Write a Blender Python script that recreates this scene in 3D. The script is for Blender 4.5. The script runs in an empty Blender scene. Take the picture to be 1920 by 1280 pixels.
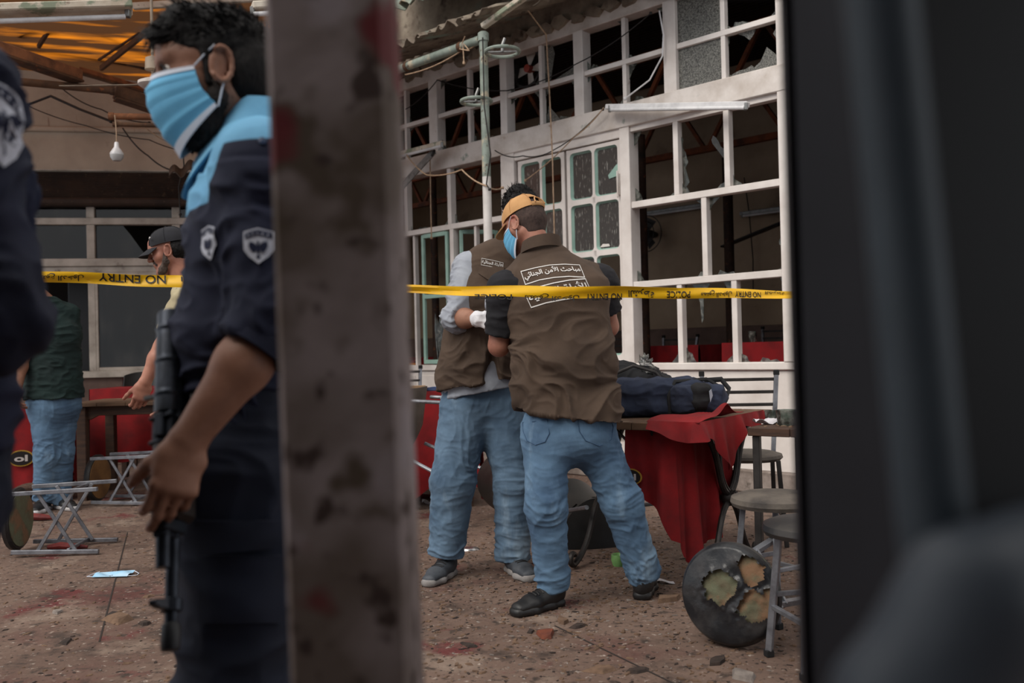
import bpy, bmesh, math, random
import numpy as np
from mathutils import Vector, Matrix
from mathutils.bvhtree import BVHTree

# ------------------------------------------------------------------ camera
SC = bpy.context.scene
COL = SC.collection
FPX, ROLL, CAMH = 1700.0, 0.024, 1.05
PITCH = math.atan(15.0 / FPX)
_r = Vector((1, 0, 0)); _f = Vector((0, math.cos(PITCH), math.sin(PITCH)))
_u = Vector((0, -math.sin(PITCH), math.cos(PITCH)))
_cx = _r * math.cos(ROLL) - _u * math.sin(ROLL)
_cy = _r * math.sin(ROLL) + _u * math.cos(ROLL)
CAM = Vector((0, 0, CAMH))
cam_data = bpy.data.cameras.new('camera')
cam_data.sensor_width = 36.0
cam_data.lens = 36.0 * FPX / 1920.0
cam_data.clip_start = 0.02
cam_data.clip_end = 200
cam_data.dof.use_dof = True
cam_data.dof.focus_distance = 3.95
cam_data.dof.aperture_fstop = 3.2
cam_obj = bpy.data.objects.new('camera', cam_data)
COL.objects.link(cam_obj)
_m = Matrix((_cx, _cy, -_f)).transposed().to_4x4()
_m.translation = CAM
cam_obj.matrix_world = _m
SC.camera = cam_obj

# ------------------------------------------------------------------ world light and exposure
world = bpy.data.worlds.new('overcast_sky')
SC.world = world
world.use_nodes = True
_nt = world.node_tree
_bg = _nt.nodes['Background']
_tc = _nt.nodes.new('ShaderNodeTexCoord')
_sx = _nt.nodes.new('ShaderNodeSeparateXYZ')
_rp = _nt.nodes.new('ShaderNodeValToRGB')
_rp.color_ramp.elements[0].position = 0.0
_rp.color_ramp.elements[0].color = (0.62, 0.66, 0.72, 1)
_rp.color_ramp.elements[1].position = 0.8
_rp.color_ramp.elements[1].color = (1.0, 0.98, 0.96, 1)
_nt.links.new(_tc.outputs['Generated'], _sx.inputs[0])
_nt.links.new(_sx.outputs['Z'], _rp.inputs[0])
_nt.links.new(_rp.outputs[0], _bg.inputs[0])
_bg.inputs[1].default_value = 1.0
# veiled sun: a soft, high sun through the haze
sun_d = bpy.data.lights.new('veiled_sun', 'SUN')
sun_d.energy = 2.0
sun_d.angle = math.radians(40)
sun_d.color = (1.0, 0.95, 0.88)
sun_o = bpy.data.objects.new('veiled_sun', sun_d)
sun_o.rotation_euler = Vector((0.50, 0.48, -0.70)).to_track_quat('-Z', 'Y').to_euler()
COL.objects.link(sun_o)
SC.view_settings.view_transform = 'Standard'
SC.view_settings.look = 'None'
SC.view_settings.gamma = 1.0
SC.view_settings.use_curve_mapping = False
SC.view_settings.exposure = 0.18

# ------------------------------------------------------------------ pixel helpers (a pixel gives a direction only)
def ray(px, py):
    a, b = px - 960.0, 640.0 - py
    x = a * math.cos(ROLL) + b * math.sin(ROLL)
    y = -a * math.sin(ROLL) + b * math.cos(ROLL)
    return _r * x + _u * y + _f * FPX
def at(px, py, Y):
    d = ray(px, py)
    return CAM + d * (Y / d.y)
def ground(px, py, z=0.0):
    d = ray(px, py)
    return CAM + d * ((z - CAMH) / d.z)
def on_plane(px, py, p0, n):
    d = ray(px, py)
    return CAM + d * ((p0 - CAM).dot(n) / d.dot(n))
# window wall frame: x along the wall to the right, y into the building, z up
W0 = ground(1480, 930)
_vd = ray(-818, 697.7); _vd.z = 0; _vd.normalize()
WE = -_vd
WN = Vector((-WE.y, WE.x, 0))
WALLM = Matrix((WE, WN, Vector((0, 0, 1)))).transposed().to_4x4(); WALLM.translation = W0
def wp(px, py, off=0.0):
    """pixel -> (s, z) on the window wall plane moved by off into the building"""
    p = on_plane(px, py, W0 + WN * off, WN) - W0
    return p.dot(WE), p.z
# back-left wall frame
B0 = ground(200, 862)
_bd = ray(11000, 655 - 0.024 * 10040); _bd.z = 0; _bd.normalize()
BE = _bd
BN = Vector((-BE.y, BE.x, 0))
BACKM = Matrix((BE, BN, Vector((0, 0, 1)))).transposed().to_4x4(); BACKM.translation = B0
def bp(px, py, off=0.0):
    p = on_plane(px, py, B0 + BN * off, BN) - B0
    return p.dot(BE), p.z

# ------------------------------------------------------------------ materials
def lin(c):
    return tuple(((v / 255.0) / 12.92 if v / 255.0 <= 0.04045 else ((v / 255.0 + 0.055) / 1.055) ** 2.4) for v in c) + (1.0,)
MATS = {}
def mat(name, c1, c2=None, scale=6.0, rough=0.6, metal=0.0, bump=0.0, bscale=80.0, stains=(), lo=0.4, hi=0.65,
        trans=0.0, alpha=1.0, stretch=None, zone=None, spec=0.5, detail=6.0, ior=1.45, bstretch=None, sheen=0.0):
    """procedural surface: noise mix of c1/c2, extra stain layers (colour, scale, lo, hi), fine bump.
       zone = (colour_a, colour_b[, noise colour]) picks by the mesh's own float attribute 'zone' (a dyed or sewn-in panel)"""
    if name in MATS:
        return MATS[name]
    m = bpy.data.materials.new(name); m.use_nodes = True
    nt = m.node_tree; N = nt.nodes; L = nt.links
    b = N['Principled BSDF']
    b.inputs['Roughness'].default_value = rough
    b.inputs['Metallic'].default_value = metal
    b.inputs['Specular IOR Level'].default_value = spec
    b.inputs['IOR'].default_value = ior
    if sheen: b.inputs['Sheen Weight'].default_value = sheen
    if trans: b.inputs['Transmission Weight'].default_value = trans
    if alpha < 1: b.inputs['Alpha'].default_value = alpha
    tc = N.new('ShaderNodeTexCoord')
    def coords(st):
        if st is None: return tc.outputs['Object']
        mp = N.new('ShaderNodeMapping'); mp.inputs['Scale'].default_value = st
        L.new(tc.outputs['Object'], mp.inputs[0]); return mp.outputs[0]
    def noise(sc, st=None, det=detail):
        n = N.new('ShaderNodeTexNoise'); n.inputs['Scale'].default_value = sc; n.inputs['Detail'].default_value = det
        n.inputs['Roughness'].default_value = 0.6
        L.new(coords(st), n.inputs['Vector']); return n.outputs[0]
    def ramp(src, a, c):
        r = N.new('ShaderNodeMapRange'); r.inputs[1].default_value = a; r.inputs[2].default_value = c
        L.new(src, r.inputs[0]); return r.outputs[0]
    def mix(fac, a, c):
        x = N.new('ShaderNodeMix'); x.data_type = 'RGBA'
        if isinstance(fac, float): x.inputs[0].default_value = fac
        else: L.new(fac, x.inputs[0])
        for s, v in ((6, a), (7, c)):
            if isinstance(v, tuple): x.inputs[s].default_value = v
            else: L.new(v, x.inputs[s])
        return x.outputs[2]
    col = lin(c1)
    if zone:
        at_ = N.new('ShaderNodeAttribute'); at_.attribute_name = 'zone'
        col = mix(ramp(at_.outputs['Fac'], -0.0012, 0.0012), lin(zone[0]), lin(zone[1]))
    if c2 is not None:
        f = ramp(noise(scale, stretch), lo, hi)
        col = mix(f, col, lin(c2)) if not zone else mix_mul(N, L, f, col, c2)
    for s in stains:
        sc, slo, shi = s[1], s[2], s[3]
        col = mix(ramp(noise(sc, s[4] if len(s) > 4 else None), slo, shi), col, lin(s[0]))
    if isinstance(col, tuple): b.inputs['Base Color'].default_value = col
    else: L.new(col, b.inputs['Base Color'])
    if bump:
        bn = N.new('ShaderNodeBump'); bn.inputs['Strength'].default_value = bump; bn.inputs['Distance'].default_value = 0.01
        L.new(noise(bscale, bstretch), bn.inputs['Height']); L.new(bn.outputs[0], b.inputs['Normal'])
    MATS[name] = m
    return m
def mix_mul(N, L, f, col, c2):
    x = N.new('ShaderNodeMix'); x.data_type = 'RGBA'; x.blend_type = 'MULTIPLY'
    L.new(f, x.inputs[0]); L.new(col, x.inputs[6]); x.inputs[7].default_value = lin(c2)
    return x.outputs[2]
def glass_mat(name, tint=(200, 210, 205), alpha=0.25, rough=0.05, dirt=None):
    """a thin pane: clear glass carrying a film of dust"""
    if name in MATS: return MATS[name]
    m = bpy.data.materials.new(name); m.use_nodes = True
    nt = m.node_tree; N = nt.nodes; L = nt.links
    N.remove(N['Principled BSDF']); out = N['Material Output']
    tr = N.new('ShaderNodeBsdfTransparent'); tr.inputs[0].default_value = lin(tint)
    gl = N.new('ShaderNodeBsdfGlossy'); gl.inputs['Roughness'].default_value = rough
    fr = N.new('ShaderNodeFresnel'); fr.inputs[0].default_value = 1.5
    df = N.new('ShaderNodeBsdfDiffuse'); df.inputs[0].default_value = lin((170, 168, 160))
    m1 = N.new('ShaderNodeMixShader'); L.new(fr.outputs[0], m1.inputs[0]); L.new(tr.outputs[0], m1.inputs[1]); L.new(gl.outputs[0], m1.inputs[2])
    m2 = N.new('ShaderNodeMixShader'); L.new(m1.outputs[0], m2.inputs[1]); L.new(df.outputs[0], m2.inputs[2])
    if dirt:
        tc = N.new('ShaderNodeTexCoord'); mp = N.new('ShaderNodeMapping'); mp.inputs['Scale'].default_value = dirt[3] if len(dirt) > 3 else (1, 1, 1)
        n = N.new('ShaderNodeTexNoise'); n.inputs['Scale'].default_value = dirt[0]; n.inputs['Detail'].default_value = 5
        r = N.new('ShaderNodeMapRange'); r.inputs[1].default_value = dirt[1]; r.inputs[2].default_value = dirt[2]; r.inputs[3].default_value = alpha * 0.25; r.inputs[4].default_value = min(1, alpha * 2)
        L.new(tc.outputs['Object'], mp.inputs[0]); L.new(mp.outputs[0], n.inputs['Vector']); L.new(n.outputs[0], r.inputs[0]); L.new(r.outputs[0], m2.inputs[0])
    else:
        m2.inputs[0].default_value = alpha
    L.new(m2.outputs[0], out.inputs[0])
    MATS[name] = m
    return m

# ------------------------------------------------------------------ objects
def wmx(o):
    m = Matrix.Identity(4)
    while o is not None:
        m = o.matrix_basis @ m; o = o.parent
    return m
def tag(o, label=None, cat=None, group=None, kind=None):
    if label: o['label'] = label
    if cat: o['category'] = cat
    if group: o['group'] = group
    if kind: o['kind'] = kind
    return o
def thing(name, label, cat, loc=(0, 0, 0), rotz=0.0, group=None):
    o = bpy.data.objects.new(name, None); COL.objects.link(o)
    o.empty_display_size = 0.05
    o.matrix_basis = Matrix.Translation(Vector(loc)) @ Matrix.Rotation(rotz, 4, 'Z')
    return tag(o, label, cat, group)
def link_mesh(name, me, material, parent=None):
    o = bpy.data.objects.new(name, me); COL.objects.link(o)
    if material is not None and not me.materials: me.materials.append(material)
    if parent is not None: o.parent = parent
    return o
def copy_tree(o, parent=None):
    c = o.copy(); COL.objects.link(c); c.parent = parent
    for ch in list(o.children): copy_tree(ch, c)
    return c
def frame(o, x, y=None, z=None):
    """rotation matrix from an x axis and an approximate z axis"""
    x = Vector(x).normalized(); z = Vector(z if z is not None else (0, 0, 1))
    y = z.cross(x).normalized(); z = x.cross(y)
    m = Matrix((x, y, z)).transposed().to_4x4(); m.translation = Vector(o)
    return m

class MB:
    """collects vertices and faces of ONE part"""
    def __init__(s): s.v = []; s.f = []
    def add(s, vs, fs, M=None):
        b = len(s.v)
        s.v += [(M @ Vector(p)) if M is not None else Vector(p) for p in vs]
        s.f += [[i + b for i in f] for f in fs]
        return s
    def box(s, c, size, M=None, rot=None):
        x, y, z = (d / 2 for d in size); c = Vector(c)
        vs = [Vector((i * x, j * y, k * z)) for i in (-1, 1) for j in (-1, 1) for k in (-1, 1)]
        if rot is not None: vs = [rot @ p for p in vs]
        return s.add([p + c for p in vs], [(0, 1, 3, 2), (4, 6, 7, 5), (0, 4, 5, 1), (2, 3, 7, 6), (0, 2, 6, 4), (1, 5, 7, 3)], M)
    def span(s, x0, x1, y0, y1, z0, z1, M=None):
        return s.box(((x0 + x1) / 2, (y0 + y1) / 2, (z0 + z1) / 2), (x1 - x0, y1 - y0, z1 - z0), M)
    def bar(s, p, q, w, h, up=(0, 0, 1), M=None):
        p = Vector(p); q = Vector(q); d = q - p
        u = Vector(up)
        if abs(d.normalized().dot(u.normalized())) > 0.98: u = Vector((0, 1, 0.01))
        m = frame(p, d, z=u)
        return s.add([m @ Vector(v) for v in [(i * d.length, j * w / 2, k * h / 2) for i in (0, 1) for j in (-1, 1) for k in (-1, 1)]],
                     [(0, 1, 3, 2), (4, 6, 7, 5), (0, 4, 5, 1), (2, 3, 7, 6), (0, 2, 6, 4), (1, 5, 7, 3)], M)
    def tube(s, pts, r, n=8, closed=False, M=None, cap=True, flat=None):
        pts = [Vector(p) for p in pts]; k = len(pts)
        rs = r if isinstance(r, (list, tuple)) else [r] * k
        vs = []; fs = []; ref = None
        for i, p in enumerate(pts):
            a = pts[(i - 1) % k] if (i or closed) else p
            b = pts[(i + 1) % k] if (i < k - 1 or closed) else p
            t = (b - a).normalized()
            if ref is None:
                ref = Vector((0, 0, 1)) if abs(t.z) < 0.9 else Vector((1, 0, 0))
            u = (ref - t * ref.dot(t)).normalized(); w = t.cross(u); ref = u
            for j in range(n):
                an = 2 * math.pi * j / n
                e = u * math.cos(an) * rs[i] + w * math.sin(an) * rs[i] * (flat or 1)
                vs.append(p + e)
        for i in range(k if closed else k - 1):
            for j in range(n):
                a = i * n + j; b = i * n + (j + 1) % n; c = ((i + 1) % k) * n
                fs.append((a, b, c + (j + 1) % n, c + j))
        if cap and not closed:
            fs.append(list(range(n))[::-1]); fs.append([(k - 1) * n + j for j in range(n)])
        return s.add(vs, fs, M)
    def lathe(s, prof, n=16, M=None, cap=True):
        vs = []; fs = []
        for r, z in prof:
            for j in range(n):
                a = 2 * math.pi * j / n; vs.append((r * math.cos(a), r * math.sin(a), z))
        for i in range(len(prof) - 1):
            for j in range(n):
                a = i * n + j; b = i * n + (j + 1) % n
                fs.append((a, b, b + n, a + n))
        if cap:
            fs.append(list(range(n))[::-1]); fs.append([(len(prof) - 1) * n + j for j in range(n)])
        return s.add(vs, fs, M)
    def prism(s, poly, t, M=None):
        """polygon in local x,z extruded along local y from 0 to t"""
        k = len(poly)
        vs = [(p[0], 0, p[1]) for p in poly] + [(p[0], t, p[1]) for p in poly]
        fs = [list(range(k)), list(range(k, 2 * k))[::-1]] + [(i, i + k, (i + 1) % k + k, (i + 1) % k) for i in range(k)]
        return s.add(vs, fs, M)
    def grid(s, fn, nu, nv, M=None, wrap=False):
        vs = [fn(i / (nu if wrap else nu - 1), j / (nv - 1)) for i in range(nu) for j in range(nv)]
        fs = []
        for i in range(nu if wrap else nu - 1):
            for j in range(nv - 1):
                a = i * nv + j; b = ((i + 1) % nu) * nv + j
                fs.append((a, b, b + 1, a + 1))
        return s.add(vs, fs, M)
    def obj(s, name, material, parent=None, world=False, smooth=False, bevel=0.0, thick=0.0, seg=1):
        me = bpy.data.meshes.new(name)
        vs = s.v
        if world and parent is not None:
            inv = wmx(parent).inverted(); vs = [inv @ p for p in vs]
        me.from_pydata([tuple(p) for p in vs], [], s.f)
        bm = bmesh.new(); bm.from_mesh(me)
        bmesh.ops.recalc_face_normals(bm, faces=bm.faces)
        if thick:
            g = bmesh.ops.solidify(bm, geom=list(bm.faces), thickness=thick)
        if bevel:
            es = [e for e in bm.edges if len(e.link_faces) == 2 and e.calc_face_angle(0) > 0.6]
            if es: bmesh.ops.bevel(bm, geom=es, offset=bevel, segments=seg, affect='EDGES', clamp_overlap=True)
        bm.to_mesh(me); bm.free()
        if smooth:
            me.polygons.foreach_set('use_smooth', [True] * len(me.polygons))
            try: me.set_sharp_from_angle(angle=0.7)
            except Exception: pass
        me.update()
        return link_mesh(name, me, material, parent)

# ------------------------------------------------------------------ noise for modelling
_rs = np.random.RandomState(7)
_PERM = _rs.rand(64, 64, 64).astype(np.float32)
def vnoise(p):
    i = np.floor(p).astype(int); f = (p - i).astype(np.float32); f = f * f * (3 - 2 * f)
    i0 = i & 63; i1 = (i + 1) & 63
    x0, y0, z0 = i0[..., 0], i0[..., 1], i0[..., 2]; x1, y1, z1 = i1[..., 0], i1[..., 1], i1[..., 2]
    fx, fy, fz = f[..., 0], f[..., 1], f[..., 2]
    def lp(a, b, t): return a + (b - a) * t
    return lp(lp(lp(_PERM[x0, y0, z0], _PERM[x1, y0, z0], fx), lp(_PERM[x0, y1, z0], _PERM[x1, y1, z0], fx), fy),
              lp(lp(_PERM[x0, y0, z1], _PERM[x1, y0, z1], fx), lp(_PERM[x0, y1, z1], _PERM[x1, y1, z1], fx), fy), fz)
def ridge(p):
    return 1 - np.abs(2 * vnoise(p) - 1)

# ------------------------------------------------------------------ organic modelling: distance field + surface nets
class SDF:
    def __init__(s, lo, hi, h):
        s.lo = np.array(lo, np.float32); s.h = float(h)
        s.n = np.ceil((np.array(hi) - np.array(lo)) / h).astype(int) + 1
        s.D = np.full(s.n, 1.0, np.float32)
    def _sub(s, lo, hi):
        a = np.clip(np.floor((np.array(lo) - s.lo) / s.h).astype(int), 0, s.n)
        b = np.clip(np.ceil((np.array(hi) - s.lo) / s.h).astype(int) + 1, 0, s.n)
        if np.any(b <= a): return None
        X = (s.lo[0] + s.h * np.arange(a[0], b[0], dtype=np.float32))[:, None, None]
        Y = (s.lo[1] + s.h * np.arange(a[1], b[1], dtype=np.float32))[None, :, None]
        Z = (s.lo[2] + s.h * np.arange(a[2], b[2], dtype=np.float32))[None, None, :]
        return (slice(a[0], b[0]), slice(a[1], b[1]), slice(a[2], b[2])), X, Y, Z
    def cone(s, a, b, ra, rb=None, k=0.02, side=None, sub=False):
        a = np.array(a, float); b = np.array(b, float)
        if rb is None: rb = ra
        ra = np.array(ra if hasattr(ra, '__len__') else (ra, ra), float); rb = np.array(rb if hasattr(rb, '__len__') else (rb, rb), float)
        w = b - a; Ln = np.linalg.norm(w)
        w = w / Ln if Ln > 1e-7 else np.array((0, 0, 1.0))
        sd = np.array(side if side is not None else (1, 0, 0), float)
        u = sd - w * sd.dot(w)
        if np.linalg.norm(u) < 1e-4: u = np.array((0, 1.0, 0)) - w * w[1]
        u /= np.linalg.norm(u); v = np.cross(w, u)
        R = max(ra.max(), rb.max()) + k + 2 * s.h
        g = s._sub(np.minimum(a, b) - R, np.maximum(a, b) + R)
        if g is None: return s
        sl, X, Y, Z = g
        X = X - a[0]; Y = Y - a[1]; Z = Z - a[2]
        dw = X * w[0] + Y * w[1] + Z * w[2]
        du = X * u[0] + Y * u[1] + Z * u[2]
        dv = X * v[0] + Y * v[1] + Z * v[2]
        if Ln > 1e-7:
            t = np.clip(dw / Ln, 0, 1); ex = dw - t * Ln
        else:
            t = 0.0; ex = dw
        ru = ra[0] + (rb[0] - ra[0]) * t; rv = ra[1] + (rb[1] - ra[1]) * t
        m = np.minimum(ru, rv)
        d = (np.sqrt((du / ru) ** 2 + (dv / rv) ** 2 + (ex / m) ** 2) - 1) * m
        s._put(sl, d, k, sub); return s
    def ell(s, M, rad, k=0.02, sub=False):
        """ellipsoid with radii along the axes of matrix M"""
        M = np.array(M); c = M[:3, 3]; R = max(rad) + k + 2 * s.h
        g = s._sub(c - R, c + R)
        if g is None: return s
        sl, X, Y, Z = g
        X = X - c[0]; Y = Y - c[1]; Z = Z - c[2]; q = 0
        for i in range(3):
            ax = M[:3, i] / np.linalg.norm(M[:3, i])
            q = q + ((X * ax[0] + Y * ax[1] + Z * ax[2]) / rad[i]) ** 2
        s._put(sl, (np.sqrt(q) - 1) * min(rad), k, sub); return s
    def _put(s, sl, d, k, sub):
        D = s.D[sl]
        if sub:
            h = np.clip(0.5 - 0.5 * (D + d) / k, 0, 1)
            s.D[sl] = D + (-d - D) * h + k * h * (1 - h)
        else:
            h = np.clip(0.5 + 0.5 * (D - d) / k, 0, 1)
            s.D[sl] = D + (d - D) * h - k * h * (1 - h)
    def chain(s, pts, rad, k=0.02, side=None):
        for i in range(len(pts) - 1): s.cone(pts[i], pts[i + 1], rad[i], rad[i + 1], k, side)
        return s
    def cut(s, p, n, box=None):
        """remove everything on the side n points to (inside box = (lo, hi) only)"""
        n = np.array(n, float); n /= np.linalg.norm(n); p = np.array(p, float)
        lo, hi = box if box else (s.lo, s.lo + s.h * s.n)
        g = s._sub(lo, hi)
        if g is None: return s
        sl, X, Y, Z = g
        d = (X - p[0]) * n[0] + (Y - p[1]) * n[1] + (Z - p[2]) * n[2]
        s.D[sl] = np.maximum(s.D[sl], d); return s
    def raw(s):
        D = s.D; n = s.n; ins = D < 0
        D[0] = np.maximum(D[0], 1e-4); ins = D < 0
        c = np.zeros(n - 1, np.int8)
        offs = [(i, j, k) for i in (0, 1) for j in (0, 1) for k in (0, 1)]
        for i, j, k in offs: c += ins[i:n[0] - 1 + i, j:n[1] - 1 + j, k:n[2] - 1 + k]
        act = np.argwhere((c > 0) & (c < 8))
        vals = np.stack([D[act[:, 0] + i, act[:, 1] + j, act[:, 2] + k] for i, j, k in offs], 1)
        acc = np.zeros((len(act), 3), np.float32); cnt = np.zeros(len(act), np.float32)
        for a in range(8):
            for ax in range(3):
                b = a | (4 >> ax)
                if b == a: continue
                va, vb = vals[:, a], vals[:, b]; m = (va < 0) != (vb < 0)
                t = np.where(m, va / np.where(m, va - vb, 1), 0)
                p = np.tile(np.array(offs[a], np.float32), (len(act), 1)); p[:, ax] += t
                acc += p * m[:, None]; cnt += m
        V = s.lo + s.h * (act + acc / cnt[:, None])
        G = np.stack([vals[:, 4:].mean(1) - vals[:, :4].mean(1), vals[:, [2, 3, 6, 7]].mean(1) - vals[:, [0, 1, 4, 5]].mean(1), vals[:, 1::2].mean(1) - vals[:, ::2].mean(1)], 1)
        G /= np.linalg.norm(G, axis=1)[:, None] + 1e-9
        idx = np.full(n - 1, -1, np.int32); idx[act[:, 0], act[:, 1], act[:, 2]] = np.arange(len(act))
        F = []
        for ax in range(3):
            o1, o2 = [(1, 2), (2, 0), (0, 1)][ax]
            sl0 = [slice(None)] * 3; sl1 = [slice(None)] * 3
            sl0[ax] = slice(0, n[ax] - 1); sl1[ax] = slice(1, n[ax])
            A = ins[tuple(sl0)]; B = ins[tuple(sl1)]
            e = np.argwhere(A != B)
            ok = (e[:, o1] > 0) & (e[:, o2] > 0) & (e[:, o1] < n[o1] - 1) & (e[:, o2] < n[o2] - 1); e = e[ok]
            fl = A[e[:, 0], e[:, 1], e[:, 2]]
            q = []
            for d1, d2 in ((0, 0), (1, 0), (1, 1), (0, 1)):
                t = e.copy(); t[:, o1] -= d1; t[:, o2] -= d2
                q.append(idx[t[:, 0], t[:, 1], t[:, 2]])
            q = np.stack(q, 1)
            q = np.where(fl[:, None], q[:, ::-1], q)[:, ::-1]
            F.append(q)
        F = np.concatenate(F); F = F[(F >= 0).all(1)]
        return V, G, F
    def obj(s, name, material, parent=None, fold=None, zone=None, smooth_it=0):
        V, G, F = s.raw()
        if fold is not None:
            V = V + G * fold(V, G)[:, None]
        return np_obj(name, V, F, material, parent, zone(V) if zone is not None else None)
def np_obj(name, V, F, material, parent=None, zone=None):
    if parent is not None:
        inv = np.array(wmx(parent).inverted()); V = V @ inv[:3, :3].T + inv[:3, 3]
    me = bpy.data.meshes.new(name)
    me.vertices.add(len(V)); me.vertices.foreach_set('co', np.ascontiguousarray(V, np.float32).ravel())
    me.loops.add(F.size); me.loops.foreach_set('vertex_index', np.ascontiguousarray(F, np.int32).ravel())
    me.polygons.add(len(F)); me.polygons.foreach_set('loop_start', np.arange(0, F.size, 4, dtype=np.int32))
    me.polygons.foreach_set('use_smooth', np.ones(len(F), bool))
    me.update(calc_edges=True)
    if zone is not None:
        a = me.attributes.new('zone', 'FLOAT', 'POINT'); a.data.foreach_set('value', zone.astype(np.float32))
    return link_mesh(name, me, material, parent)
def bvh_of(o):
    me = o.data; m = wmx(o)
    return BVHTree.FromPolygons([m @ v.co for v in me.vertices], [tuple(p.vertices) for p in me.polygons])

# ------------------------------------------------------------------ lettering
def text_mesh(s, bold=0.012):
    c = bpy.data.curves.new('txt', 'FONT'); c.body = s; c.offset = bold; c.resolution_u = 3
    o = bpy.data.objects.new('txt', c); COL.objects.link(o)
    me = bpy.data.meshes.new_from_object(o)
    V = [v.co.copy() for v in me.vertices]; F = [tuple(p.vertices) for p in me.polygons]
    bpy.data.objects.remove(o); bpy.data.curves.remove(c); bpy.data.meshes.remove(me)
    x0 = min(v.x for v in V); x1 = max(v.x for v in V); y0 = min(v.y for v in V); y1 = max(v.y for v in V)
    V = [((v.x - x0) / (x1 - x0), (v.y - y0) / (y1 - y0)) for v in V]
    return V, F, (x1 - x0) / (y1 - y0)
def rtl(s): return s[::-1]
AR_INVEST = rtl('\uFEE3\uFE92\uFE8E\uFEA3\uFE9A \uFE8D\uFEF7\uFEE3\uFEE6 \uFE8D\uFEDF\uFEA0\uFEE8\uFE8E\uFE8B\uFEF2')
AR_EVID = rtl('\uFE8D\uFEF7\uFEA9\uFEDF\uFE94 \uFE8D\uFEDF\uFEA0\uFEE8\uFE8E\uFE8B\uFEF4\uFE94')
AR_POLICE = rtl('\uFE8D\uFEDF\uFEB8\uFEAE\uFEC3\uFE94')
AR_NOENT = rtl('\uFEE3\uFEE4\uFEE8\uFEEE\uFEC9 \uFE8D\uFEDF\uFEAA\uFEA7\uFEEE\uFEDD')
def wrap_marks(name, VF, corner, du, dv, cast, bvh, material, parent, off=0.002, cutlen=0.02):
    """lay flat marks (unit-square mesh) on a curved surface: point = corner + x*du + y*dv, dropped along cast onto the surface"""
    V, F = VF[0], VF[1]
    bm = bmesh.new()
    vs = [bm.verts.new((p[0], p[1], 0)) for p in V]
    for f in F:
        try: bm.faces.new([vs[i] for i in f])
        except ValueError: pass
    bmesh.ops.triangulate(bm, faces=bm.faces)
    L = Vector(du).length
    long = [e for e in bm.edges if ((e.verts[0].co - e.verts[1].co).x * L) ** 2 + ((e.verts[0].co - e.verts[1].co).y * Vector(dv).length) ** 2 > cutlen ** 2]
    if long: bmesh.ops.subdivide_edges(bm, edges=long, cuts=3)
    cast = Vector(cast).normalized(); inv = wmx(parent).inverted()
    for v in bm.verts:
        p = Vector(corner) + Vector(du) * v.co.x + Vector(dv) * v.co.y
        h = bvh.ray_cast(p - cast * 0.5, cast)
        q = (h[0] if h[0] is not None else p) - cast * off
        v.co = inv @ q
    me = bpy.data.meshes.new(name); bm.to_mesh(me); bm.free()
    return link_mesh(name, me, material, parent)
def rect_outline(w):
    """unit-square frame of relative line widths w=(wx, wy)"""
    a, b = w
    V = [(0, 0), (1, 0), (1, 1), (0, 1), (a, b), (1 - a, b), (1 - a, 1 - b), (a, 1 - b)]
    return V, [(0, 1, 5, 4), (1, 2, 6, 5), (2, 3, 7, 6), (3, 0, 4, 7)]

# ------------------------------------------------------------------ surface materials
M_FLOOR = mat('floor_concrete', (116, 95, 83), (86, 65, 55), scale=1.1, rough=0.85, bump=0.6, bscale=22, lo=0.35, hi=0.68,
              stains=[((140, 122, 108), 2.2, 0.55, 0.72), ((84, 50, 44), 0.9, 0.55, 0.66), ((92, 40, 38), 2.1, 0.60, 0.66), ((60, 47, 40), 5.0, 0.55, 0.70),
                      ((60, 48, 41), 15, 0.56, 0.66), ((168, 154, 142), 34, 0.60, 0.70), ((44, 35, 30), 42, 0.58, 0.66)], detail=9)
M_WHITE = mat('white_paint', (226, 218, 212), (206, 196, 189), scale=3, rough=0.55, bump=0.05, bscale=40,
              stains=[((150, 128, 108), 9, 0.68, 0.80), ((120, 96, 80), 38, 0.72, 0.80)])
M_WHITE2 = mat('white_paint_worn', (216, 207, 200), (186, 174, 164), scale=4, rough=0.6, bump=0.08, bscale=40,
               stains=[((104, 122, 108), 5, 0.66, 0.74), ((146, 106, 76), 8, 0.68, 0.78)])
M_GREENP = mat('mint_paint', (158, 190, 176), (138, 170, 158), scale=5, rough=0.5, stains=[((120, 110, 96), 20, 0.68, 0.8)])
M_PIPE = mat('pipe_paint', (142, 152, 142), (112, 122, 112), scale=5, rough=0.55, bump=0.1, bscale=30, stains=[((176, 164, 142), 9, 0.56, 0.64), ((84, 66, 54), 22, 0.6, 0.68)])
M_PIPE_W = mat('pipe_white', (214, 208, 203), (190, 184, 178), scale=5, rough=0.5)
M_INWALL = mat('inner_plaster', (178, 156, 132), (146, 124, 102), scale=0.8, rough=0.9, stains=[((104, 84, 68), 1.6, 0.6, 0.75)])
M_WAINS = mat('inner_wainscot', (112, 90, 80), (82, 64, 57), scale=3, rough=0.8)
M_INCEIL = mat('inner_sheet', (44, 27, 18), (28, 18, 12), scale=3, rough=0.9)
M_TRUSS = mat('rust_truss', (128, 66, 34), (66, 36, 22), scale=7, rough=0.8, bump=0.2)
M_RUSTP = mat('rust_post', (62, 40, 28), (30, 22, 18), scale=12, rough=0.8, stains=[((120, 70, 40), 20, 0.6, 0.7)], bump=0.3)
M_PLINTH = mat('plinth_concrete', (150, 138, 130), (96, 84, 76), scale=6, rough=0.9, bump=0.4, bscale=30, stains=[((60, 52, 46), 9, 0.6, 0.7), ((160, 128, 106), 12, 0.62, 0.7)])
M_BEIGE = mat('old_plaster', (188, 172, 154), (160, 144, 128), scale=1.0, rough=0.9, stains=[((110, 92, 80), 3, 0.6, 0.75), ((124, 92, 76), 3.5, 0.64, 0.72, (6, 6, .6))])
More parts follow.
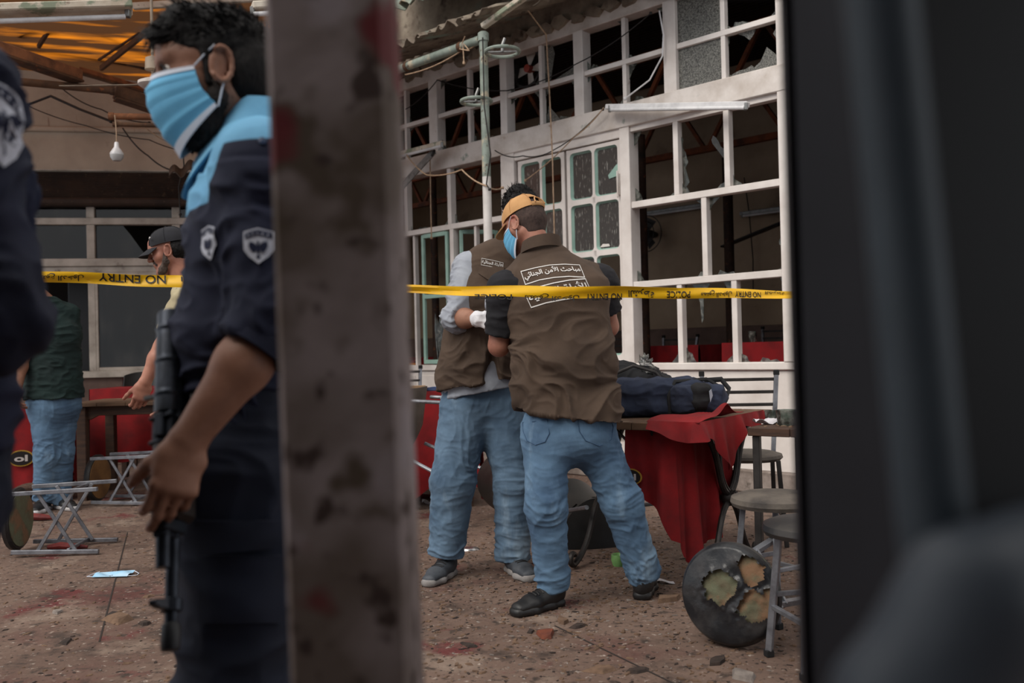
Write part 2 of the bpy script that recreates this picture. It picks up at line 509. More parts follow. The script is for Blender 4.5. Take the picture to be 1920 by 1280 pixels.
M_SHUT = mat('shutter_rust', (60, 44, 34), (40, 29, 23), scale=5, rough=0.8, stains=[((92, 74, 58), 18, 0.62, 0.72)], bump=0.2)
M_FRAME2 = mat('dirty_frame', (190, 180, 168), (152, 142, 130), scale=4, rough=0.6, stains=[((84, 72, 62), 8, 0.62, 0.74)])
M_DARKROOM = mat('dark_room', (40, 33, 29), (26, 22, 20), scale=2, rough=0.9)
M_GLASS = glass_mat('pane_glass', (168, 160, 150), 0.05, 0.02, (5, 0.52, 0.75, (1, 1, .5)))
M_RAIN = glass_mat('reeded_glass', (150, 104, 66), 0.36, 0.35, (75, 0.58, 0.70, (1, 1, .22)))
M_WIRED = glass_mat('wired_glass', (130, 122, 112), 0.30, 0.3, (120, 0.35, 0.7))
M_SHARD = glass_mat('shard_glass', (190, 200, 196), 0.22, 0.04, (30, 0.45, 0.7))
M_WIRE = mat('cable_black', (30, 24, 22), rough=0.6)
M_WIRE2 = mat('cable_tan', (178, 150, 122), (140, 112, 90), scale=30, rough=0.6)
M_CORR = mat('corrugated_sheet', (150, 138, 122), (106, 92, 80), scale=4, rough=0.9, bump=0.3, bscale=40, stains=[((70, 56, 46), 7, 0.58, 0.7), ((130, 142, 130), 3, 0.6, 0.7)])
M_TUBE = mat('tube_white', (216, 214, 214), (192, 190, 190), scale=10, rough=0.3)
M_FIXT = mat('fixture_peeling', (206, 196, 180), (176, 160, 140), scale=5, rough=0.6, bump=0.2, bscale=30, stains=[((128, 134, 112), 4, 0.56, 0.6), ((100, 70, 50), 14, 0.64, 0.72)])
M_GALV = mat('galvanised', (140, 140, 138), (108, 106, 104), scale=20, rough=0.4, metal=0.6)
M_BEAM = mat('beam_rusty', (96, 66, 44), (60, 42, 30), scale=6, rough=0.85, bump=0.2, stains=[((150, 86, 44), 7, 0.6, 0.7)])
M_BEAMO = mat('beam_orange', (138, 88, 56), (92, 58, 38), scale=6, rough=0.85, bump=0.2, stains=[((170, 110, 70), 10, 0.6, 0.7), ((48, 34, 28), 9, 0.62, 0.7)])

# ------------------------------------------------------------------ floor
fl = MB().grid(lambda u, v: (-9 + 17 * u, -3.5 + 15.5 * v, 0.0), 18, 16)
o = fl.obj('floor', M_FLOOR); tag(o, 'dusty brown concrete floor strewn with debris and dark red stains', 'floor', kind='structure')
j = MB()
for (a, b) in (((200, 1150), (236, 1010)), ((343, 1278), (347, 1055)), ((1075, 1190), (1250, 1275))):
    p, q = ground(*a), ground(*b); d = (p - q) * 0.6
    j.bar(p + d * .4, q - d * .2, 0.006, 0.004)
j.obj('floor_joint', mat('joint_dark', (44, 36, 32), rough=0.9), o)

# ------------------------------------------------------------------ window wall
def wobj(name, kids_label, cat):
    e = bpy.data.objects.new(name, None); COL.objects.link(e); e.matrix_basis = WALLM.copy(); e.empty_display_size = .1
    return tag(e, kids_label, cat, kind='structure')
SL, SR = -5.6, 3.4
wall = wobj('wall_right', 'white painted window wall with a low panelled base', 'wall')
MB().span(SL, SR, 0.0, 0.10, 0.16, 0.86).obj('base_panel', M_WHITE, wall, bevel=.004)
MB().span(SL, SR, -0.03, 0.14, 0.0, 0.16).obj('plinth', M_PLINTH, wall, bevel=.01)
MB().span(SL, SR, -0.025, 0.12, 0.865, 0.92).obj('sill', M_WHITE, wall, bevel=.006)
for i in range(7):      # raised panels left of the door, plain sheets right of it
    x0 = SL + .05 + i * .42
    if x0 + .38 < -2.6: MB().span(x0, x0 + .38, -0.012, 0.0, 0.24, 0.82).obj('raised_panel', M_WHITE, wall, bevel=.006)
MB().span(SL, SR, -0.035, 0.11, 2.77, 2.955).obj('main_beam', M_WHITE2, wall, bevel=.006)
MB().span(SL, SR, -0.02, 0.11, 3.64, 3.76).obj('top_beam', M_WHITE2, wall, bevel=.006)
MB().span(SL, SR, 0.0, 0.11, 3.76, 5.9).obj('gable_strip', M_CORR, wall)
MB().span(0.08, SR, 0.0, 0.10, 0.92, 3.76).obj('end_panel', M_WHITE, wall)
random.seed(3)
for i in range(26):     # flaking plaster clods along the top beam
    s_ = -4.2 + i * .155 + random.uniform(-.05, .05)
    poly = [(random.uniform(.03, .09) * math.cos(a) * 1.3, random.uniform(.03, .07) * math.sin(a)) for a in [k * 1.05 for k in range(6)]]
    MB().prism(poly, random.uniform(.03, .07), Matrix.Translation((s_, -.06, 3.74 + random.uniform(-.03, .06)))).obj('plaster_flake', M_CORR, wall)
for s0, s1 in ((0.0, .08), (-.92, -.81), (-1.80, -1.70), (-2.65, -2.57), (-3.61, -3.49), (-4.5, -4.4)):
    MB().span(s0, s1, -0.02, 0.09, 2.95, 3.65).obj('upper_post', M_WHITE, wall, bevel=.004)
MB().span(0.0, .08, -0.03, 0.10, 0.92, 2.78).obj('corner_post', M_WHITE, wall, bevel=.004)
MB().span(-1.35, -1.255, -0.025, 0.10, 0.28, 2.78).obj('door_post', M_WHITE, wall, bevel=.004)
MB().span(-2.66, -2.50, -0.025, 0.10, 0.28, 2.78).obj('door_post', M_WHITE, wall, bevel=.004)
MB().span(-2.50, -1.35, -0.015, 0.09, 2.70, 2.78).obj('door_head', M_WHITE, wall, bevel=.004)

def shard(parent, pts, y=0.04, m=None, thick=.004):
    return MB().prism(pts, thick, Matrix.Translation((0, y, 0))).obj('glass_shard', m or M_SHARD, parent)
def jag(p, q, base, amp, n=6, seed=1):
    """broken edge from p to q"""
    r = random.Random(seed); out = []
    for i in range(n + 1):
        t = i / n; out.append((p[0] + (q[0] - p[0]) * t + r.uniform(-amp, amp) * (0 < i < n), p[1] + (q[1] - p[1]) * t + r.uniform(-amp, amp) * (0 < i < n)))
    return out
def corner_shards(w, x0, x1, z0, z1, seed):
    r = random.Random(seed)
    for (cx, cz, dx, dz) in ((x0, z0, 1, 1), (x1, z0, -1, 1), (x0, z1, 1, -1), (x1, z1, -1, -1)):
        if r.random() < .55:
            a, b = r.uniform(.03, .10), r.uniform(.03, .12)
            shard(w, [(cx, cz)] + jag((cx + dx * a, cz), (cx, cz + dz * b), None, .012, 4, r.randint(0, 999)))
    if r.random() < .5:
        a = r.uniform(x0, x1 - .15); shard(w, [(a, z0)] + jag((a + .02, z0 + r.uniform(.02, .06)), (a + .13, z0 + .02), None, .015, 3, r.randint(0, 99)) + [(a + .15, z0)])

# window_1: the big bay right of the door
w1 = wobj('window_1', 'large white grid window with broken panes right of the double door', 'window')
MB().span(-1.255, 0.0, -0.005, 0.06, 2.73, 2.775).obj('top_rail', M_WHITE, w1, bevel=.003)
for z in (2.155, 1.53):
    MB().span(-1.255, 0.0, -0.012, 0.06, z - .025, z + .025).obj('rail', M_WHITE, w1, bevel=.003)
for s_, z0, z1 in ((-.84, 2.18, 2.73), (-.41, 2.18, 2.73), (-.61, 1.555, 2.13), (-.84, .92, 1.505), (-.38, .92, 1.505)):
    MB().span(s_ - .022, s_ + .022, -0.008, 0.055, z0, z1).obj('mullion', M_WHITE, w1, bevel=.003)
cells = [(-1.25, -.862, 2.18, 2.73), (-.818, -.432, 2.18, 2.73), (-.388, 0, 2.18, 2.73), (-1.25, -.632, 1.555, 2.13), (-.588, 0, 1.555, 2.13), (-1.25, -.862, .92, 1.505), (-.818, -.402, .92, 1.505), (-.358, 0, .92, 1.505)]
for i, c in enumerate(cells): corner_shards(w1, *c, seed=i + 11)
shard(w1, jag((-.818, 2.62), (-.80, 2.22), None, .006, 3, 5) + jag((-.755, 2.27), (-.80, 2.6), None, .018, 6, 9))
shard(w1, [(-.432, 2.36), (-.55, 2.52), (-.56, 2.55), (-.545, 2.58), (-.52, 2.56)] + jag((-.50, 2.53), (-.432, 2.42), None, .006, 3, 2), m=mat('shard_dark', (58, 56, 52), (30, 28, 26), scale=20, rough=0.2))
shard(w1, jag((-.76, 1.505), (-.60, 1.505), None, .004, 4, 4) + [(-.62, 1.47), (-.66, 1.40), (-.665, 1.24), (-.68, 1.21), (-.69, 1.36), (-.72, 1.46)])
shard(w1, jag((0, 1.80), (0, 1.72), None, .0, 1, 4) + jag((-.045, 1.73), (-.03, 1.79), None, .01, 3, 8))

# clerestory windows
def upper(name, label, s0, s1, sm, panes, seed):
    w = wobj(name, label, 'window')
    MB().span(s0, s1, -0.005, 0.05, 3.27, 3.31).obj('rail', M_WHITE, w, bevel=.003)
    for z0, z1 in ((2.955, 3.27), (3.31, 3.64)):
        MB().span(sm - .018, sm + .018, -0.003, 0.05, z0, z1).obj('mullion', M_WHITE, w, bevel=.003)
    for k, (a, b, z0, z1) in enumerate(((s0, sm - .018, 3.31, 3.64), (sm + .018, s1, 3.31, 3.64), (s0, sm - .018, 2.955, 3.27), (sm + .018, s1, 2.955, 3.27))):
        if k in panes:
            MB().span(a, b, .02, .025, z0, z1).obj('pane', panes[k], w)
        else: corner_shards(w, a, b, z0, z1, seed + k)
    return w
u1 = upper('window_2', 'upper window at the right end with two cloudy patterned panes left', -.81, 0.0, -.42, {0: M_WIRED, 2: M_WIRED}, 40)
shard(u1, [(-.40, 2.955), (0, 2.955), (0, 3.02)] + [(-.10, 3.12), (-.15, 3.03), (-.2, 3.0)] + jag((-.22, 3.02), (-.4, 2.98), None, .012, 4, 6), m=M_WIRED)
shard(u1, [(-.33, 3.27), (-.18, 3.27), (-.2, 3.23), (-.23, 3.2), (-.27, 3.24)], m=M_WIRED)
shard(u1, [(0, 3.27), (0, 3.12), (-.05, 3.2)], m=M_WIRED)
upper('window_3', 'empty upper window above the long tube lamp', -1.70, -.92, -1.30, {}, 50)
u3 = upper('window_4', 'upper window above the door with an exhaust fan in one pane', -2.57, -1.80, -2.18, {}, 60)
shard(u3, [(-2.16, 3.31), (-2.16, 3.60), (-2.07, 3.62), (-2.05, 3.55), (-2.1, 3.34)], m=M_WIRED)
shard(u3, [(-2.12, 3.31), (-1.81, 3.31), (-1.81, 3.40), (-1.9, 3.37)], m=M_WIRED)
shard(u3, [(-2.16, 2.955), (-1.98, 2.955), (-2.13, 3.12)], m=M_WIRED)
upper('window_5', 'broken upper window behind the green pipe post', -3.49, -2.65, -3.07, {}, 70)
upper('window_6', 'broken upper window farthest left beside the rusty pillar', -4.4, -3.61, -3.98, {}, 80)

# window_7: bay left of the door
w7 = wobj('window_7', 'grid window left of the door with a mint green casement', 'window')
MB().span(-4.5, -2.66, -0.01, 0.06, 2.195, 2.245).obj('rail', M_WHITE, w7, bevel=.003)
for s_, z0, z1 in ((-3.34, .92, 2.195), (-3.36, 2.245, 2.77), (-4.0, 2.245, 2.77)):
    MB().span(s_ - .025, s_ + .025, -0.01, 0.06, z0, z1).obj('mullion', M_WHITE, w7, bevel=.003)
for s_ in (-3.91, -3.04):
    MB().span(s_ - .014, s_ + .014, .01, 0.06, .92, 2.195).obj('inner_mullion', M_WHITE, w7, bevel=.003)
def casement(M, w, h, zm):
    c = MB()
    for x in (0.016, w - .016): c.span(x - .016, x + .016, -.015, .015, 0, h)
    for z in (.02, zm, h - .015): c.span(.032, w - .032, -.015, .015, z - .02, z + .02)
    c.v = [M @ p for p in c.v]
    o = c.obj('casement', M_GREENP, w7, bevel=.003); return o
casement(Matrix.Translation((-3.765, -.005, .93)), .375, 1.25, .65)
casement(Matrix.Translation((-3.26, .02, .93)) @ Matrix.Rotation(math.radians(60), 4, 'Z'), .375, 1.25, .65)
for i in range(9):      # cracked film hanging in the casement
    a = (-3.60 + i * .02, 1.52 - random.uniform(0, .2)); shard(w7, [a, (a[0] + .03 + i * .012, .97), (a[0] + .02 + i * .012, .97), (a[0] - .012, 1.25)], y=-.005 + i * .002)
for i, c in enumerate([(-4.0, -3.39, 2.25, 2.77), (-3.33, -2.66, 2.25, 2.77), (-3.31, -2.66, .92, 2.19)]): corner_shards(w7, *c, seed=i + 90)

# door_1: double door with small panes
dr = wobj('door_1', 'white double door with rows of small patterned panes edged in mint', 'door')
def rrect(x0, x1, z0, z1, r, seg=4):
    out = []
    for cx, cz, a0 in ((x1 - r, z0 + r, -90), (x1 - r, z1 - r, 0), (x0 + r, z1 - r, 90), (x0 + r, z0 + r, 180)):
        for k in range(seg + 1):
            a = math.radians(a0 + 90 * k / seg); out.append((cx + r * math.cos(a), cz + r * math.sin(a)))
    return out
def leaf(x0, x1, glass, handle):
    ls = MB(); wl = (x1 - x0 - .035 * 2 - .025) / 2
    cols = [(x0 + .035, x0 + .035 + wl), (x1 - .035 - wl, x1 - .035)]
    rows = [(2.27, 2.66), (1.835, 2.225), (1.40, 1.79), (.985, 1.36)]
    ls.span(x0, cols[0][0], 0, .04, .30, 2.69); ls.span(cols[1][1], x1, 0, .04, .30, 2.69); ls.span(cols[0][1], cols[1][0], 0, .04, .985, 2.66)
    zs = [2.69] + [v for r in rows for v in (r[1], r[0])] + [.30]
    for k in range(0, len(zs), 2): ls.span(cols[0][0], cols[1][1], 0, .04, zs[k + 1], zs[k])
    for c in cols:
        for r in rows:
            for (cx, cz, dx, dz) in ((c[0], r[0], 1, 1), (c[1], r[0], -1, 1), (c[0], r[1], 1, -1), (c[1], r[1], -1, -1)):
                R = .035
                pts = [(cx, cz)] + [(cx + dx * R * (1 - math.cos(a)), cz + dz * R * (1 - math.sin(a))) for a in [math.radians(90 - 15 * k) for k in range(7)]]
                ls.prism(pts, .04)
    L_ = ls.obj('door_leaf', M_WHITE, dr)
    for ci, c in enumerate(cols):
        for ri, r in enumerate(rows):
            a = rrect(c[0], c[1], r[0], r[1], .035); b = rrect(c[0] + .014, c[1] - .014, r[0] + .014, r[1] - .014, .024)
            n = len(a); t = MB()
            vs = [(p[0], .004, p[1]) for p in a] + [(p[0], .03, p[1]) for p in b]
            t.add(vs, [(i, (i + 1) % n, (i + 1) % n + n, i + n) for i in range(n)])
            t.obj('pane_trim', M_GREENP, L_)
            g = glass.get((ci, ri))
            if g: MB().prism([(p[0], p[1]) for p in b], .005, Matrix.Translation((0, .028, 0))).obj('pane', g, L_)
    for c in cols: MB().span(c[0] + .02, c[1] - .02, -.008, .0, .40, .90).obj('raised_panel', M_WHITE, L_, bevel=.006)
    if handle:
        h = MB(); h.span(x1 - .03, x1 - .008, -.02, 0, 2.25, 2.42); h.tube([(x1 - .019, -.03, 2.23), (x1 - .019, -.03, 2.44)], .008)
        h.obj('door_hinge', M_WHITE2, L_, bevel=.003)
    return L_
R_ = M_RAIN
lf = leaf(-1.915, -1.352, {(0, 0): R_, (1, 0): R_, (0, 1): R_, (1, 1): R_, (0, 2): R_, (0, 3): R_}, True)
shard(lf, [(-1.38, 2.36), (-1.38, 2.52)] + jag((-1.42, 2.50), (-1.50, 2.43), None, .008, 3, 2) + [(-1.49, 2.40), (-1.42, 2.41)], y=.02, m=M_GREENP)
shard(lf, [(-1.60, 1.86), (-1.5, 1.86), (-1.51, 1.88), (-1.57, 1.885)], y=.02, m=M_WHITE)
leaf(-2.47, -1.94, {(0, 0): R_, (0, 1): R_, (1, 1): R_, (0, 2): R_, (1, 2): R_}, False)

# ------------------------------------------------------------------ the dark dining room behind the windows
room = wobj('wall_inner', 'dim plastered rear wall of the room behind the windows', 'wall')
MB().span(-8.5, 3.5, 3.2, 3.3, .28, 4.2).obj('plaster', M_INWALL, room)
MB().span(-8.5, 3.5, 3.17, 3.2, .28, 1.25).obj('wainscot', M_WAINS, room, bevel=.01)
e = wobj('floor_inner', 'raised dark floor of the room behind the windows', 'floor')
MB().span(-8.5, 3.5, .12, 3.2, .0, .28).obj('floor_slab', M_WAINS, e)
e = wobj('wall_inner_side', 'side walls of the room behind the windows', 'wall')
MB().span(3.3, 3.4, .1, 3.2, .28, 4.2).obj('side_wall', M_INWALL, e)
MB().span(-8.5, -8.4, .1, 3.2, .28, 4.2).obj('side_wall', M_INWALL, e)
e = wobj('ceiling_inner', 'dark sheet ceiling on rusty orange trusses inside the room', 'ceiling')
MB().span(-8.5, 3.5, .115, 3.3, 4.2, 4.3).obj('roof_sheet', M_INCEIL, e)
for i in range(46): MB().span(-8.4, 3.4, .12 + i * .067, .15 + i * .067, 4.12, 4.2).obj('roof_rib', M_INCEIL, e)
for y_ in (.7, 1.9):
    for z in (2.95, 3.55): MB().span(-8.4, 3.3, y_ - .03, y_ + .03, z - .03, z + .03).obj('truss_chord', M_TRUSS, e)
    for k in range(26):
        x0 = -8 + k * .42
        MB().bar((x0, y_, 2.97 if k % 2 else 3.53), (x0 + .36, y_, 3.53 if k % 2 else 2.97), .035, .035).obj('truss_web', M_TRUSS, e)
def inner_post(px, off, r):
    s_, _ = wp(px, 500, off)
    t = thing('rusty_post', 'x', 'post', WALLM @ Vector((s_, off, .28)))
    MB().tube([(0, 0, 0), (0, 0, 2.62)], r, 10).obj('shaft', M_RUSTP, t, smooth=True)
    MB().lathe([(r * 1.9, 0), (r * 1.9, .02), (r, .03)], 12).obj('base_plate', M_RUSTP, t)
    return t
tag(inner_post(1206, .75, .045), 'rusted round post inside the large window, next to the door'); tag(inner_post(1368, 2.2, .05), 'black post deeper in the room behind the large window')
tag(inner_post(815, .7, .04), 'rusted round post seen through the mint green casement')

# ------------------------------------------------------------------ back-left wall
def bobj(name, label, cat):
    e = bpy.data.objects.new(name, None); COL.objects.link(e); e.matrix_basis = BACKM.copy(); e.empty_display_size = .1
    return tag(e, label, cat, kind='structure')
bw = bobj('wall_back', 'old beige plaster wall with a rusty roller shutter box over windows', 'wall')
BL, BR = -4.5, 2.45
MB().span(BL, BR, 0.0, .12, 2.99, 5.0).obj('upper_plaster', M_BEIGE, bw)
MB().span(BL, BR, -.05, 0.0, 3.42, 3.47).obj('ledge', M_BEIGE, bw, bevel=.01)
MB().span(BL, BR, -.02, .02, 3.015, 3.03).obj('trim_strip', M_FRAME2, bw)
MB().span(BL, BR, 0.0, .12, 0, .86).obj('lower_wall', M_WAINS, bw)
sh = MB()
prof = []
for i in range(33): prof.append((-.10 + (.012 if i % 2 else 0.0), 2.70 + i * .009))
def shut(u, v):
    k = min(int(v * 32 + .5), 32); return (BL + (BR - BL) * u, prof[k][0], prof[k][1])
MB().grid(shut, 2, 33).obj('shutter_slats', M_SHUT, bw)
MB().span(BL, BR, -.14, .02, 2.64, 2.72).obj('shutter_foot', M_SHUT, bw, bevel=.02)
wb = bobj('window_8', 'long grimy framed window under the roller shutter', 'window')
for z0, z1, y0 in ((2.455, 2.525, -.03), (2.02, 2.10, -.05), (1.955, 2.02, -.02), (.86, .93, -.05)):
    MB().span(BL, BR, y0, .06, z0, z1).obj('rail', M_FRAME2, wb, bevel=.005)
for x in (-1.9, -.11, .74, 1.65):
    MB().span(x - .04, x + .04, -.02, .06, 2.525, 2.64).obj('mullion', M_FRAME2, wb, bevel=.004)
    MB().span(x - .04, x + .04, -.02, .06, 2.10, 2.455).obj('mullion', M_FRAME2, wb, bevel=.004)
for x in (-1.9, -.11, 1.65):
    MB().span(x - .035, x + .035, -.02, .06, .93, 1.955).obj('mullion', M_FRAME2, wb, bevel=.004)
xs = [BL, -1.9, -.11, .74, 1.65, BR]
for k in range(5):
    if k != 0: MB().span(xs[k] + .04, xs[k + 1] - .04, .02, .026, 2.525, 2.64).obj('pane', M_GLASS, wb)
    a, b = xs[k] + .04, xs[k + 1] - .04
    if k == 2:
        MB().prism([(a, 2.10), (b - .25, 2.10), (b - .32, 2.2), (b - .40, 2.32), (b - .50, 2.455), (a, 2.455)], .006, Matrix.Translation((0, .02, 0))).obj('pane', M_GLASS, wb)
    else: MB().span(a, b, .02, .026, 2.10, 2.455).obj('pane', M_GLASS, wb)
MB().span(-.06, .80, .0, .006, .96, 1.93).obj('pane', M_GLASS, wb)
MB().span(.84, 1.6, .0, .006, .96, 1.93).obj('pane', M_GLASS, wb)
sf = MB()
for x0, x1 in ((-.075, -.05), (.79, .82)): sf.span(x0, x1, -.02, .02, .93, 1.955)
for z0, z1 in ((.93, .965), (1.92, 1.955)): sf.span(-.05, .79, -.02, .02, z0, z1)
sf.obj('sliding_sash', M_FRAME2, wb, bevel=.003)
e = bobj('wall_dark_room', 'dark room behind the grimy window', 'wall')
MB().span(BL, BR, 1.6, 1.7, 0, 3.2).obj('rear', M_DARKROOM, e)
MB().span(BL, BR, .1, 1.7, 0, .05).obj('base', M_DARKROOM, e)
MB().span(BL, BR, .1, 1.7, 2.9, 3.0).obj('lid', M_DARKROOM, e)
MB().span(-.5, -.2, .5, .9, .05, 2.1).obj('black_cupboard', mat('cupboard_black', (24, 24, 26), rough=0.5), e, bevel=.02)
MB().span(.35, .6, .5, .6, 1.3, 1.75).obj('wall_box', mat('box_brown', (54, 38, 30), rough=0.6), e, bevel=.01)

# ------------------------------------------------------------------ roofs
def roof_mat():
    m = bpy.data.materials.new('orange_roof_sheet'); m.use_nodes = True
    N = m.node_tree.nodes; L = m.node_tree.links
    N.remove(N['Principled BSDF']); out = N['Material Output']
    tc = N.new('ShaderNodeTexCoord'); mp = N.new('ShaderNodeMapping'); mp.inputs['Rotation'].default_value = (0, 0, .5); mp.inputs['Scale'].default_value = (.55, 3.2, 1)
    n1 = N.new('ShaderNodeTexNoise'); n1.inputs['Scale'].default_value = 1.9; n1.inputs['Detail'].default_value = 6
    r = N.new('ShaderNodeValToRGB'); r.color_ramp.elements[0].position = .50; r.color_ramp.elements[0].color = lin((84, 56, 36)); r.color_ramp.elements[1].position = .74; r.color_ramp.elements[1].color = lin((255, 150, 34))  # noise paints the sunlit streaks into the sheet's own colour
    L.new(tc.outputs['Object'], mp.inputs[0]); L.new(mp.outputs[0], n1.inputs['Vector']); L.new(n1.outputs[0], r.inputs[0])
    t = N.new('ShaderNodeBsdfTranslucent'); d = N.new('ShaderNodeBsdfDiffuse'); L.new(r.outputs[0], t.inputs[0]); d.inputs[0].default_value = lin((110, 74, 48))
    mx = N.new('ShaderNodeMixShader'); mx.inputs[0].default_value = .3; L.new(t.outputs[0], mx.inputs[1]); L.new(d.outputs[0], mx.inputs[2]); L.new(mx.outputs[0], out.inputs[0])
    return m
rf = bpy.data.objects.new('ceiling', None); COL.objects.link(rf); tag(rf, 'orange sheet roof on rusty purlins, sun streaks painted into its colour', 'ceiling', kind='structure')
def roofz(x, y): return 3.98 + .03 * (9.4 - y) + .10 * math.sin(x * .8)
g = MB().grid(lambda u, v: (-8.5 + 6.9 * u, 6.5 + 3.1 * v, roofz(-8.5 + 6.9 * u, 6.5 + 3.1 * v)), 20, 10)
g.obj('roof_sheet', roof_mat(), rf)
def rbeam(p, q, w, h, m, name='roof_beam'):
    return MB().bar(p, q, w, h).obj(name, m, rf, bevel=.004)
for (a, b, Y0, Y1, w, h, m) in (((190, 128), (335, 12), 8.9, 7.4, .035, .05, M_BEAM), ((185, 112), (262, 60), 8.9, 8.1, .025, .025, M_BEAM),
                                ((0, 55), (330, 140), 8.6, 9.2, .05, .06, M_BEAM), ((180, 48), (300, 95), 8.2, 8.9, .04, .05, M_BEAM),
                                ((72, 88), (97, 48), 8.4, 8.2, .03, .04, M_BEAM), ((35, 67), (60, 48), 8.4, 8.2, .03, .04, M_BEAM),
                                ((250, 12), (520, -6), 7.0, 6.9, .04, .05, M_FIXT), ((500, 78), (540, 40), 8.6, 8.0, .03, .05, M_BEAM)):
    rbeam(at(*a, Y0), at(*b, Y1), w, h, m)
g2 = MB().span(-3.4, 3.2, -3.2, .1, 2.75, 2.85)  # unseen roof, added to keep sky light off the foreground
o = g2.obj('ceiling_blocker', mat('blocker_sheet', (70, 56, 46), (50, 40, 34), scale=2, rough=0.9)); tag(o, 'unseen low roof added over the viewpoint to shade the foreground', 'ceiling', kind='structure')
o = MB().span(-3.4, 3.2, -3.3, -3.2, 0, 2.75).obj('wall_blocker', mat('blocker_wall', (96, 84, 76), (70, 60, 54), scale=2, rough=0.9)); tag(o, 'unseen wall added behind the viewpoint to block light', 'wall', kind='structure')  # added out of view to stop light from behind the camera

# ------------------------------------------------------------------ people: shared builders
M_SKIN = mat('skin_tan', (150, 108, 88), (128, 88, 70), scale=14, rough=0.5, bump=0.06, bscale=260, spec=0.35)
M_SKIN2 = mat('skin_ruddy', (164, 114, 95), (138, 90, 75), scale=12, rough=0.5, bump=0.06, bscale=260, spec=0.35, stains=[((150, 78, 66), 9, 0.58, 0.75)])
M_HAIR = mat('hair_black', (15, 13, 13), (24, 20, 19), scale=30, rough=0.6, spec=0.2, bump=0.5, bscale=160, bstretch=(1, 1, .3))
M_BEARD = mat('beard_dark', (30, 23, 20), (44, 34, 29), scale=60, rough=0.8, bump=0.6, bscale=300)
M_STUB = mat('beard_greying', (62, 50, 44), (92, 78, 70), scale=50, rough=0.85, bump=0.6, bscale=300)
M_CROP = mat('hair_cropped', (74, 58, 52), (52, 40, 36), scale=70, rough=0.9, bump=0.4, bscale=400)
M_EYE = mat('eye_white', (205, 196, 188), rough=0.25)
M_IRIS = mat('iris_dark', (28, 18, 14), rough=0.15)
M_NAVY = mat('navy_cloth', (20, 25, 50), (14, 18, 38), scale=5, rough=0.85, bump=0.15, bscale=500)
M_NAVYT = mat('navy_twill', (20, 27, 46), (14, 20, 36), scale=6, rough=0.85, bump=0.2, bscale=400)
M_UNI = mat('uniform_two_tone', (20, 25, 50), (225, 228, 235), scale=5, rough=0.85, bump=0.15, bscale=500, zone=((19, 24, 48), (112, 172, 206)))
M_JEAN = mat('jeans_blue', (90, 118, 144), (62, 86, 112), scale=4, rough=0.9, bump=0.25, bscale=420, stains=[((128, 152, 172), 7.0, 0.55, 0.75, (1, 1, .3))])
M_JEAN2 = mat('jeans_faded', (98, 122, 144), (68, 90, 112), scale=4, rough=0.9, bump=0.25, bscale=420, stains=[((136, 156, 172), 7.0, 0.55, 0.75, (1, 1, .3))])
M_VEST = mat('vest_brown', (78, 62, 50), (62, 48, 38), scale=5, rough=0.9, bump=0.2, bscale=420)
M_GREYSH = mat('shirt_grey', (156, 160, 168), (132, 136, 146), scale=6, rough=0.9, bump=0.2, bscale=420)
M_BLACKSH = mat('tshirt_black', (26, 25, 30), (18, 17, 21), scale=6, rough=0.9, bump=0.15, bscale=400)
M_GREENSH = mat('tshirt_dark_green', (20, 40, 38), (14, 30, 29), scale=5, rough=0.9, bump=0.15, bscale=400)
M_BEIGESH = mat('shirt_floral', (170, 158, 128), (152, 140, 112), scale=6, rough=0.9, bump=0.15, bscale=400, stains=[((52, 44, 36), 34, 0.63, 0.67)])
M_GLOVE = mat('glove_white', (222, 220, 222), (204, 202, 206), scale=20, rough=0.45)
M_CAPT = mat('cap_tan', (196, 150, 100), (178, 132, 86), scale=10, rough=0.9, bump=0.2, bscale=500)
M_CAPB = mat('cap_black', (30, 30, 36), (22, 22, 26), scale=10, rough=0.85, bump=0.2, bscale=500)
M_MASKB = mat('mask_blue', (106, 178, 216), (92, 160, 200), scale=9, rough=0.8, bump=0.1, bscale=400)
M_MASKW = mat('mask_white', (206, 212, 224), rough=0.8)
M_SHOEB = mat('shoe_black', (24, 23, 24), (36, 35, 35), scale=14, rough=0.45, bump=0.1)
M_SHOEG = mat('shoe_grey', (70, 74, 80), (44, 47, 52), scale=14, rough=0.6, bump=0.15, bscale=300)
M_SOLEG = mat('sole_grey', (150, 146, 144), (120, 115, 112), scale=12, rough=0.7)
M_SOLEW = mat('sole_white', (206, 206, 210), (176, 172, 170), scale=10, rough=0.6)
M_PRINT = mat('print_white', (206, 202, 198), rough=0.8)

def axes_from(fwd, up=(0, 0, 1), o=(0, 0, 0), s=1.0):
    f = Vector(fwd).normalized(); u = Vector(up); l = u.cross(f).normalized(); u = f.cross(l)
    m = Matrix((f * s, l * s, u * s)).transposed().to_4x4(); m.translation = Vector(o); return m
def fold_fn(sc=(10, 10, 26), amp=.008, amp2=.003, off=0.0, warp=.6):
    sc = np.array(sc, float)
    def fn(V, G):
        w = vnoise(V * 7 + 3.1 + off)[:, None] * warp * 2
        return 1.25 * amp * (ridge(V * sc + w + off) ** 2 - .45) + amp2 * (ridge(V * sc * 2.3 + w * 1.7 + 9 + off) ** 2 - .45)
    return fn
def pants_fold(knees, hems, off=0.0, base=.0095):
    """creases that bunch round the knees and above the hems"""
    f1 = fold_fn((8, 8, 26), 1.0, .45, off, 1.6); f2 = fold_fn((16, 12, 13), .8, .3, off + 5, 1.2)
    def fn(V, G):
        w = np.full(len(V), .25)
        for k in knees: w += .8 * np.exp(-((V - np.array(k)) ** 2).sum(1) / .012)
        for k in hems: w += 1.3 * np.exp(-((V - np.array(k)) ** 2).sum(1) / .010)
        return base * (w * f1(V, G) + .55 * f2(V, G))
    return fn

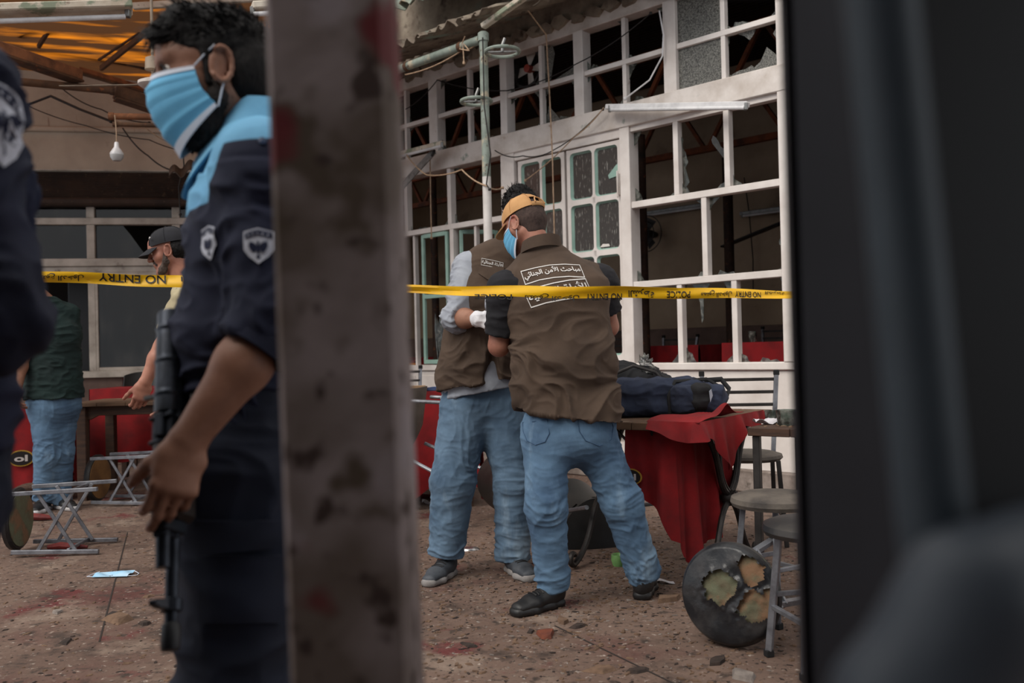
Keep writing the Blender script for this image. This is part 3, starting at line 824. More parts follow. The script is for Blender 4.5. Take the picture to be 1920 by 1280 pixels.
def add_head(S, H, nose=1.0, k=.014):
    s = H.to_scale().x
    P = lambda x, y, z: H @ Vector((x, y, z))
    lat = (H.to_3x3() @ Vector((0, 1, 0)))
    S.ell(H @ Matrix.Translation((-.012, 0, .028)), (.094 * s, .073 * s, .086 * s), k)
    S.cone(P(.040, 0, .02), P(.048, 0, -.07), (.058 * s, .048 * s), (.040 * s, .034 * s), .02 * s, lat)
    for e in (-1, 1):
        S.cone(P(-.005, e * .050, -.045), P(.060, e * .014, -.098), .022 * s, .020 * s, .02 * s)
        S.cone(P(.058, e * .036, -.022), P(.040, e * .046, -.022), .022 * s, .022 * s, .02 * s)
        S.cone(P(.076, e * .040, .030), P(.085, e * .010, .026), .011 * s, .012 * s, .012 * s)
    S.cone(P(.060, 0, .055), P(.060, 0, .035), .040 * s, .040 * s, .03 * s)
    S.cone(P(.092, 0, .018), P(.112, 0, -.022), .0085 * s, .012 * s, .008 * s)
    for e in (-1, 1):
        S.cone(P(.098, e * .011, -.027), P(.098, e * .011, -.026), .0085 * s, None, .006 * s)
        S.ell(H @ Matrix.Translation((.098, e * .032, .008)), (.0125 * s, .019 * s, .0115 * s), .008 * s, sub=True)
    S.cone(P(.086, -.018, -.057), P(.086, .018, -.057), .0085 * s, None, .008 * s)
    S.cone(P(.083, -.015, -.068), P(.083, .015, -.068), .009 * s, None, .008 * s)
    S.cone(P(.074, -.008, -.100), P(.074, .008, -.100), .018 * s, None, .015 * s)
    for e in (-1, 1):   # ears
        c = Matrix.Translation((-.008, e * .074, -.004)) @ Matrix.Rotation(e * .35, 4, 'Z') @ Matrix.Rotation(-.15, 4, 'Y')
        EM = H @ c
        S.ell(EM @ Matrix.Translation((.004, -e * .001, 0)), (.017 * s, .007 * s, .030 * s), .006 * s)
        pts = []
        for i in range(11):
            a = math.radians(-60 + i * 26)
            pts.append(EM @ Vector((-.019 * math.sin(a + .5) * 1.0, e * .008, .031 * math.cos(a + .5))))
        for i in range(10): S.cone(pts[i], pts[i + 1], .0045 * s, None, .004 * s)
        S.ell(EM @ Matrix.Translation((.004, e * .009, -.002)), (.008 * s, .006 * s, .015 * s), .004 * s, sub=True)
def eyes(root, H, look=(1, .0, 0)):
    s = H.to_scale().x
    for e in (-1, 1):
        c = H @ Vector((.0775, e * .0315, .008))
        MB().lathe([(.0125 * s * math.sin(a), .0125 * s * math.cos(a)) for a in [math.pi * (.02 + .96 * i / 9) for i in range(10)]], 12, Matrix.Translation(c)).obj('eyeball', M_EYE, root, world=True, smooth=True)
        d = (H.to_3x3() @ Vector(look)).normalized()
        MB().lathe([(.0062 * s, 0), (.005 * s, .0012), (.0005, .0018)], 12, Matrix.Translation(c + d * .0118 * s) @ d.to_track_quat('Z', 'Y').to_matrix().to_4x4()).obj('iris', M_IRIS, root, world=True, smooth=True)
def brows(root, H, m):
    for e in (-1, 1):
        MB().tube([H @ Vector(p) for p in ((.092, e * .012, .026), (.0935, e * .026, .033), (.086, e * .042, .034), (.074, e * .053, .026))], [.004, .0052, .0045, .002], 6).obj('eyebrow', m, root, world=True, smooth=True)

def hand(S, W, d, nrm, thumb, curl=(35, 30, 20), curls=None, size=1.0, spread=.0, thumb_out=.7, thumb_curl=20, k=.008, thumb_len=1.0):
    """W wrist, d towards the knuckles, nrm palm normal (fingers bend to it), thumb = thumb side"""
    d = Vector(d).normalized(); n = Vector(nrm); n = (n - d * n.dot(d)).normalized()
    t = n.cross(d); t = t if t.dot(Vector(thumb)) > 0 else -t
    z = size
    W = Vector(W)
    S.cone(W, W + d * .03 * z, (.030 * z, .021 * z), (.036 * z, .017 * z), .012, t)
    S.cone(W + d * .03 * z, W + d * .085 * z, (.036 * z, .017 * z), (.041 * z, .0135 * z), .012, t)
    S.cone(W + d * .02 * z + t * .022 * z + n * .008 * z, W + d * .055 * z + t * .030 * z + n * .010 * z, .015 * z, .012 * z, .012)
    lens = ((.044, .026, .021), (.049, .030, .023), (.045, .028, .022), (.035, .021, .019))
    for i in range(4):
        off = (.030 - .020 * i) * z
        p = W + d * (.088 - .004 * abs(i - 1)) * z + t * off
        c = (curls[i] if curls else curl)
        a = 0; r = .0092 * z * (1, 1.03, .98, .86)[i]
        sp = t * (spread * (1.5 - i))
        for j in range(3):
            a += math.radians(c[j])
            dd = ((d + sp).normalized() * math.cos(a) + n * math.sin(a))
            q = p + dd * lens[i][j] * z
            S.cone(p, q, r, r * .9, k * .6); p = q; r *= .93
    b = W + d * .028 * z + t * .030 * z + n * .008 * z
    td = (d * (1 - thumb_out) + t * thumb_out + n * .35).normalized()
    p = b; r = .0125 * z
    for j, ln in enumerate((.040, .032, .026)):
        q = p + td * ln * z * thumb_len
        S.cone(p, q, r, r * .88, k); p = q; r *= .9
        td = (td + (d * .4 + n * .5) * math.radians(thumb_curl) * 1.5).normalized()

def like(S):
    T = SDF.__new__(SDF); T.lo, T.h, T.n = S.lo, S.h, S.n; T.D = np.full(S.n, 1.0, np.float32); return T
def join(S, T, k=.02):
    h = np.clip(0.5 + 0.5 * (S.D - T.D) / k, 0, 1); S.D = S.D + (T.D - S.D) * h - k * h * (1 - h); return S
def sleeve(S, a, r0, r1, upto, fore=False, k=.03):
    """sleeve along shoulder-elbow(-wrist), cut square at fraction upto of its last length"""
    T = like(S); a = [Vector(p) for p in a[:3]]
    T.cone(a[0], a[1], r0, r1, .03)
    if fore:
        T.cone(a[1], a[1].lerp(a[2], min(1, upto + .2)), r1 * .97, r1 * .9, .02); d = a[2] - a[1]; c = a[1].lerp(a[2], upto)
        b = np.array(tuple(a[1].lerp(a[2], .6))); T.cut(c, d, (b - .28, b + .28))
    else:
        d = a[1] - a[0]; T.cut(a[0].lerp(a[1], upto), d)
    return join(S, T, k)
def bounds(pts, pad):
    a = np.array([tuple(p) for p in pts]); return a.min(0) - pad, a.max(0) + pad
def make_body(root, J, h, skin, hand_specs, name='body'):
    """one continuous skin surface: head, neck, trunk, arms with hands, legs"""
    pts = [J['pelvis'], J['chest'], J['neck'], J['head'].translation]
    for a in J['arms']: pts += list(a[:3])
    for l in J['legs']: pts += list(l[:3])
    lo, hi = bounds(pts, .17); lo[2] = min(lo[2], 0) - .01 if lo[2] < .2 else lo[2]
    S = SDF(lo, hi, h)
    sd = J['side']
    w = (Vector(J['pelvis']) + Vector(J['chest'])) * .5
    S.cone(J['pelvis'], w, (.15, .105), (.13, .095), .05, sd)
    S.cone(w, J['chest'], (.13, .095), (.155, .10), .05, sd)
    S.cone(J['chest'], Vector(J['neck']) * .75 + Vector(J['chest']) * .25, (.155, .10), (.09, .065), .05, sd)
    H = J['head']
    S.cone(J['neck'], H @ Vector((-.022, 0, -.045)), .060, .056, .025)
    add_head(S, H)
    for i, a in enumerate(J['arms']):
        S.cone(Vector(J['neck']) * .6 + Vector(a[0]) * .4, a[0], .05, .058, .04)
        S.cone(a[0], a[1], .056, .044, .03)
        mid = Vector(a[1]) * .65 + Vector(a[2]) * .35
        S.cone(a[1], mid, .044, .044, .02); S.cone(mid, a[2], .043, .027, .02)
        hs = hand_specs[i]
        if hs: hand(S, a[2], **hs)
    for l in J['legs']:
        S.cone(l[0], l[1], .078, .055, .03)
        mid = Vector(l[1]) * .65 + Vector(l[2]) * .35
        S.cone(l[1], mid, .053, .055, .02); S.cone(mid, l[2], .054, .038, .02)
        S.cone(l[2], Vector(l[2]) + Vector(l[3]).normalized() * .04 + Vector((0, 0, -.045)), .032, .022, .02)
    return S.obj(name, skin, root)
def trousers(root, J, material, rad, h=.006, waist=None, fold=None, hem=.045, name='trousers'):
    """rad = list per leg of (thigh, knee, hem) radii"""
    pts = [J['pelvis']] + [p for l in J['legs'] for p in l[:3]]
    lo, hi = bounds(pts, .22); lo[2] = max(lo[2], -.005)
    S = SDF(lo, hi, h)
    pv = Vector(J['pelvis'])
    S.cone(pv + Vector((0, 0, -.03)), pv + Vector((0, 0, .10)), waist or (.168, .125), waist or (.158, .118), .06, J['side'])
    for l, r in zip(J['legs'], rad):
        d = (Vector(l[2]) - Vector(l[1])).normalized()
        S.cone(l[0], l[1], r[0], r[1], .05); S.cone(l[1], Vector(l[2]) + d * .06, r[1], r[2], .03)
        c = Vector(l[2]) + d * hem
        b = np.array(tuple(c)); S.cut(c, d, (b - .16, b + .16))
    kn = [tuple(l[1]) for l in J['legs']]; hm = [tuple(l[2]) for l in J['legs']]
    return S.obj(name, material, root, fold=fold or pants_fold(kn, hm))
def shoe(root, heel, toe, m_up, m_sole, hgt=.10, size=1.0, laces=None, name='shoe'):
    """heel and toe ground points; upper, sole and laces are parts"""
    heel = Vector(heel); toe = Vector(toe); d = (toe - heel); d.z = 0; L = d.length; d.normalize(); s = Vector((-d.y, d.x, 0)); up = Vector((0, 0, 1))
    P = lambda a, b, c: heel + d * (a * L) + s * b + up * c
    lo, hi = bounds([heel, toe], .09); lo[2] = 0.0; hi[2] = .2
    S = SDF(lo, hi, .0045)
    S.cone(P(.14, 0, .055), P(.30, 0, .055), (.036, .045), (.037, .042), .03, s)
    S.cone(P(.30, 0, .05), P(.62, 0, .038), (.038, .042), (.044, .030), .03, s)
    S.cone(P(.62, 0, .038), P(.86, 0, .030), (.044, .030), (.036, .022), .02, s)
    S.cone(P(.18, 0, .07), P(.20, 0, hgt), .036, .040, .02)
    S.cut(P(0, 0, .022), (0, 0, -1))
    u = S.obj('shoe_upper', m_up, root)
    S = SDF(lo, hi, .0045)
    for a, b, r0, r1 in ((.13, .35, .040, .038), (.35, .65, .038, .047), (.65, .88, .047, .038)):
        S.cone(P(a, 0, .016), P(b, 0, .016), (r0, .026), (r1, .026), .02, s)
    S.cut(P(0, 0, .032), (0, 0, 1)); S.cut(P(0, 0, .001), (0, 0, -1))
    S.obj('shoe_sole', m_sole, u)
    if laces is not None:
        b = bvh_of(u); mb = MB()
        for i in range(5):
            a = .34 + i * .065; pts = []
            for j in range(7):
                y = -.026 + .052 * j / 6
                p = P(a + (.03 if i % 2 else -.0) * (j / 6 - .5), y, .2); hh = b.ray_cast(p, Vector((0, 0, -1)))
                if hh[0] is not None: pts.append(hh[0] + up * .0015)
            if len(pts) > 2: mb.tube(pts, .0028, 5)
        if mb.v: mb.obj('shoelace', laces, u, world=True, smooth=True)
    return u
def strands(root, base_obj, H, n, ln, comb, m, zmin=-9, seed=1, rad=.0009, name='hair_strands'):
    """loose hair tips over a hair cap, one stuff part"""
    r = random.Random(seed); me = base_obj.data; M = wmx(base_obj); mb = MB()
    ps = me.polygons; Hi = H.inverted(); comb = H.to_3x3() @ Vector(comb)
    for _ in range(n):
        p = ps[r.randrange(len(ps))]; c = M @ p.center
        if (Hi @ c).z < zmin: continue
        nn = p.normal; t = comb - nn * comb.dot(nn)
        d = (nn * r.uniform(.3, .9) + t.normalized() * r.uniform(.6, 1.2) + Vector((r.uniform(-.4, .4), r.uniform(-.4, .4), r.uniform(-.4, .4)))).normalized()
        L = ln * r.uniform(.5, 1.2); sdv = d.orthogonal().normalized() * rad * 1.5
        q = c + d * L * .5; e = q + (d + t.normalized() * .6 - Vector((0, 0, .25))).normalized() * L * .5
        b0 = c - nn * .002
        mb.add([b0 - sdv, b0 + sdv, q - sdv * .7, q + sdv * .7, e], [(0, 1, 3, 2), (2, 3, 4)])
    o = mb.obj(name, m, root, world=True); o['kind'] = 'stuff'; return o
def cap(root, H, m, back_open=False, visor_drop=.0, s=1.0):
    """baseball cap: crown with panel seams, visor, button"""
    k = H.to_scale().x * s; mb = MB()
    def crown(u, v):
        a = 2 * math.pi * u; e = v * math.pi / 2
        r = math.cos(e) ** .8 if v < 1 else 0
        return H @ Vector((-.010 + .103 * s * math.cos(a) * r, .081 * s * math.sin(a) * r, .038 + .088 * s * math.sin(e) ** 1.0 + .0))
    nu, nv = 36, 10
    mb.grid(crown, nu, nv, wrap=True)
    if back_open:
        keep = []
        for f in mb.f:
            c = sum((mb.v[i] for i in f), Vector()) / 4; l = H.inverted() @ c
            if l.x < -.045 and abs(l.y) < .036 and .052 < l.z < .088: continue
            keep.append(f)
        mb.f = keep
    o = mb.obj('cap', m, root, world=True, smooth=True, thick=.003)
    vz = MB()
    def visor(u, v):
        a = math.radians(-62 + 124 * u); r0 = 1.0
        x = -.010 + .101 * s * math.cos(a); y = .080 * s * math.sin(a)
        e = .068 * v * math.cos(a * .9) ** .6
        return H @ Vector((x + e * 1.0, y * (1 + .02 * v), .040 - visor_drop * v - .010 * math.cos(a) * v - .22 * (y * y) / .08 * 1.0))
    vz.grid(visor, 18, 6); vz.obj('visor', m, o, world=True, smooth=True, thick=.004)
    sm = MB()
    for i in range(6):
        pts = [H @ Vector((-.010 + .1045 * s * math.cos(a_) * math.cos(e) ** .8, .0825 * s * math.sin(a_) * math.cos(e) ** .8, .039 + .0885 * s * math.sin(e))) for a_ in [math.radians(30 + 60 * i)] for e in [math.radians(5 + 80 * j / 8) for j in range(9)]]
        sm.tube(pts, .0013, 5)
    sm.obj('panel_seam', m, o, world=True, smooth=True)
    MB().lathe([(.007, 0), (.006, .004), (.001, .006)], 10, H @ Matrix.Translation((-.010, 0, .124 * s + .002))).obj('cap_button', m, o, world=True, smooth=True)
    if back_open:
        MB().tube([H @ Vector((-.010 + .1045 * s * math.cos(math.radians(a)), .0825 * s * math.sin(math.radians(a)), .042)) for a in range(150, 213, 6)], .009, 8, flat=.25).obj('cap_strap', m, o, world=True, smooth=True)
        MB().tube([H @ Vector((-.010 - .1045 * s * math.cos(math.radians(a)) * math.sqrt(max(0, 1 - ((zz - .04) / .09) ** 2)), yy, zz)) for a, yy, zz in [(5, .031 * math.cos(t), .045 + .034 * math.sin(t)) for t in [math.pi * i / 8 for i in range(9)]]], .003, 6).obj('cap_opening_trim', m, o, world=True, smooth=True)
    return o
def face_mask(root, H, m=None, band=None, loops=True, sy=1.0):
    m = m or M_MASKB; band = band or M_MASKW
    E = [(.036, .069, .000), (.034, .074, -.020), (.030, .075, -.040), (.018, .078, -.060), (.006, .078, -.077)]
    Fp = [(.112, 0, .004), (.130, 0, -.022), (.128, 0, -.058), (.112, 0, -.102), (.084, 0, -.145)]
    def lerp(A, t):
        t = min(max(t, 0), 1) * (len(A) - 1); i = min(int(t), len(A) - 2); f = t - i
        f = f * f * (3 - 2 * f) * .5 + f * .5
        return Vector(A[i]).lerp(Vector(A[i + 1]), f)
    def surf(t, v, o=0.0):
        e = lerp(E, t); f = lerp(Fp, t); a = (v * 2 - 1)
        b = abs(a); w = b ** 1.7
        x = f.x + (e.x - f.x) * w; z = f.z + (e.z - f.z) * (b ** 1.4); y = e.y * math.copysign(b ** .75, a) * sy
        pl = .0035 * abs(((t * 5.0 + .12 * b) % 1.0) - .5) * 2 * (1 - b * .6)
        n = Vector((.8, math.copysign(b * .6, a), -.1)).normalized()
        return H @ (Vector((x, y, z)) + n * (pl + o))
    o = MB().grid(lambda u, v: surf(.10 + .80 * u, v), 41, 27).obj('face_mask', m, root, world=True, smooth=True, thick=.0015)
    for t0, t1 in ((0.0, .10), (.90, 1.0)):
        MB().grid(lambda u, v: surf(t0 + (t1 - t0) * u, v, .0008), 6, 27).obj('mask_band', band, o, world=True, smooth=True, thick=.0015)
    if loops:
        for e in (-1, 1):
            for A, B in ((E[0], (-.004, .082, .030)), (E[-1], (-.012, .080, -.030))):
                p = H @ Vector((A[0], A[1] * e * sy, A[2])); q = H @ Vector((B[0], B[1] * e, B[2]))
                md = (p + q) / 2 + (H.to_3x3() @ Vector((0, e, 0))).normalized() * .003
                MB().tube([p, md, q], .0016, 6).obj('ear_loop', band, o, world=True, smooth=True)
    return o
def shoe_at(root, leg, toward, m_up, m_sole, **kw):
    """shoe under the ankle, pointing along ground direction toward"""
    d = Vector((toward[0], toward[1], 0)).normalized(); h = Vector((leg[2].x, leg[2].y, 0)) - d * .062
    return shoe(root, h, h + d * .285, m_up, m_sole, **kw)
def gdir(a, b): p, q = ground(*a), ground(*b); return (q - p)
def hbox(H): return bounds([H.translation], .2)
def person(label, loc):
    return thing('person', label, 'person', loc)

# ------------------------------------------------------------------ guard with the rifle, in front
G = thing('person', 'man in navy and light blue uniform with a blue face mask, gripping a rifle', 'person', (at(450, 900, 1.66).x, 1.66, 0))
Hg = axes_from((-.96, -.24, -.13), (-.05, -.02, 1), at(409, 141, 1.64), .98)
gl_sh, gr_sh = at(492, 312, 1.50), at(470, 312, 1.82)
gJ = dict(pelvis=at(474, 850, 1.66), chest=at(506, 430, 1.66), neck=at(490, 262, 1.66), side=(0.12, 1, 0), head=Hg,
          arms=[(gl_sh, at(508, 610, 1.47), at(352, 826, 1.40)), (gr_sh, at(470, 600, 1.88), at(428, 616, 1.67))],
          legs=[(at(458, 890, 1.58), Vector((at(440, 1250, 1.57).x, 1.57, .48)), Vector((at(455, 1250, 1.6).x, 1.6, .09)), (-1, -.2, 0)),
                (at(475, 890, 1.76), Vector((at(470, 1250, 1.76).x, 1.76, .48)), Vector((at(500, 1250, 1.8).x, 1.8, .09)), (-1, .2, 0))])
gd = (at(322, 930, 1.37) - at(352, 826, 1.40))
ghands = [dict(d=gd, nrm=(-.45, .85, 0), thumb=(-1, 0, .1), curls=((32, 50, 30), (26, 34, 26), (30, 38, 28), (44, 46, 30)), size=.90, thumb_out=.42, thumb_curl=40, thumb_len=.8),
          dict(d=(-.9, -.25, .25), nrm=(-.1, -.6, -.8), thumb=(-.3, -.5, .6), curl=(40, 55, 40), size=.85, thumb_out=.3)]
gbody = make_body(G, gJ, .0040, M_SKIN, ghands)
eyes(G, Hg, (.9, .35, .08)); brows(G, Hg, M_HAIR)
for e in (-1, 1):   # eyelid lines
    MB().tube([Hg @ Vector(p) for p in ((.0905, e * .018, .009), (.0955, e * .026, .0165), (.0945, e * .036, .0165), (.086, e * .046, .008))], .0016, 5).obj('eyelash', M_HAIR, G, world=True, smooth=True)
face_mask(G, Hg)
# hair
lo, hi = hbox(Hg)
S = SDF(lo, hi, .004); hs = .98
S.ell(Hg @ Matrix.Translation((-.010, 0, .036)), (.099 * hs, .0765 * hs, .087 * hs), .01)
S.cone(Hg @ Vector((.045, -.03, .092)), Hg @ Vector((.080, -.025, .072)), .030, .019, .02); S.cone(Hg @ Vector((.045, .03, .092)), Hg @ Vector((.082, .030, .070)), .030, .019, .02)
S.cone(Hg @ Vector((.09, -.03, .070)), Hg @ Vector((.094, .03, .066)), .015, .015, .015)
fw = Hg.to_3x3() @ Vector((.42, 0, -.90))
S.cut(Hg @ Vector((.075, 0, .050)), fw)
S2 = SDF(lo, hi, .004)
S2.ell(Hg @ Matrix.Translation((-.040, 0, -.004)), (.070, .0745, .090), .01)
S2.cut(Hg @ Vector((-.030, 0, 0)), Hg.to_3x3() @ Vector((1, 0, .25))); S2.cut(Hg @ Vector((0, 0, -.078)), Hg.to_3x3() @ Vector((.35, 0, -1)))
S.D = np.minimum(S.D, S2.D)
for e in (-1, 1): S.cone(Hg @ Vector((.010, e * .070, .045)), Hg @ Vector((.014, e * .0665, -.030)), .013, .008, .01)
hg = S.obj('hair', M_HAIR, G, fold=lambda V, Gr: fold_fn((22, 50, 40), .006, .003)(V, Gr) * np.clip((V[:, 2] - Hg.translation.z) * 14, .12, 1))
strands(G, hg, Hg, 3200, .026, (.9, .1, -.25), M_HAIR, zmin=.045, seed=2)
S = SDF(lo - np.array((0, 0, .06)), hi, .004)
for e in (-1, 1):
    S.chain([Hg @ Vector(p) for p in ((.004, e * .066, -.012), (.004, e * .058, -.055), (.026, e * .040, -.098), (.054, e * .012, -.116))], [.0085, .014, .018, .018], .02)
S.cone(Hg @ Vector((.03, -.02, -.108)), Hg @ Vector((.03, .02, -.108)), .018, None, .02)
bg = S.obj('beard', M_BEARD, G, fold=fold_fn((60, 60, 60), .003, .002)); strands(G, bg, Hg, 1200, .010, (.3, 0, -1), M_BEARD, seed=4, name='beard_strands')
# shirt
lo, hi = bounds([gJ['pelvis'], gJ['neck'], gl_sh, gr_sh, gJ['arms'][0][1], gJ['arms'][1][1]], .15)
S = SDF(lo, hi, .0045)
pv = Vector(gJ['pelvis']); ch = Vector(gJ['chest']); nk = Vector(gJ['neck'])
w_ = (pv + ch) / 2 + Vector((-.022, 0, 0))
S.cone(pv + Vector((0, 0, .015)), w_, (.172, .115), (.162, .112), .05, gJ['side']); S.cone(w_, ch, (.162, .112), (.178, .112), .06, gJ['side'])
S.cone(ch, ch.lerp(nk, .72), (.178, .112), (.100, .085), .06, gJ['side'])
for a in gJ['arms']:
    S.cone(nk.lerp(a[0], .35) - Vector((0, 0, .02)), a[0], .065, .070, .05)
S.cut(pv + Vector((0, 0, .035)), (0.05, 0, -1))
for a in gJ['arms']: sleeve(S, a, .072, .063, .22, True)
#S.cut(pv + Vector((0, 0, .035)), (0.05, 0, -1), (np.array(pv) - .25, np.array(pv) + np.array((.25, .25, .10))))
def gzone(V):
    nb = np.array(gl_sh)
    top = V[:, 2] - (1.392 + .06 * (V[:, 0] - nb[0]))
    chest_ = np.minimum(V[:, 2] - 1.300 - .15 * (V[:, 0] - nb[0] + .1), (nb[0] - .058) - V[:, 0] + (V[:, 2] - 1.36) * .45)
    return np.maximum(top, chest_)
gsh = S.obj('shirt', M_UNI, G, fold=lambda V, Gr: fold_fn((9, 9, 20), .010, .005, 1.3, 1.2)(V, Gr) * (V[:, 2] < 1.36) + .3 * fold_fn((9, 9, 20), .008, .003)(V, Gr) * (V[:, 2] >= 1.36), zone=gzone)
cuff = Vector(gJ['arms'][0][1]).lerp(Vector(gJ['arms'][0][2]), .21); cd = (Vector(gJ['arms'][0][2]) - Vector(gJ['arms'][0][1])).normalized()
MB().lathe([(.060, -.022), (.064, -.020), (.064, .004), (.058, .006)], 28, Matrix.Translation(cuff) @ cd.to_track_quat('Z', 'Y').to_matrix().to_4x4(), cap=False).obj('cuff', M_NAVY, gsh, world=True, smooth=True)
# collar: folded light blue band standing round the neck
M_LB = mat('uniform_light_blue', (112, 172, 206), (98, 156, 192), scale=8, rough=0.85, bump=0.15, bscale=500)
nc = nk + Vector((-.005, 0, -.005))
def collar(u, v):
    a = math.radians(-172 + 344 * u); r = .070 + .022 * v
    fr = max(0, math.cos(a))
    return nc + Vector((-math.cos(a) * r * 1.05 - .045 * fr ** 2, math.sin(a) * r, .055 - .050 * v - .105 * fr ** 1.5 + .012 * (1 - fr)))
MB().grid(collar, 48, 6).obj('collar', M_LB, gsh, world=True, smooth=True, thick=.004)
def collar2(u, v):
    a = math.radians(-172 + 344 * u); r = .066 + .006 * v
    fr = max(0, math.cos(a)); return nc + Vector((-math.cos(a) * r * 1.05 - .045 * fr ** 2, math.sin(a) * r, -.03 + .085 * v - .10 * fr ** 1.5))
MB().grid(collar2, 48, 4).obj('collar_stand', M_LB, gsh, world=True, smooth=True, thick=.003)
bv = bvh_of(gsh)
# epaulette with button
ep = MB(); e0 = at(500, 282, 1.46); 
M_EPB = mat('button_dark', (40, 56, 84), rough=0.4)
h_ = bv.ray_cast(at(492, 265, 1.1), (at(492, 265, 1.5) - at(492, 265, 1.1)).normalized())
if h_[0] is not None: MB().lathe([(.0065, 0), (.0065, .003), (.001, .004)], 12, Matrix.Translation(h_[0]) @ h_[1].to_track_quat('Z', 'Y').to_matrix().to_4x4()).obj('button', M_EPB, gsh, world=True)
# shield patches
SHIELD = [(.0, .90), (.5, 1.0), (1.0, .90), (1.0, .40), (.82, .20), (.5, .0), (.18, .20), (.0, .40)]
def shield_patch(center, du, dv, w, h, cast, bvh, parent, base_mat):
    c0 = Vector(center) - du * (w / 2) - dv * (h / 2)
    fan = lambda P: ([(.5, .5)] + P, [(0, i + 1, (i + 1) % len(P) + 1) for i in range(len(P))])
    p = wrap_marks('shield_patch', fan(SHIELD), c0, du * w, dv * h, cast, bvh, base_mat, parent, off=.0035, cutlen=.012)
    inn = mat('patch_navy', (24, 30, 58), rough=0.8)
    band = ([(.05, .70), (.5, .80), (.95, .70), (.95, .86), (.5, .95), (.05, .86)], [(0, 1, 4, 5), (1, 2, 3, 4)])
    wrap_marks('patch_band', band, c0, du * w, dv * h, cast, bvh, inn, p, off=.0045, cutlen=.012)
    for k in range(5):
        x = .18 + k * .16; y = .80 + .05 * (1 - abs(k - 2) / 2)
        st = [(x + (.045 if i % 2 == 0 else .018) * math.sin(i * math.pi / 5), y + (.04 if i % 2 == 0 else .016) * math.cos(i * math.pi / 5)) for i in range(10)]
        wrap_marks('patch_star', ([(x, y)] + st, [(0, i + 1, (i + 1) % 10 + 1) for i in range(10)]), c0, du * w, dv * h, cast, bvh, base_mat, p, off=.0052)
    wing = [(.55, .53), (.66, .60), (.80, .62), (.82, .48), (.74, .36), (.64, .30), (.57, .38)]
    shapes = [[(.5, .64), (.55, .60), (.53, .54), (.47, .54), (.45, .60)], [(.5, .58), (.58, .46), (.55, .32), (.5, .26), (.45, .32), (.42, .46)], wing, [(1 - x, y) for x, y in wing], [(.5, .30), (.58, .18), (.5, .12), (.42, .18)]]
    for P in shapes:
        c = (sum(x for x, y in P) / len(P), sum(y for x, y in P) / len(P))
        wrap_marks('patch_eagle', ([c] + P, [(0, i + 1, (i + 1) % len(P) + 1) for i in range(len(P))]), c0, du * w, dv * h, cast, bvh, inn, p, off=.0045, cutlen=.01)
M_PATCH = mat('patch_white', (198, 200, 212), rough=0.8)
h_ = bv.ray_cast(at(485, 461, .9), ray(485, 461).normalized())
if h_[0] is not None:
    n_ = h_[1] if h_[1].y < 0 else -h_[1]; du = Vector((0, 0, 1)).cross(n_).normalized(); dv = n_.cross(du)
    shield_patch(h_[0], du, dv, .046, .056, -n_, bv, gsh, M_PATCH)
h_ = bv.ray_cast(at(395, 455, .9), ray(395, 455).normalized())
if h_[0] is not None:
    n_ = h_[1] if h_[1].y < 0 else -h_[1]; du = Vector((0, 0, 1)).cross(n_).normalized(); dv = n_.cross(du)
    shield_patch(h_[0], du, dv, .044, .056, -n_, bv, gsh, M_PATCH)
# cargo trousers
gtr = trousers(G, gJ, M_NAVYT, [(.110, .098, .085), (.110, .098, .085)], h=.006, waist=(.168, .125), fold=fold_fn((8, 8, 14), .008, .004, 4.0))
bt = bvh_of(gtr)
pk = MB()
def pocket(u, v):
    px_, py_ = 372 + 158 * u, 1042 + 126 * v
    h = bt.ray_cast(at(px_, py_, .9), ray(px_, py_).normalized()); p = h[0] if h[0] is not None else at(px_, py_, 1.5)
    return p - ray(px_, py_).normalized() * .012
pk.grid(pocket, 10, 9); pk.obj('cargo_pocket', M_NAVYT, gtr, world=True, smooth=True, thick=.008)
pf = MB()
def flap(u, v):
    px_, py_ = 366 + 166 * u, 976 + (66 - 16 * u) * v + 8 * u * 0
    h = bt.ray_cast(at(px_, py_, .9), ray(px_, py_).normalized()); p = h[0] if h[0] is not None else at(px_, py_, 1.5)
    return p - ray(px_, py_).normalized() * (.018 + .006 * v)
pf.grid(flap, 12, 6); pf.obj('pocket_flap', M_NAVYT, gtr, world=True, smooth=True, thick=.004)
for l, t in zip(gJ['legs'], ((-1, -.25), (-1, .2))):
    a = Vector((l[2].x + .09, l[2].y, 0)); shoe(G, a, a + Vector((t[0], t[1], 0)).normalized() * .29, M_SHOEB, M_SHOEB, hgt=.12)

# ------------------------------------------------------------------ rifle
M_GUN = mat('gun_steel', (52, 56, 64), (34, 37, 43), scale=25, rough=0.35, metal=0.7, bump=0.05, bscale=90)
M_GUNB = mat('gun_black', (24, 24, 27), (16, 16, 18), scale=25, rough=0.5)
M_GUNW = mat('gun_grip_brown', (48, 36, 30), (36, 27, 23), scale=16, rough=0.5)
ra, rb = at(320, 592, 1.56), at(303, 1204, 1.33)
Rf = thing('rifle', 'dark assault rifle held muzzle down in front of the uniformed man', 'rifle', rb)
rx = (rb - ra); RL = rx.length; rx.normalize()
rz = Vector((-.25, -1, .1)); rz = (rz - rx * rz.dot(rx)).normalized(); ry = rz.cross(rx)
RM = Matrix((rx, ry * 1.3, rz * 1.15)).transposed().to_4x4(); RM.translation = ra
k_ = RL
def rp(name, mb, m, parent=None, bevel=.0, smooth=False):
    mb.v = [RM @ p for p in mb.v]; return mb.obj(name, m, parent or Rf, world=True, bevel=bevel, smooth=smooth)
rec = rp('receiver', MB().span(0, .36 * k_, -.017, .017, -.045, .002), M_GUN, bevel=.003)
cv = MB()
def cover(u, v):
    a = math.pi * v; rib = .0015 if (int(u * 60) % 20) in (9, 10) else 0
    return Vector((.0 + .335 * k_ * u, (.017 + rib) * math.cos(a), .0 + (.019 + rib) * math.sin(a)))
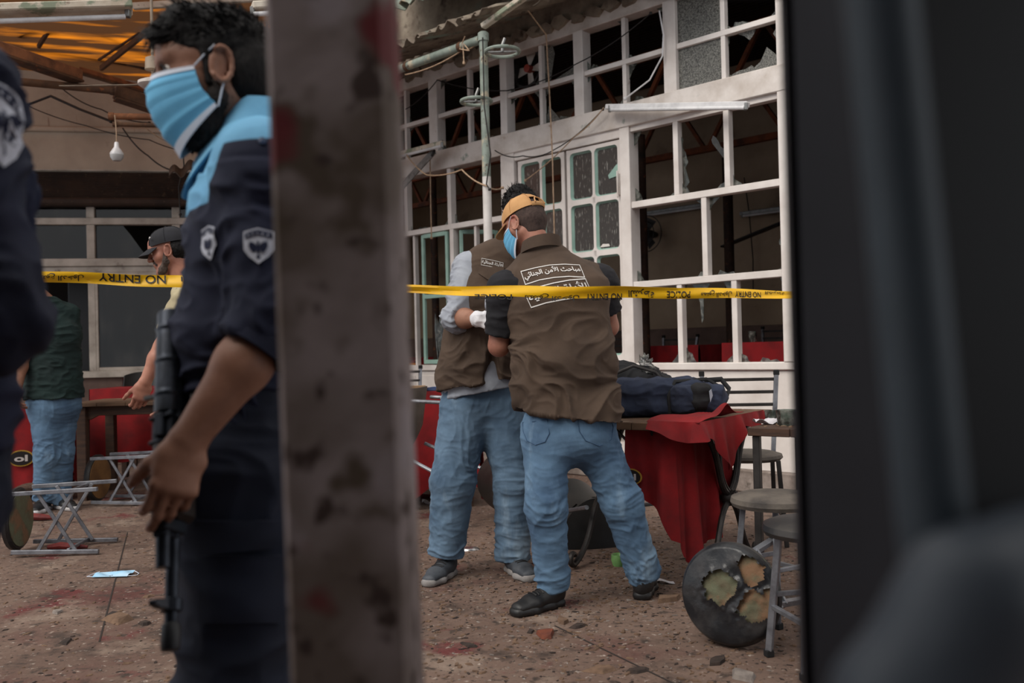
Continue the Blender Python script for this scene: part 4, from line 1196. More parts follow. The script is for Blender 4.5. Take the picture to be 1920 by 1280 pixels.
cv.grid(cover, 61, 11); rp('top_cover', cv, M_GUN, rec, smooth=True)
rp('cover_end', MB().lathe([(.017, 0), (.017, .004), (.006, .008)], 14, Matrix.Rotation(-math.pi / 2, 4, 'Y')), M_GUN, rec)
rp('folded_stock', MB().span(.005, .34 * k_, .024, .034, -.04, -.008).span(.0, .03, .018, .036, -.05, .004), M_GUNB, bevel=.004)
rp('charging_handle', MB().bar((.26 * k_, -.017, -.006), (.26 * k_, -.038, -.004), .007, .007), M_GUNB, rec)
sb = MB(); sb.span(.335 * k_, .435 * k_, -.014, .014, -.03, .014); sb.span(.345 * k_, .42 * k_, -.006, .006, .014, .022); sb.span(.352 * k_, .362 * k_, -.016, .016, -.03, .020); sb.span(.425 * k_, .437 * k_, -.017, .017, -.034, .017)
rp('rear_sight', sb, M_GUN, rec, bevel=.002)
rp('handguard', MB().span(.437 * k_, .66 * k_, -.0175, .0175, -.046, -.004), M_GUNW, bevel=.008)
rp('gas_tube_cover', MB().tube([(.44 * k_, 0, .006), (.655 * k_, 0, .006)], .0135, 14), M_GUNW, smooth=True)
rp('gas_block', MB().span(.66 * k_, .70 * k_, -.012, .012, -.03, .016).span(.70 * k_, .715 * k_, -.009, .009, -.022, .014), M_GUN, bevel=.003)
rp('barrel', MB().tube([(.43 * k_, 0, -.018), (.95 * k_, 0, -.018)], [.009, .008], 14), M_GUN, smooth=True)
rp('gas_tube', MB().tube([(.64 * k_, 0, .004), (.80 * k_, 0, .002)], [.0095, .0085], 12), M_GUN, smooth=True)
fs = MB(); fs.prism([(.88 * k_, -.026), (.915 * k_, -.026), (.912 * k_, .012), (.905 * k_, .022), (.892 * k_, .022), (.888 * k_, .012)], .010, Matrix.Translation((0, -.005, 0))); fs.tube([(.88 * k_, 0, -.018), (.916 * k_, 0, -.018)], .0125, 12)
rp('front_sight', fs, M_GUN, bevel=.0015)
rp('muzzle_nut', MB().lathe([(.0095, 0), (.0115, .004), (.0115, .035), (.010, .04), (.006, .04)], 14, Matrix.Translation((.945 * k_, 0, -.018)) @ Matrix.Rotation(math.pi / 2, 4, 'Y')), M_GUNB, smooth=True)
mg = [(.23, -.045), (.34, -.045), (.40, -.12), (.43, -.18), (.345, -.205), (.30, -.13)]
rp('magazine', MB().prism([(a * k_, b) for a, b in mg], .024, Matrix.Translation((0, -.012, 0))), M_GUNW, bevel=.003)
rp('pistol_grip', MB().prism([(.05 * k_, -.045), (.12 * k_, -.045), (.08 * k_, -.13), (.02 * k_, -.125)], .026, Matrix.Translation((0, -.013, 0))), M_GUNB, bevel=.005)

# ------------------------------------------------------------------ investigator seen from behind (tan cap)
A = thing('person', 'man in brown vest and tan cap seen from behind, head bowed', 'person', (ground(1110, 1130).x, 3.72, 0))
Ha = axes_from((-.68, .60, -.40), (-.22, .25, 1), at(984, 422, 3.90), .98)
aSide = (1, -.18, .06)
aJ = dict(pelvis=at(1070, 800, 3.74), chest=at(1042, 560, 3.80), neck=at(1010, 470, 3.86), side=aSide, head=Ha,
          arms=[(at(950, 545, 3.80), at(936, 648, 3.84), at(940, 606, 4.06)), (at(1124, 530, 3.88), at(1140, 612, 3.95), at(1060, 610, 4.16))],
          legs=[(at(1022, 810, 3.73), at(1024, 950, 3.66), at(1036, 1082, 3.70), (-.9, -.3, 0)), (at(1106, 810, 3.76), at(1166, 940, 3.76), at(1204, 1066, 3.80), (.25, .95, 0))])
hsA = [dict(d=(-.1, .9, .3), nrm=(.8, 0, -.5), thumb=(0, 0, 1), curl=(40, 45, 30)), dict(d=(-.6, .7, .3), nrm=(-.5, -.2, -.8), thumb=(-.2, 0, 1), curl=(40, 45, 30))]
make_body(A, aJ, .005, M_SKIN2, hsA)
S = SDF(*hbox(Ha), .004)      # cropped hair
S.ell(Ha @ Matrix.Translation((-.014, 0, .028)), (.0955, .0755, .0875), .01); S.cone(Ha @ Vector((-.060, 0, -.01)), Ha @ Vector((-.045, 0, -.055)), (.060, .042), (.052, .035), .02, Ha.to_3x3() @ Vector((0, 1, 0)))
S.cut(Ha @ Vector((-.012, 0, 0)), Ha.to_3x3() @ Vector((1, 0, -.25))); S.cut(Ha @ Vector((-.05, 0, -.068)), Ha.to_3x3() @ Vector((.2, 0, -1)))
S.obj('cropped_hair', M_CROP, A)
cap(A, Ha, M_CAPT, back_open=True, visor_drop=.01, s=1.03)
face_mask(A, Ha)
# black T-shirt
arms = aJ['arms']; pv, ch, nk = (Vector(aJ[k]) for k in ('pelvis', 'chest', 'neck'))
S = SDF(*bounds([arms[0][0], arms[0][1], arms[1][0], arms[1][1], ch], .14), .006)
for i, a in enumerate(arms):
    S.cone(ch.lerp(Vector(a[0]), .7), a[0], .075, .078, .03); sleeve(S, a, .078, .068, .80 if i == 0 else .66)
S.obj('tshirt', M_BLACKSH, A, fold=fold_fn((12, 12, 20), .006, .003, 2.0))
# vest
S = SDF(*bounds([pv, ch, nk, arms[0][0], arms[1][0]], .22), .005)
wst = pv.lerp(ch, .48) + Vector((.0, 0, 0))
S.cone(pv + Vector((-.005, 0, .0)), wst, (.225, .165), (.205, .150), .06, aSide); S.cone(wst, ch, (.205, .150), (.210, .140), .06, aSide)
S.cone(ch, ch.lerp(nk, .75), (.215, .140), (.115, .085), .06, aSide)
for a in arms: S.cone(nk.lerp(Vector(a[0]), .4) - Vector((0, 0, .03)), Vector(a[0]).lerp(nk, .12), .066, .070, .05)
hem = pv + Vector((0, 0, .045)); S.cut(hem, (-.02 - .13, 0, -1))
vA = S.obj('vest', M_VEST, A, fold=lambda V, Gr: fold_fn((6, 6, 9), .020, .006, 5.0, 1.6)(V, Gr) * np.clip((1.32 - V[:, 2]) * 3, .12, 1))
def ncollar(c, r, m, par, tilt):
    MB().grid(lambda u, v: c + Vector((math.cos(u * 6.283) * r * (1.05 + .12 * v), math.sin(u * 6.283) * r * (1.0 + .12 * v), .045 - .05 * v + tilt[0] * math.cos(u * 6.283) + tilt[1] * math.sin(u * 6.283))), 32, 4, wrap=True).obj('collar', m, par, world=True, smooth=True, thick=.005)
ncollar(nk + Vector((.01, -.015, -.005)), .078, M_VEST, vA, (.012, -.02))
bvA = bvh_of(vA)
def on_vest(b, px, py):
    h = b.ray_cast(CAM, ray(px, py).normalized())
    if h[0] is not None: return h[0]
    return b.find_nearest(at(px, py, 3.7))[0]
def sign(b, tl, tr, bl, text, par, name, m=None, frame_w=.05, fy=.14, y0=.22, y1=.85):
    """framed line of print on cloth; corners found on the cloth itself"""
    m = m or M_PRINT
    p, q, r = on_vest(b, *bl), None, on_vest(b, *tl); q = on_vest(b, *tr)
    du = q - r; dv = r - p; cast = du.cross(dv).normalized(); cast = -cast if cast.dot((p - CAM)) < 0 else cast
    fr = wrap_marks(name + '_border', rect_outline((.012, .06)), p, du, dv, cast, b, m, par, off=.0035, cutlen=.012)
    V, F, asp = text_mesh(text, .02)
    V = [(.03 + .94 * x, y0 + (y1 - y0) * y) for x, y in V]
    wrap_marks(name + '_lettering', (V, F), p, du, dv, cast, b, m, par, off=.0035, cutlen=.03)
sign(bvA, (976, 509), (1090, 483), (985, 535), AR_INVEST, vA, 'upper')
sign(bvA, (982, 547), (1098, 522), (996, 578), AR_EVID, vA, 'lower')
# jeans
jA = trousers(A, aJ, M_JEAN, [(.098, .080, .066), (.098, .080, .068)], h=.005, waist=(.175, .135))
bj = bvh_of(jA)
def jpocket(pts, px0):
    mb = MB()
    P = []
    for x, y in pts:
        h = bj.ray_cast(CAM, ray(x, y).normalized())
        if h[0] is not None: P.append(h[0] - ray(x, y).normalized() * .002)
    if len(P) > 3: mb.tube(P, .0018, 5, closed=True); mb.obj('pocket_seam', mat('jean_stitch', (54, 78, 106), rough=0.9), jA, world=True)
jpocket([(980, 792), (1000, 790), (1026, 786), (1030, 812), (1022, 828), (1004, 834), (988, 826), (981, 808)], 0)
jpocket([(1084, 786), (1110, 782), (1142, 772), (1150, 800), (1146, 824), (1124, 836), (1098, 826), (1086, 808)], 0)
shoe_at(A, aJ['legs'][0], gdir((1068, 1128), (976, 1152)), M_SHOEB, M_SHOEB, hgt=.115, laces=M_SHOEB); shoe_at(A, aJ['legs'][1], gdir((1206, 1140), (1222, 1096)), M_SHOEB, M_SHOEB, hgt=.125, laces=M_SHOEB)

# ------------------------------------------------------------------ investigator facing us (white gloves)
B = thing('person', 'man in brown vest over grey shirt wearing white gloves, facing the viewer', 'person', (ground(900, 1085).x, 4.25, 0))
Hb = axes_from((.10, -.72, -.68), (.0, -.68, .72), at(976, 402, 4.16), .98)
bSide = (1, .15, 0)
bJ = dict(pelvis=at(905, 735, 4.28), chest=at(922, 555, 4.26), neck=at(950, 468, 4.24), side=bSide, head=Hb,
          arms=[(at(882, 502, 4.24), at(858, 596, 4.14), at(900, 598, 3.99)), (at(1000, 510, 4.30), at(1010, 600, 4.25), at(965, 600, 4.05))],
          legs=[(at(872, 760, 4.27), at(850, 900, 4.22), at(838, 1022, 4.24), (-.5, -.8, 0)), (at(938, 760, 4.30), at(962, 900, 4.26), at(962, 1030, 4.28), (.5, -.8, 0))])
hsB = [dict(d=(.9, -.3, -.1), nrm=(.2, .8, -.3), thumb=(.2, -.2, 1), curl=(50, 50, 35), size=.95), dict(d=(-.5, -.6, .1), nrm=(-.3, .5, -.7), thumb=(0, 0, 1), curl=(45, 50, 35))]
make_body(B, bJ, .005, M_SKIN, hsB)
arms = bJ['arms']; pv, ch, nk = (Vector(bJ[k]) for k in ('pelvis', 'chest', 'neck'))
for a, hs_ in zip(arms, hsB):       # gloves
    lo, hi = bounds([a[2]], .22); S = SDF(lo, hi, .004)
    w = Vector(a[2]); e = (Vector(a[1]) - w).normalized()
    S.cone(w, w + e * .035, .033, .036, .01); hand(S, w, **{**hs_, 'size': hs_.get('size', 1) * 1.07}); S.cut(w + e * .03, e)
    S.obj('glove', M_GLOVE, B, fold=fold_fn((40, 40, 40), .003, .001))
S = SDF(*hbox(Hb), .004)
S.ell(Hb @ Matrix.Translation((-.012, 0, .038)), (.102, .080, .095), .01); S.cone(Hb @ Vector((.05, -.03, .10)), Hb @ Vector((.05, .03, .10)), .034, None, .02)
S.cut(Hb @ Vector((.08, 0, .045)), Hb.to_3x3() @ Vector((.45, 0, -.9)))
hb = S.obj('hair', M_HAIR, B, fold=fold_fn((30, 30, 60), .008, .004)); strands(B, hb, Hb, 900, .03, (.5, .2, .3), M_HAIR, seed=6)
eyes(B, Hb); face_mask(B, Hb)
S = SDF(*bounds([pv, ch, nk, arms[0][0], arms[1][0], arms[0][1], arms[1][1]], .18), .005)        # grey shirt
S.cone(pv + Vector((0, 0, -.05)), pv + Vector((0, 0, .08)), (.190, .160), (.185, .150), .05, bSide); S.cone(pv + Vector((0, 0, .08)), ch, (.178, .14), (.165, .115), .05, bSide); S.cone(ch, ch.lerp(nk, .8), (.165, .115), (.085, .075), .05, bSide)
for a in arms:
    S.cone(nk.lerp(Vector(a[0]), .4), a[0], .055, .070, .05)
S.cut(pv + Vector((0, 0, .005)), (.16, 0, -1))
for a in arms: sleeve(S, a, .076, .068, .25, True)
cx_ = ch.x
sB = S.obj('shirt', M_GREYSH, B, fold=lambda V, Gr: fold_fn((12, 12, 22), .018, .008, 8.0, 1.4)(V, Gr) * np.clip((np.abs(V[:, 0] - cx_) - .13) * 12, .12, 1))
S = SDF(*bounds([pv, ch, nk, arms[0][0], arms[1][0]], .2), .005)        # vest
S.cone(pv + Vector((-.005, -.01, .03)), ch, (.215, .170), (.188, .145), .05, bSide); S.cone(ch, ch.lerp(nk, .80), (.188, .145), (.112, .098), .05, bSide)
for a in arms: S.cone(nk.lerp(Vector(a[0]), .5) - Vector((0, 0, .01)), Vector(a[0]).lerp(nk, .30), .078, .080, .05)
S.cut(pv + Vector((0, 0, .045)), (.15, 0, -1))
S.cone(nk + Vector((.02, -.16, -.0)), pv + Vector((.03, -.18, -.1)), .030, .045, .01, sub=True)
vB = S.obj('vest', M_VEST, B, fold=lambda V, Gr: fold_fn((7, 7, 12), .016, .006, 11.0, 1.4)(V, Gr) * np.clip((1.35 - V[:, 2]) * 3, .2, 1))
bvB = bvh_of(vB)
try: sign(bvB, (903, 484), (944, 493), (902, 497), AR_EVID, vB, 'chest')
except Exception as ex: print('sign B', ex)
h = bvB.ray_cast(CAM, ray(921, 522).normalized())
if h[0] is not None: MB().lathe([(.009, 0), (.009, .004), (.002, .006)], 12, Matrix.Translation(h[0]) @ (-ray(921, 522)).to_track_quat('Z', 'Y').to_matrix().to_4x4()).obj('snap_button', mat('button_metal', (150, 140, 128), rough=0.35, metal=0.7), vB, world=True)
fl_ = MB()
def flapB(u, v):
    x = 897 + 48 * u; y = 500 + v * (12 + 16 * (1 - abs(u * 2 - 1)))
    h = bvB.ray_cast(CAM, ray(x, y).normalized()); p = h[0] if h[0] is not None else at(x, y, 4.1)
    return p - ray(x, y).normalized() * (.004 + .005 * v)
fl_.grid(flapB, 11, 5); fl_.obj('pocket_flap', M_VEST, vB, world=True, smooth=True, thick=.003)
trousers(B, bJ, M_JEAN2, [(.118, .102, .082), (.112, .092, .080)], h=.005, waist=(.150, .118))
shoe_at(B, bJ['legs'][0], gdir((866, 1062), (796, 1100)), M_SHOEG, M_SOLEG, hgt=.115, laces=M_SHOEB); shoe_at(B, bJ['legs'][1], gdir((944, 1058), (1004, 1092)), M_SHOEG, M_SOLEG, hgt=.115, laces=M_SHOEB)
# small silver pouch in his hand
pc = thing('evidence_pouch', 'small silver foil pouch held in white gloved hands', 'pouch', at(921, 572, 4.0))
def pouch(u, v): return at(910 + 24 * u, 556 + 34 * v, 3.99) + Vector((0, -.012 * math.sin(u * 3.14) * math.sin(v * 3.14) + .004 * math.sin(9 * u + 7 * v), 0))
MB().grid(pouch, 8, 10).obj('foil_bag', mat('foil', (150, 150, 156), (96, 96, 104), scale=30, rough=0.3, metal=0.6), pc, world=True, smooth=True, thick=.004)
MB().tube([at(910, 556, 3.985), at(934, 556, 3.985)], .004, 6).obj('seal_strip', M_TUBE, pc, world=True)

# ------------------------------------------------------------------ man in black cap, behind the guard
Cc = thing('person', 'bearded man in a black cap and beige patterned short sleeve shirt, walking left', 'person', (at(350, 900, 4.76).x, 4.76, 0))
Hc = axes_from((-.97, -.10, -.22), (-.2, 0, 1), at(318, 472, 4.75), .98)
cSide = (0.1, 1, 0)
cJ = dict(pelvis=at(362, 805, 4.76), chest=at(355, 610, 4.76), neck=at(348, 540, 4.76), side=cSide, head=Hc,
          arms=[(at(352, 562, 4.57), at(306, 650, 4.52), at(272, 716, 4.48)), (at(352, 562, 4.95), at(345, 680, 4.98), at(330, 760, 4.9))],
          legs=[(at(358, 815, 4.68), at(392, 970, 4.66), at(432, 1080, 4.7), (-1, 0, 0)), (at(365, 815, 4.85), at(420, 960, 4.86), at(470, 1070, 4.9), (-1, 0, 0))])
for l in cJ['legs']: l[2].z = .09
make_body(Cc, cJ, .005, M_SKIN2, [dict(d=(-.25, -.05, -.95), nrm=(-.5, .75, 0), thumb=(-.9, -.3, 0), curl=(30, 40, 25), thumb_out=.35), dict(d=(-.2, 0, -1), nrm=(-.3, -.9, 0), thumb=(-1, 0, 0))])
cap(Cc, Hc, M_CAPB, visor_drop=.022, s=1.06); eyes(Cc, Hc); brows(Cc, Hc, M_HAIR)
S = SDF(*hbox(Hc), .004)
S.ell(Hc @ Matrix.Translation((-.036, 0, .005)), (.073, .0765, .075), .01); S.cut(Hc @ Vector((-.028, 0, 0)), Hc.to_3x3() @ Vector((1, 0, 0))); S.cut(Hc @ Vector((0, 0, -.05)), Hc.to_3x3() @ Vector((.2, 0, -1)))
S.obj('hair', M_HAIR, Cc, fold=fold_fn((60, 60, 60), .003, .002))
S = SDF(*hbox(Hc), .004)
for e in (-1, 1):
    S.chain([Hc @ Vector(p) for p in ((.010, e * .066, -.014), (.014, e * .060, -.055), (.044, e * .040, -.090), (.070, e * .010, -.106))], [.008, .014, .017, .018], .02)
    S.cone(Hc @ Vector((.088, e * .004, -.046)), Hc @ Vector((.074, e * .030, -.058)), .008, .007, .01)
S.obj('beard', M_STUB, Cc, fold=fold_fn((70, 70, 70), .003, .002))
MB().prism([(0, 0), (.012, .003), (.030, .001), (.030, .006), (.018, .010), (.004, .006)], .003, Hc @ Matrix.Translation((.075, .055, .078)) @ Matrix.Rotation(math.radians(118), 4, 'Z')).obj('cap_emblem', M_PRINT, Cc, world=True)
arms = cJ['arms']; pv, ch, nk = (Vector(cJ[k]) for k in ('pelvis', 'chest', 'neck'))
S = SDF(*bounds([pv, ch, nk, arms[0][0], arms[1][0], arms[0][1], arms[1][1]], .17), .006)
S.cone(pv, ch, (.18, .14), (.18, .13), .05, cSide); S.cone(ch, ch.lerp(nk, .8), (.18, .13), (.08, .075), .05, cSide)
for a in arms:
    S.cone(nk.lerp(Vector(a[0]), .4), a[0], .06, .072, .05)
S.cut(pv + Vector((0, 0, .02)), (0, 0, -1))
for a in arms: sleeve(S, a, .078, .07, .62)
S.obj('shirt', M_BEIGESH, Cc, fold=fold_fn((12, 12, 20), .008, .003, 3.0))
trousers(Cc, cJ, M_NAVYT, [(.1, .08, .07), (.1, .08, .07)], h=.007)
for l in cJ['legs']: a = Vector((l[2].x + .08, l[2].y, 0)); shoe(Cc, a, a + Vector((-.28, 0, 0)), M_SHOEB, M_SHOEB)

# ------------------------------------------------------------------ man in dark green T-shirt, far left
D_ = thing('person', 'man in dark green T-shirt and blue jeans standing by the red tables', 'person', (ground(105, 955).x, 6.4, 0))
Hd = axes_from((-.6, .65, -.45), (-.3, 0, 1), at(44, 528, 6.38), .98)
dSide = (.95, .35, 0)
dJ = dict(pelvis=at(102, 752, 6.4), chest=at(98, 632, 6.4), neck=at(82, 562, 6.4), side=dSide, head=Hd,
          arms=[(at(62, 585, 6.3), at(42, 668, 6.25), at(34, 724, 6.2)), (at(128, 590, 6.5), at(139, 655, 6.55), at(128, 700, 6.75))],
          legs=[(at(86, 765, 6.36), at(90, 850, 6.34), at(84, 925, 6.38), (-.8, -.5, 0)), (at(116, 765, 6.46), at(114, 850, 6.42), at(112, 930, 6.44), (.8, -.5, 0))])
make_body(D_, dJ, .006, M_SKIN, [dict(d=(-.1, -.1, -1), nrm=(.6, .6, 0), thumb=(-.2, .9, 0), curl=(30, 35, 20)), dict(d=(-.2, .8, -.3), nrm=(-.6, 0, -.6), thumb=(0, 0, 1))])
S = SDF(*bounds([Hd.translation], .2), .005); S.ell(Hd @ Matrix.Translation((-.014, 0, .035)), (.1, .078, .092), .01); S.cut(Hd @ Vector((.08, 0, .04)), Hd.to_3x3() @ Vector((.5, 0, -.86)))
S.obj('hair', M_HAIR, D_)
arms = dJ['arms']; pv, ch, nk = (Vector(dJ[k]) for k in ('pelvis', 'chest', 'neck'))
S = SDF(*bounds([pv, ch, nk, arms[0][0], arms[1][0], arms[0][1], arms[1][1]], .17), .006)
S.cone(pv, ch, (.192, .160), (.178, .130), .05, dSide); S.cone(ch, ch.lerp(nk, .85), (.175, .125), (.075, .07), .05, dSide)
for a in arms:
    S.cone(nk.lerp(Vector(a[0]), .4), a[0], .06, .072, .05)
S.cut(pv + Vector((0, 0, .02)), (0, 0, -1))
for a in arms: sleeve(S, a, .076, .066, .70)
S.obj('tshirt', M_GREENSH, D_, fold=fold_fn((10, 10, 24), .009, .004, 3.0))
trousers(D_, dJ, M_JEAN, [(.105, .085, .075), (.105, .085, .075)], h=.006, waist=(.175, .14))
shoe_at(D_, dJ['legs'][0], gdir((80, 948), (46, 962)), M_SHOEB, M_SOLEW, hgt=.1, laces=M_SHOEB); shoe_at(D_, dJ['legs'][1], gdir((100, 958), (134, 964)), M_SHOEB, M_SOLEW, hgt=.1, laces=M_SHOEB)

# ------------------------------------------------------------------ officer at the left edge, close to us
E_ = thing('person', 'officer in dark navy uniform cropped by the left edge, close to the viewer', 'person', (at(-260, 640, 1.12).x, 1.12, 0))
Ho = axes_from((-.45, .89, -.05), (0, 0, 1), at(-262, 10, 1.14), .98)
oSide = (.9, .43, 0)
oJ = dict(pelvis=at(-262, 880, 1.14), chest=at(-262, 330, 1.14), neck=at(-262, 130, 1.14), side=oSide, head=Ho,
          arms=[(at(-82, 190, 1.10), at(-22, 590, 1.10), at(-300, 640, 1.25)), (at(-440, 190, 1.2), at(-520, 600, 1.2), at(-330, 700, 1.4))],
          legs=[(at(-200, 930, 1.12), Vector((at(-200, 900, 1.12).x, 1.12, .48)), Vector((at(-200, 900, 1.12).x, 1.12, .09)), (-.3, 1, 0)), (at(-330, 930, 1.16), Vector((at(-330, 900, 1.16).x, 1.16, .48)), Vector((at(-330, 900, 1.16).x, 1.16, .09)), (-.3, 1, 0))])
make_body(E_, oJ, .006, M_SKIN, [dict(d=(-1, .3, 0), nrm=(0, .6, -.6), thumb=(0, 0, 1)), dict(d=(.5, .6, 0), nrm=(0, .5, -.8), thumb=(0, 0, 1))])
S = SDF(*bounds([Ho.translation], .2), .005); S.ell(Ho @ Matrix.Translation((-.014, 0, .035)), (.1, .078, .092), .01); S.cut(Ho @ Vector((.08, 0, .04)), Ho.to_3x3() @ Vector((.5, 0, -.86)))
S.obj('hair', M_HAIR, E_)
arms = oJ['arms']; pv, ch, nk = (Vector(oJ[k]) for k in ('pelvis', 'chest', 'neck'))
S = SDF(*bounds([pv, ch, nk, arms[0][0], arms[1][0], arms[0][1], arms[1][1], arms[0][2]], .17), .006)
S.cone(pv, ch, (.175, .13), (.18, .125), .05, oSide); S.cone(ch, ch.lerp(nk, .85), (.18, .125), (.075, .07), .05, oSide)
for a in arms:
    S.cone(nk.lerp(Vector(a[0]), .4), a[0], .06, .066, .05); S.cone(a[0], a[1], .066, .062, .03); S.cone(a[1], Vector(a[1]).lerp(Vector(a[2]), .8), .062, .05, .03)
S.cut(pv + Vector((0, 0, .02)), (0, 0, -1))
sE = S.obj('shirt', M_NAVY, E_, fold=fold_fn((9, 9, 22), .012, .005, 6.0, 1.2))
bvE = bvh_of(sE); h = bvE.ray_cast(CAM, ray(8, 225).normalized())
if h[0] is not None:
    n_ = h[1] if h[1].y < 0 else -h[1]; du = Vector((0, 0, 1)).cross(n_).normalized(); dv = n_.cross(du)
    shield_patch(h[0], du, dv, .062, .085, -n_, bvE, sE, M_PATCH)
trousers(E_, oJ, M_NAVYT, [(.1, .085, .075), (.1, .085, .075)], h=.008)
for l in oJ['legs']: a = Vector((l[2].x, l[2].y - .08, 0)); shoe(E_, a, a + Vector((-.08, .27, 0)), M_SHOEB, M_SHOEB)

# ------------------------------------------------------------------ foreground post and gate
M_POST = mat('post_stained', (136, 122, 120), (96, 82, 74), scale=7, rough=0.8, bump=0.15, bscale=40, lo=0.42, hi=0.58,
             stains=[((78, 64, 52), 13, 0.55, 0.64), ((146, 134, 136), 9, 0.56, 0.66), ((34, 28, 25), 11, 0.66, 0.70), ((96, 26, 30), 6.5, 0.60, 0.65), ((58, 42, 36), 20, 0.58, 0.64)], detail=2.5)
pb = at(652, 640, .82); pT = thing('steel_post', 'red-flecked grey steel post standing close in front of the viewer', 'post', (pb.x, pb.y, 0))
hw = 111 / 1700 * .82
def postsec(z):
    sh = -(z - CAMH) * .016
    return [(pT.location.x + sh + x, pT.location.y + y, z) for x, y in [(hw * a, .052 * b + .0) for a, b in ((-1, -.7), (-.86, -1), (.86, -1), (1, -.7), (1, .7), (.86, 1), (-.86, 1), (-1, .7))]]
mb = MB(); zs = [.012, .5, 1, 1.5, 2.0, 2.74]; n = 8
vs = [p for z in zs for p in postsec(z)]
mb.add(vs, [(i * n + k, i * n + (k + 1) % n, (i + 1) * n + (k + 1) % n, (i + 1) * n + k) for i in range(len(zs) - 1) for k in range(n)] + [tuple(range(n)), tuple((len(zs) - 1) * n + k for k in range(n))])
mb.obj('shaft', M_POST, pT, world=True, smooth=True)
MB().box((.016, 0, .006), (.17, .16, .012)).obj('base_plate', M_POST, pT, bevel=.003)
M_GATE = mat('gate_dark', (46, 44, 50), (36, 33, 38), scale=3, rough=0.7, stains=[((64, 50, 44), 4, 0.62, 0.75)])
M_BLK = mat('gate_black', (15, 15, 17), (10, 10, 11), scale=3, rough=0.55)
gp0, gp1 = at(1492, 660, .72), at(1840, 660, .80)
gt = thing('gate_post', 'dark flat steel gate post at the right, out of focus', 'post', (gp0.x, gp0.y, 0))
MB().add([(x + (z - CAMH) * -.004, y, z) for z in (0.0, 2.74) for x, y in ((gp0.x, gp0.y), (gp1.x, gp1.y), (gp1.x, gp1.y + .04), (gp0.x + .01, gp0.y + .05))], [(0, 1, 5, 4), (1, 2, 6, 5), (2, 3, 7, 6), (3, 0, 4, 7), (0, 3, 2, 1), (4, 5, 6, 7)]).obj('flat_face', M_GATE, gt, world=True, bevel=.008, seg=2)
MB().box((.07, .02, .01), (.2, .1, .02)).obj('foot_plate', M_GATE, gt, bevel=.003)
MB().add([at(1490, -2, .74), at(1490, -34, .74), at(1130, -30, .66), at(1130, -6, .66), at(1490, -2, .77), at(1490, -34, .77), at(1130, -30, .69), at(1130, -6, .69)], [(0, 1, 2, 3), (4, 7, 6, 5), (0, 4, 5, 1), (1, 5, 6, 2), (2, 6, 7, 3), (3, 7, 4, 0)]).obj('hinge_arm', M_GATE, gt, world=True, bevel=.003)
ga, gb = at(1650, 0, .36), at(1782, 1280, .36)
gl_ = thing('gate_leaf', 'black gate leaf with a rounded grey edge filling the right side', 'gate', (gb.x, gb.y, 0))
dv_ = (gb - ga).normalized(); top = ga - dv_ * (2.2 - ga.z) / abs(dv_.z); bot = gb + dv_ * (gb.z / abs(dv_.z))
MB().tube([bot, top], .014, 14).obj('edge_tube', mat('edge_grey', (70, 80, 88), (56, 64, 71), scale=6, rough=0.55), gl_, world=True, smooth=True)
nx = Vector((1, .18, 0)).normalized() * .11
bk = Vector((.012, .006, 0))
MB().add([bot + bk, bot + bk + nx, top + bk + nx, top + bk] + [p + Vector((0, .03, 0)) for p in (bot + bk, bot + bk + nx, top + bk + nx, top + bk)], [(0, 1, 2, 3), (4, 7, 6, 5), (0, 4, 5, 1), (1, 5, 6, 2), (2, 6, 7, 3), (3, 7, 4, 0)]).obj('leaf_sheet', M_BLK, gl_, world=True, bevel=.004)
S = SDF(*bounds([at(1700, 1400, .33), at(2000, 1000, .34)], .08), .004)
S.chain([at(1720, 1330, .32), at(1830, 1130, .32), at(1960, 1075, .33), at(2150, 1060, .36)], [.030, .022, .020, .020], .02)
S.obj('latch_arm', mat('latch_grey', (74, 80, 88), (62, 68, 76), scale=8, rough=0.5), gl_)

# ------------------------------------------------------------------ barrier tape
TP = [(-160, 512, 21, 3.05), (75, 518, 20, 3.25), (360, 529, 23, 3.3), (560, 536, 18, 3.32), (765, 542, 15, 3.34), (880, 545, 18, 3.35), (1000, 547, 22, 3.36), (1150, 548, 22, 3.38), (1300, 549, 20, 3.4), (1400, 551, 17, 3.42), (1490, 552, 13, 3.45), (1560, 554, 12, 3.7), (1725, 561, 9, 5.57)]
def tpt(px, v, off=0.0):
    for a, b in zip(TP[:-1], TP[1:]):
        if px <= b[0]: break
    t = (px - a[0]) / (b[0] - a[0]); y, h, Y = (a[i] + (b[i] - a[i]) * t for i in (1, 2, 3))
    tw = .010 * math.sin(px * .012) * (v - .5) * 2
    return at(px, y + (v - .5) * h + 1.0 * math.sin(px * .031), Y + tw + .004 * math.sin(v * 3.1416 * 2 + px * .02)) + Vector((0, -off, 0))
M_TAPE = mat('tape_yellow', (226, 176, 18), (210, 158, 12), scale=6, rough=0.4, spec=0.5)
M_INK = mat('tape_ink', (22, 19, 16), rough=0.6)
tp_root = MB(); tp_root.grid(lambda u, v: tpt(-160 + 1885 * u, v), 261, 5)
tape = tp_root.obj('barrier_tape', M_TAPE, smooth=True, thick=.0006); tag(tape, 'yellow police barrier tape strung across the scene with upside-down black lettering', 'tape')
MB().lathe([(.012, -.004), (.014, 0), (.004, .01)], 10, Matrix.Translation(tpt(1722, .5, .01)) @ (-WN).to_track_quat('Z', 'Y').to_matrix().to_4x4()).obj('tape_nail', mat('nail_head', (90, 88, 86), rough=0.4, metal=0.8), tape)
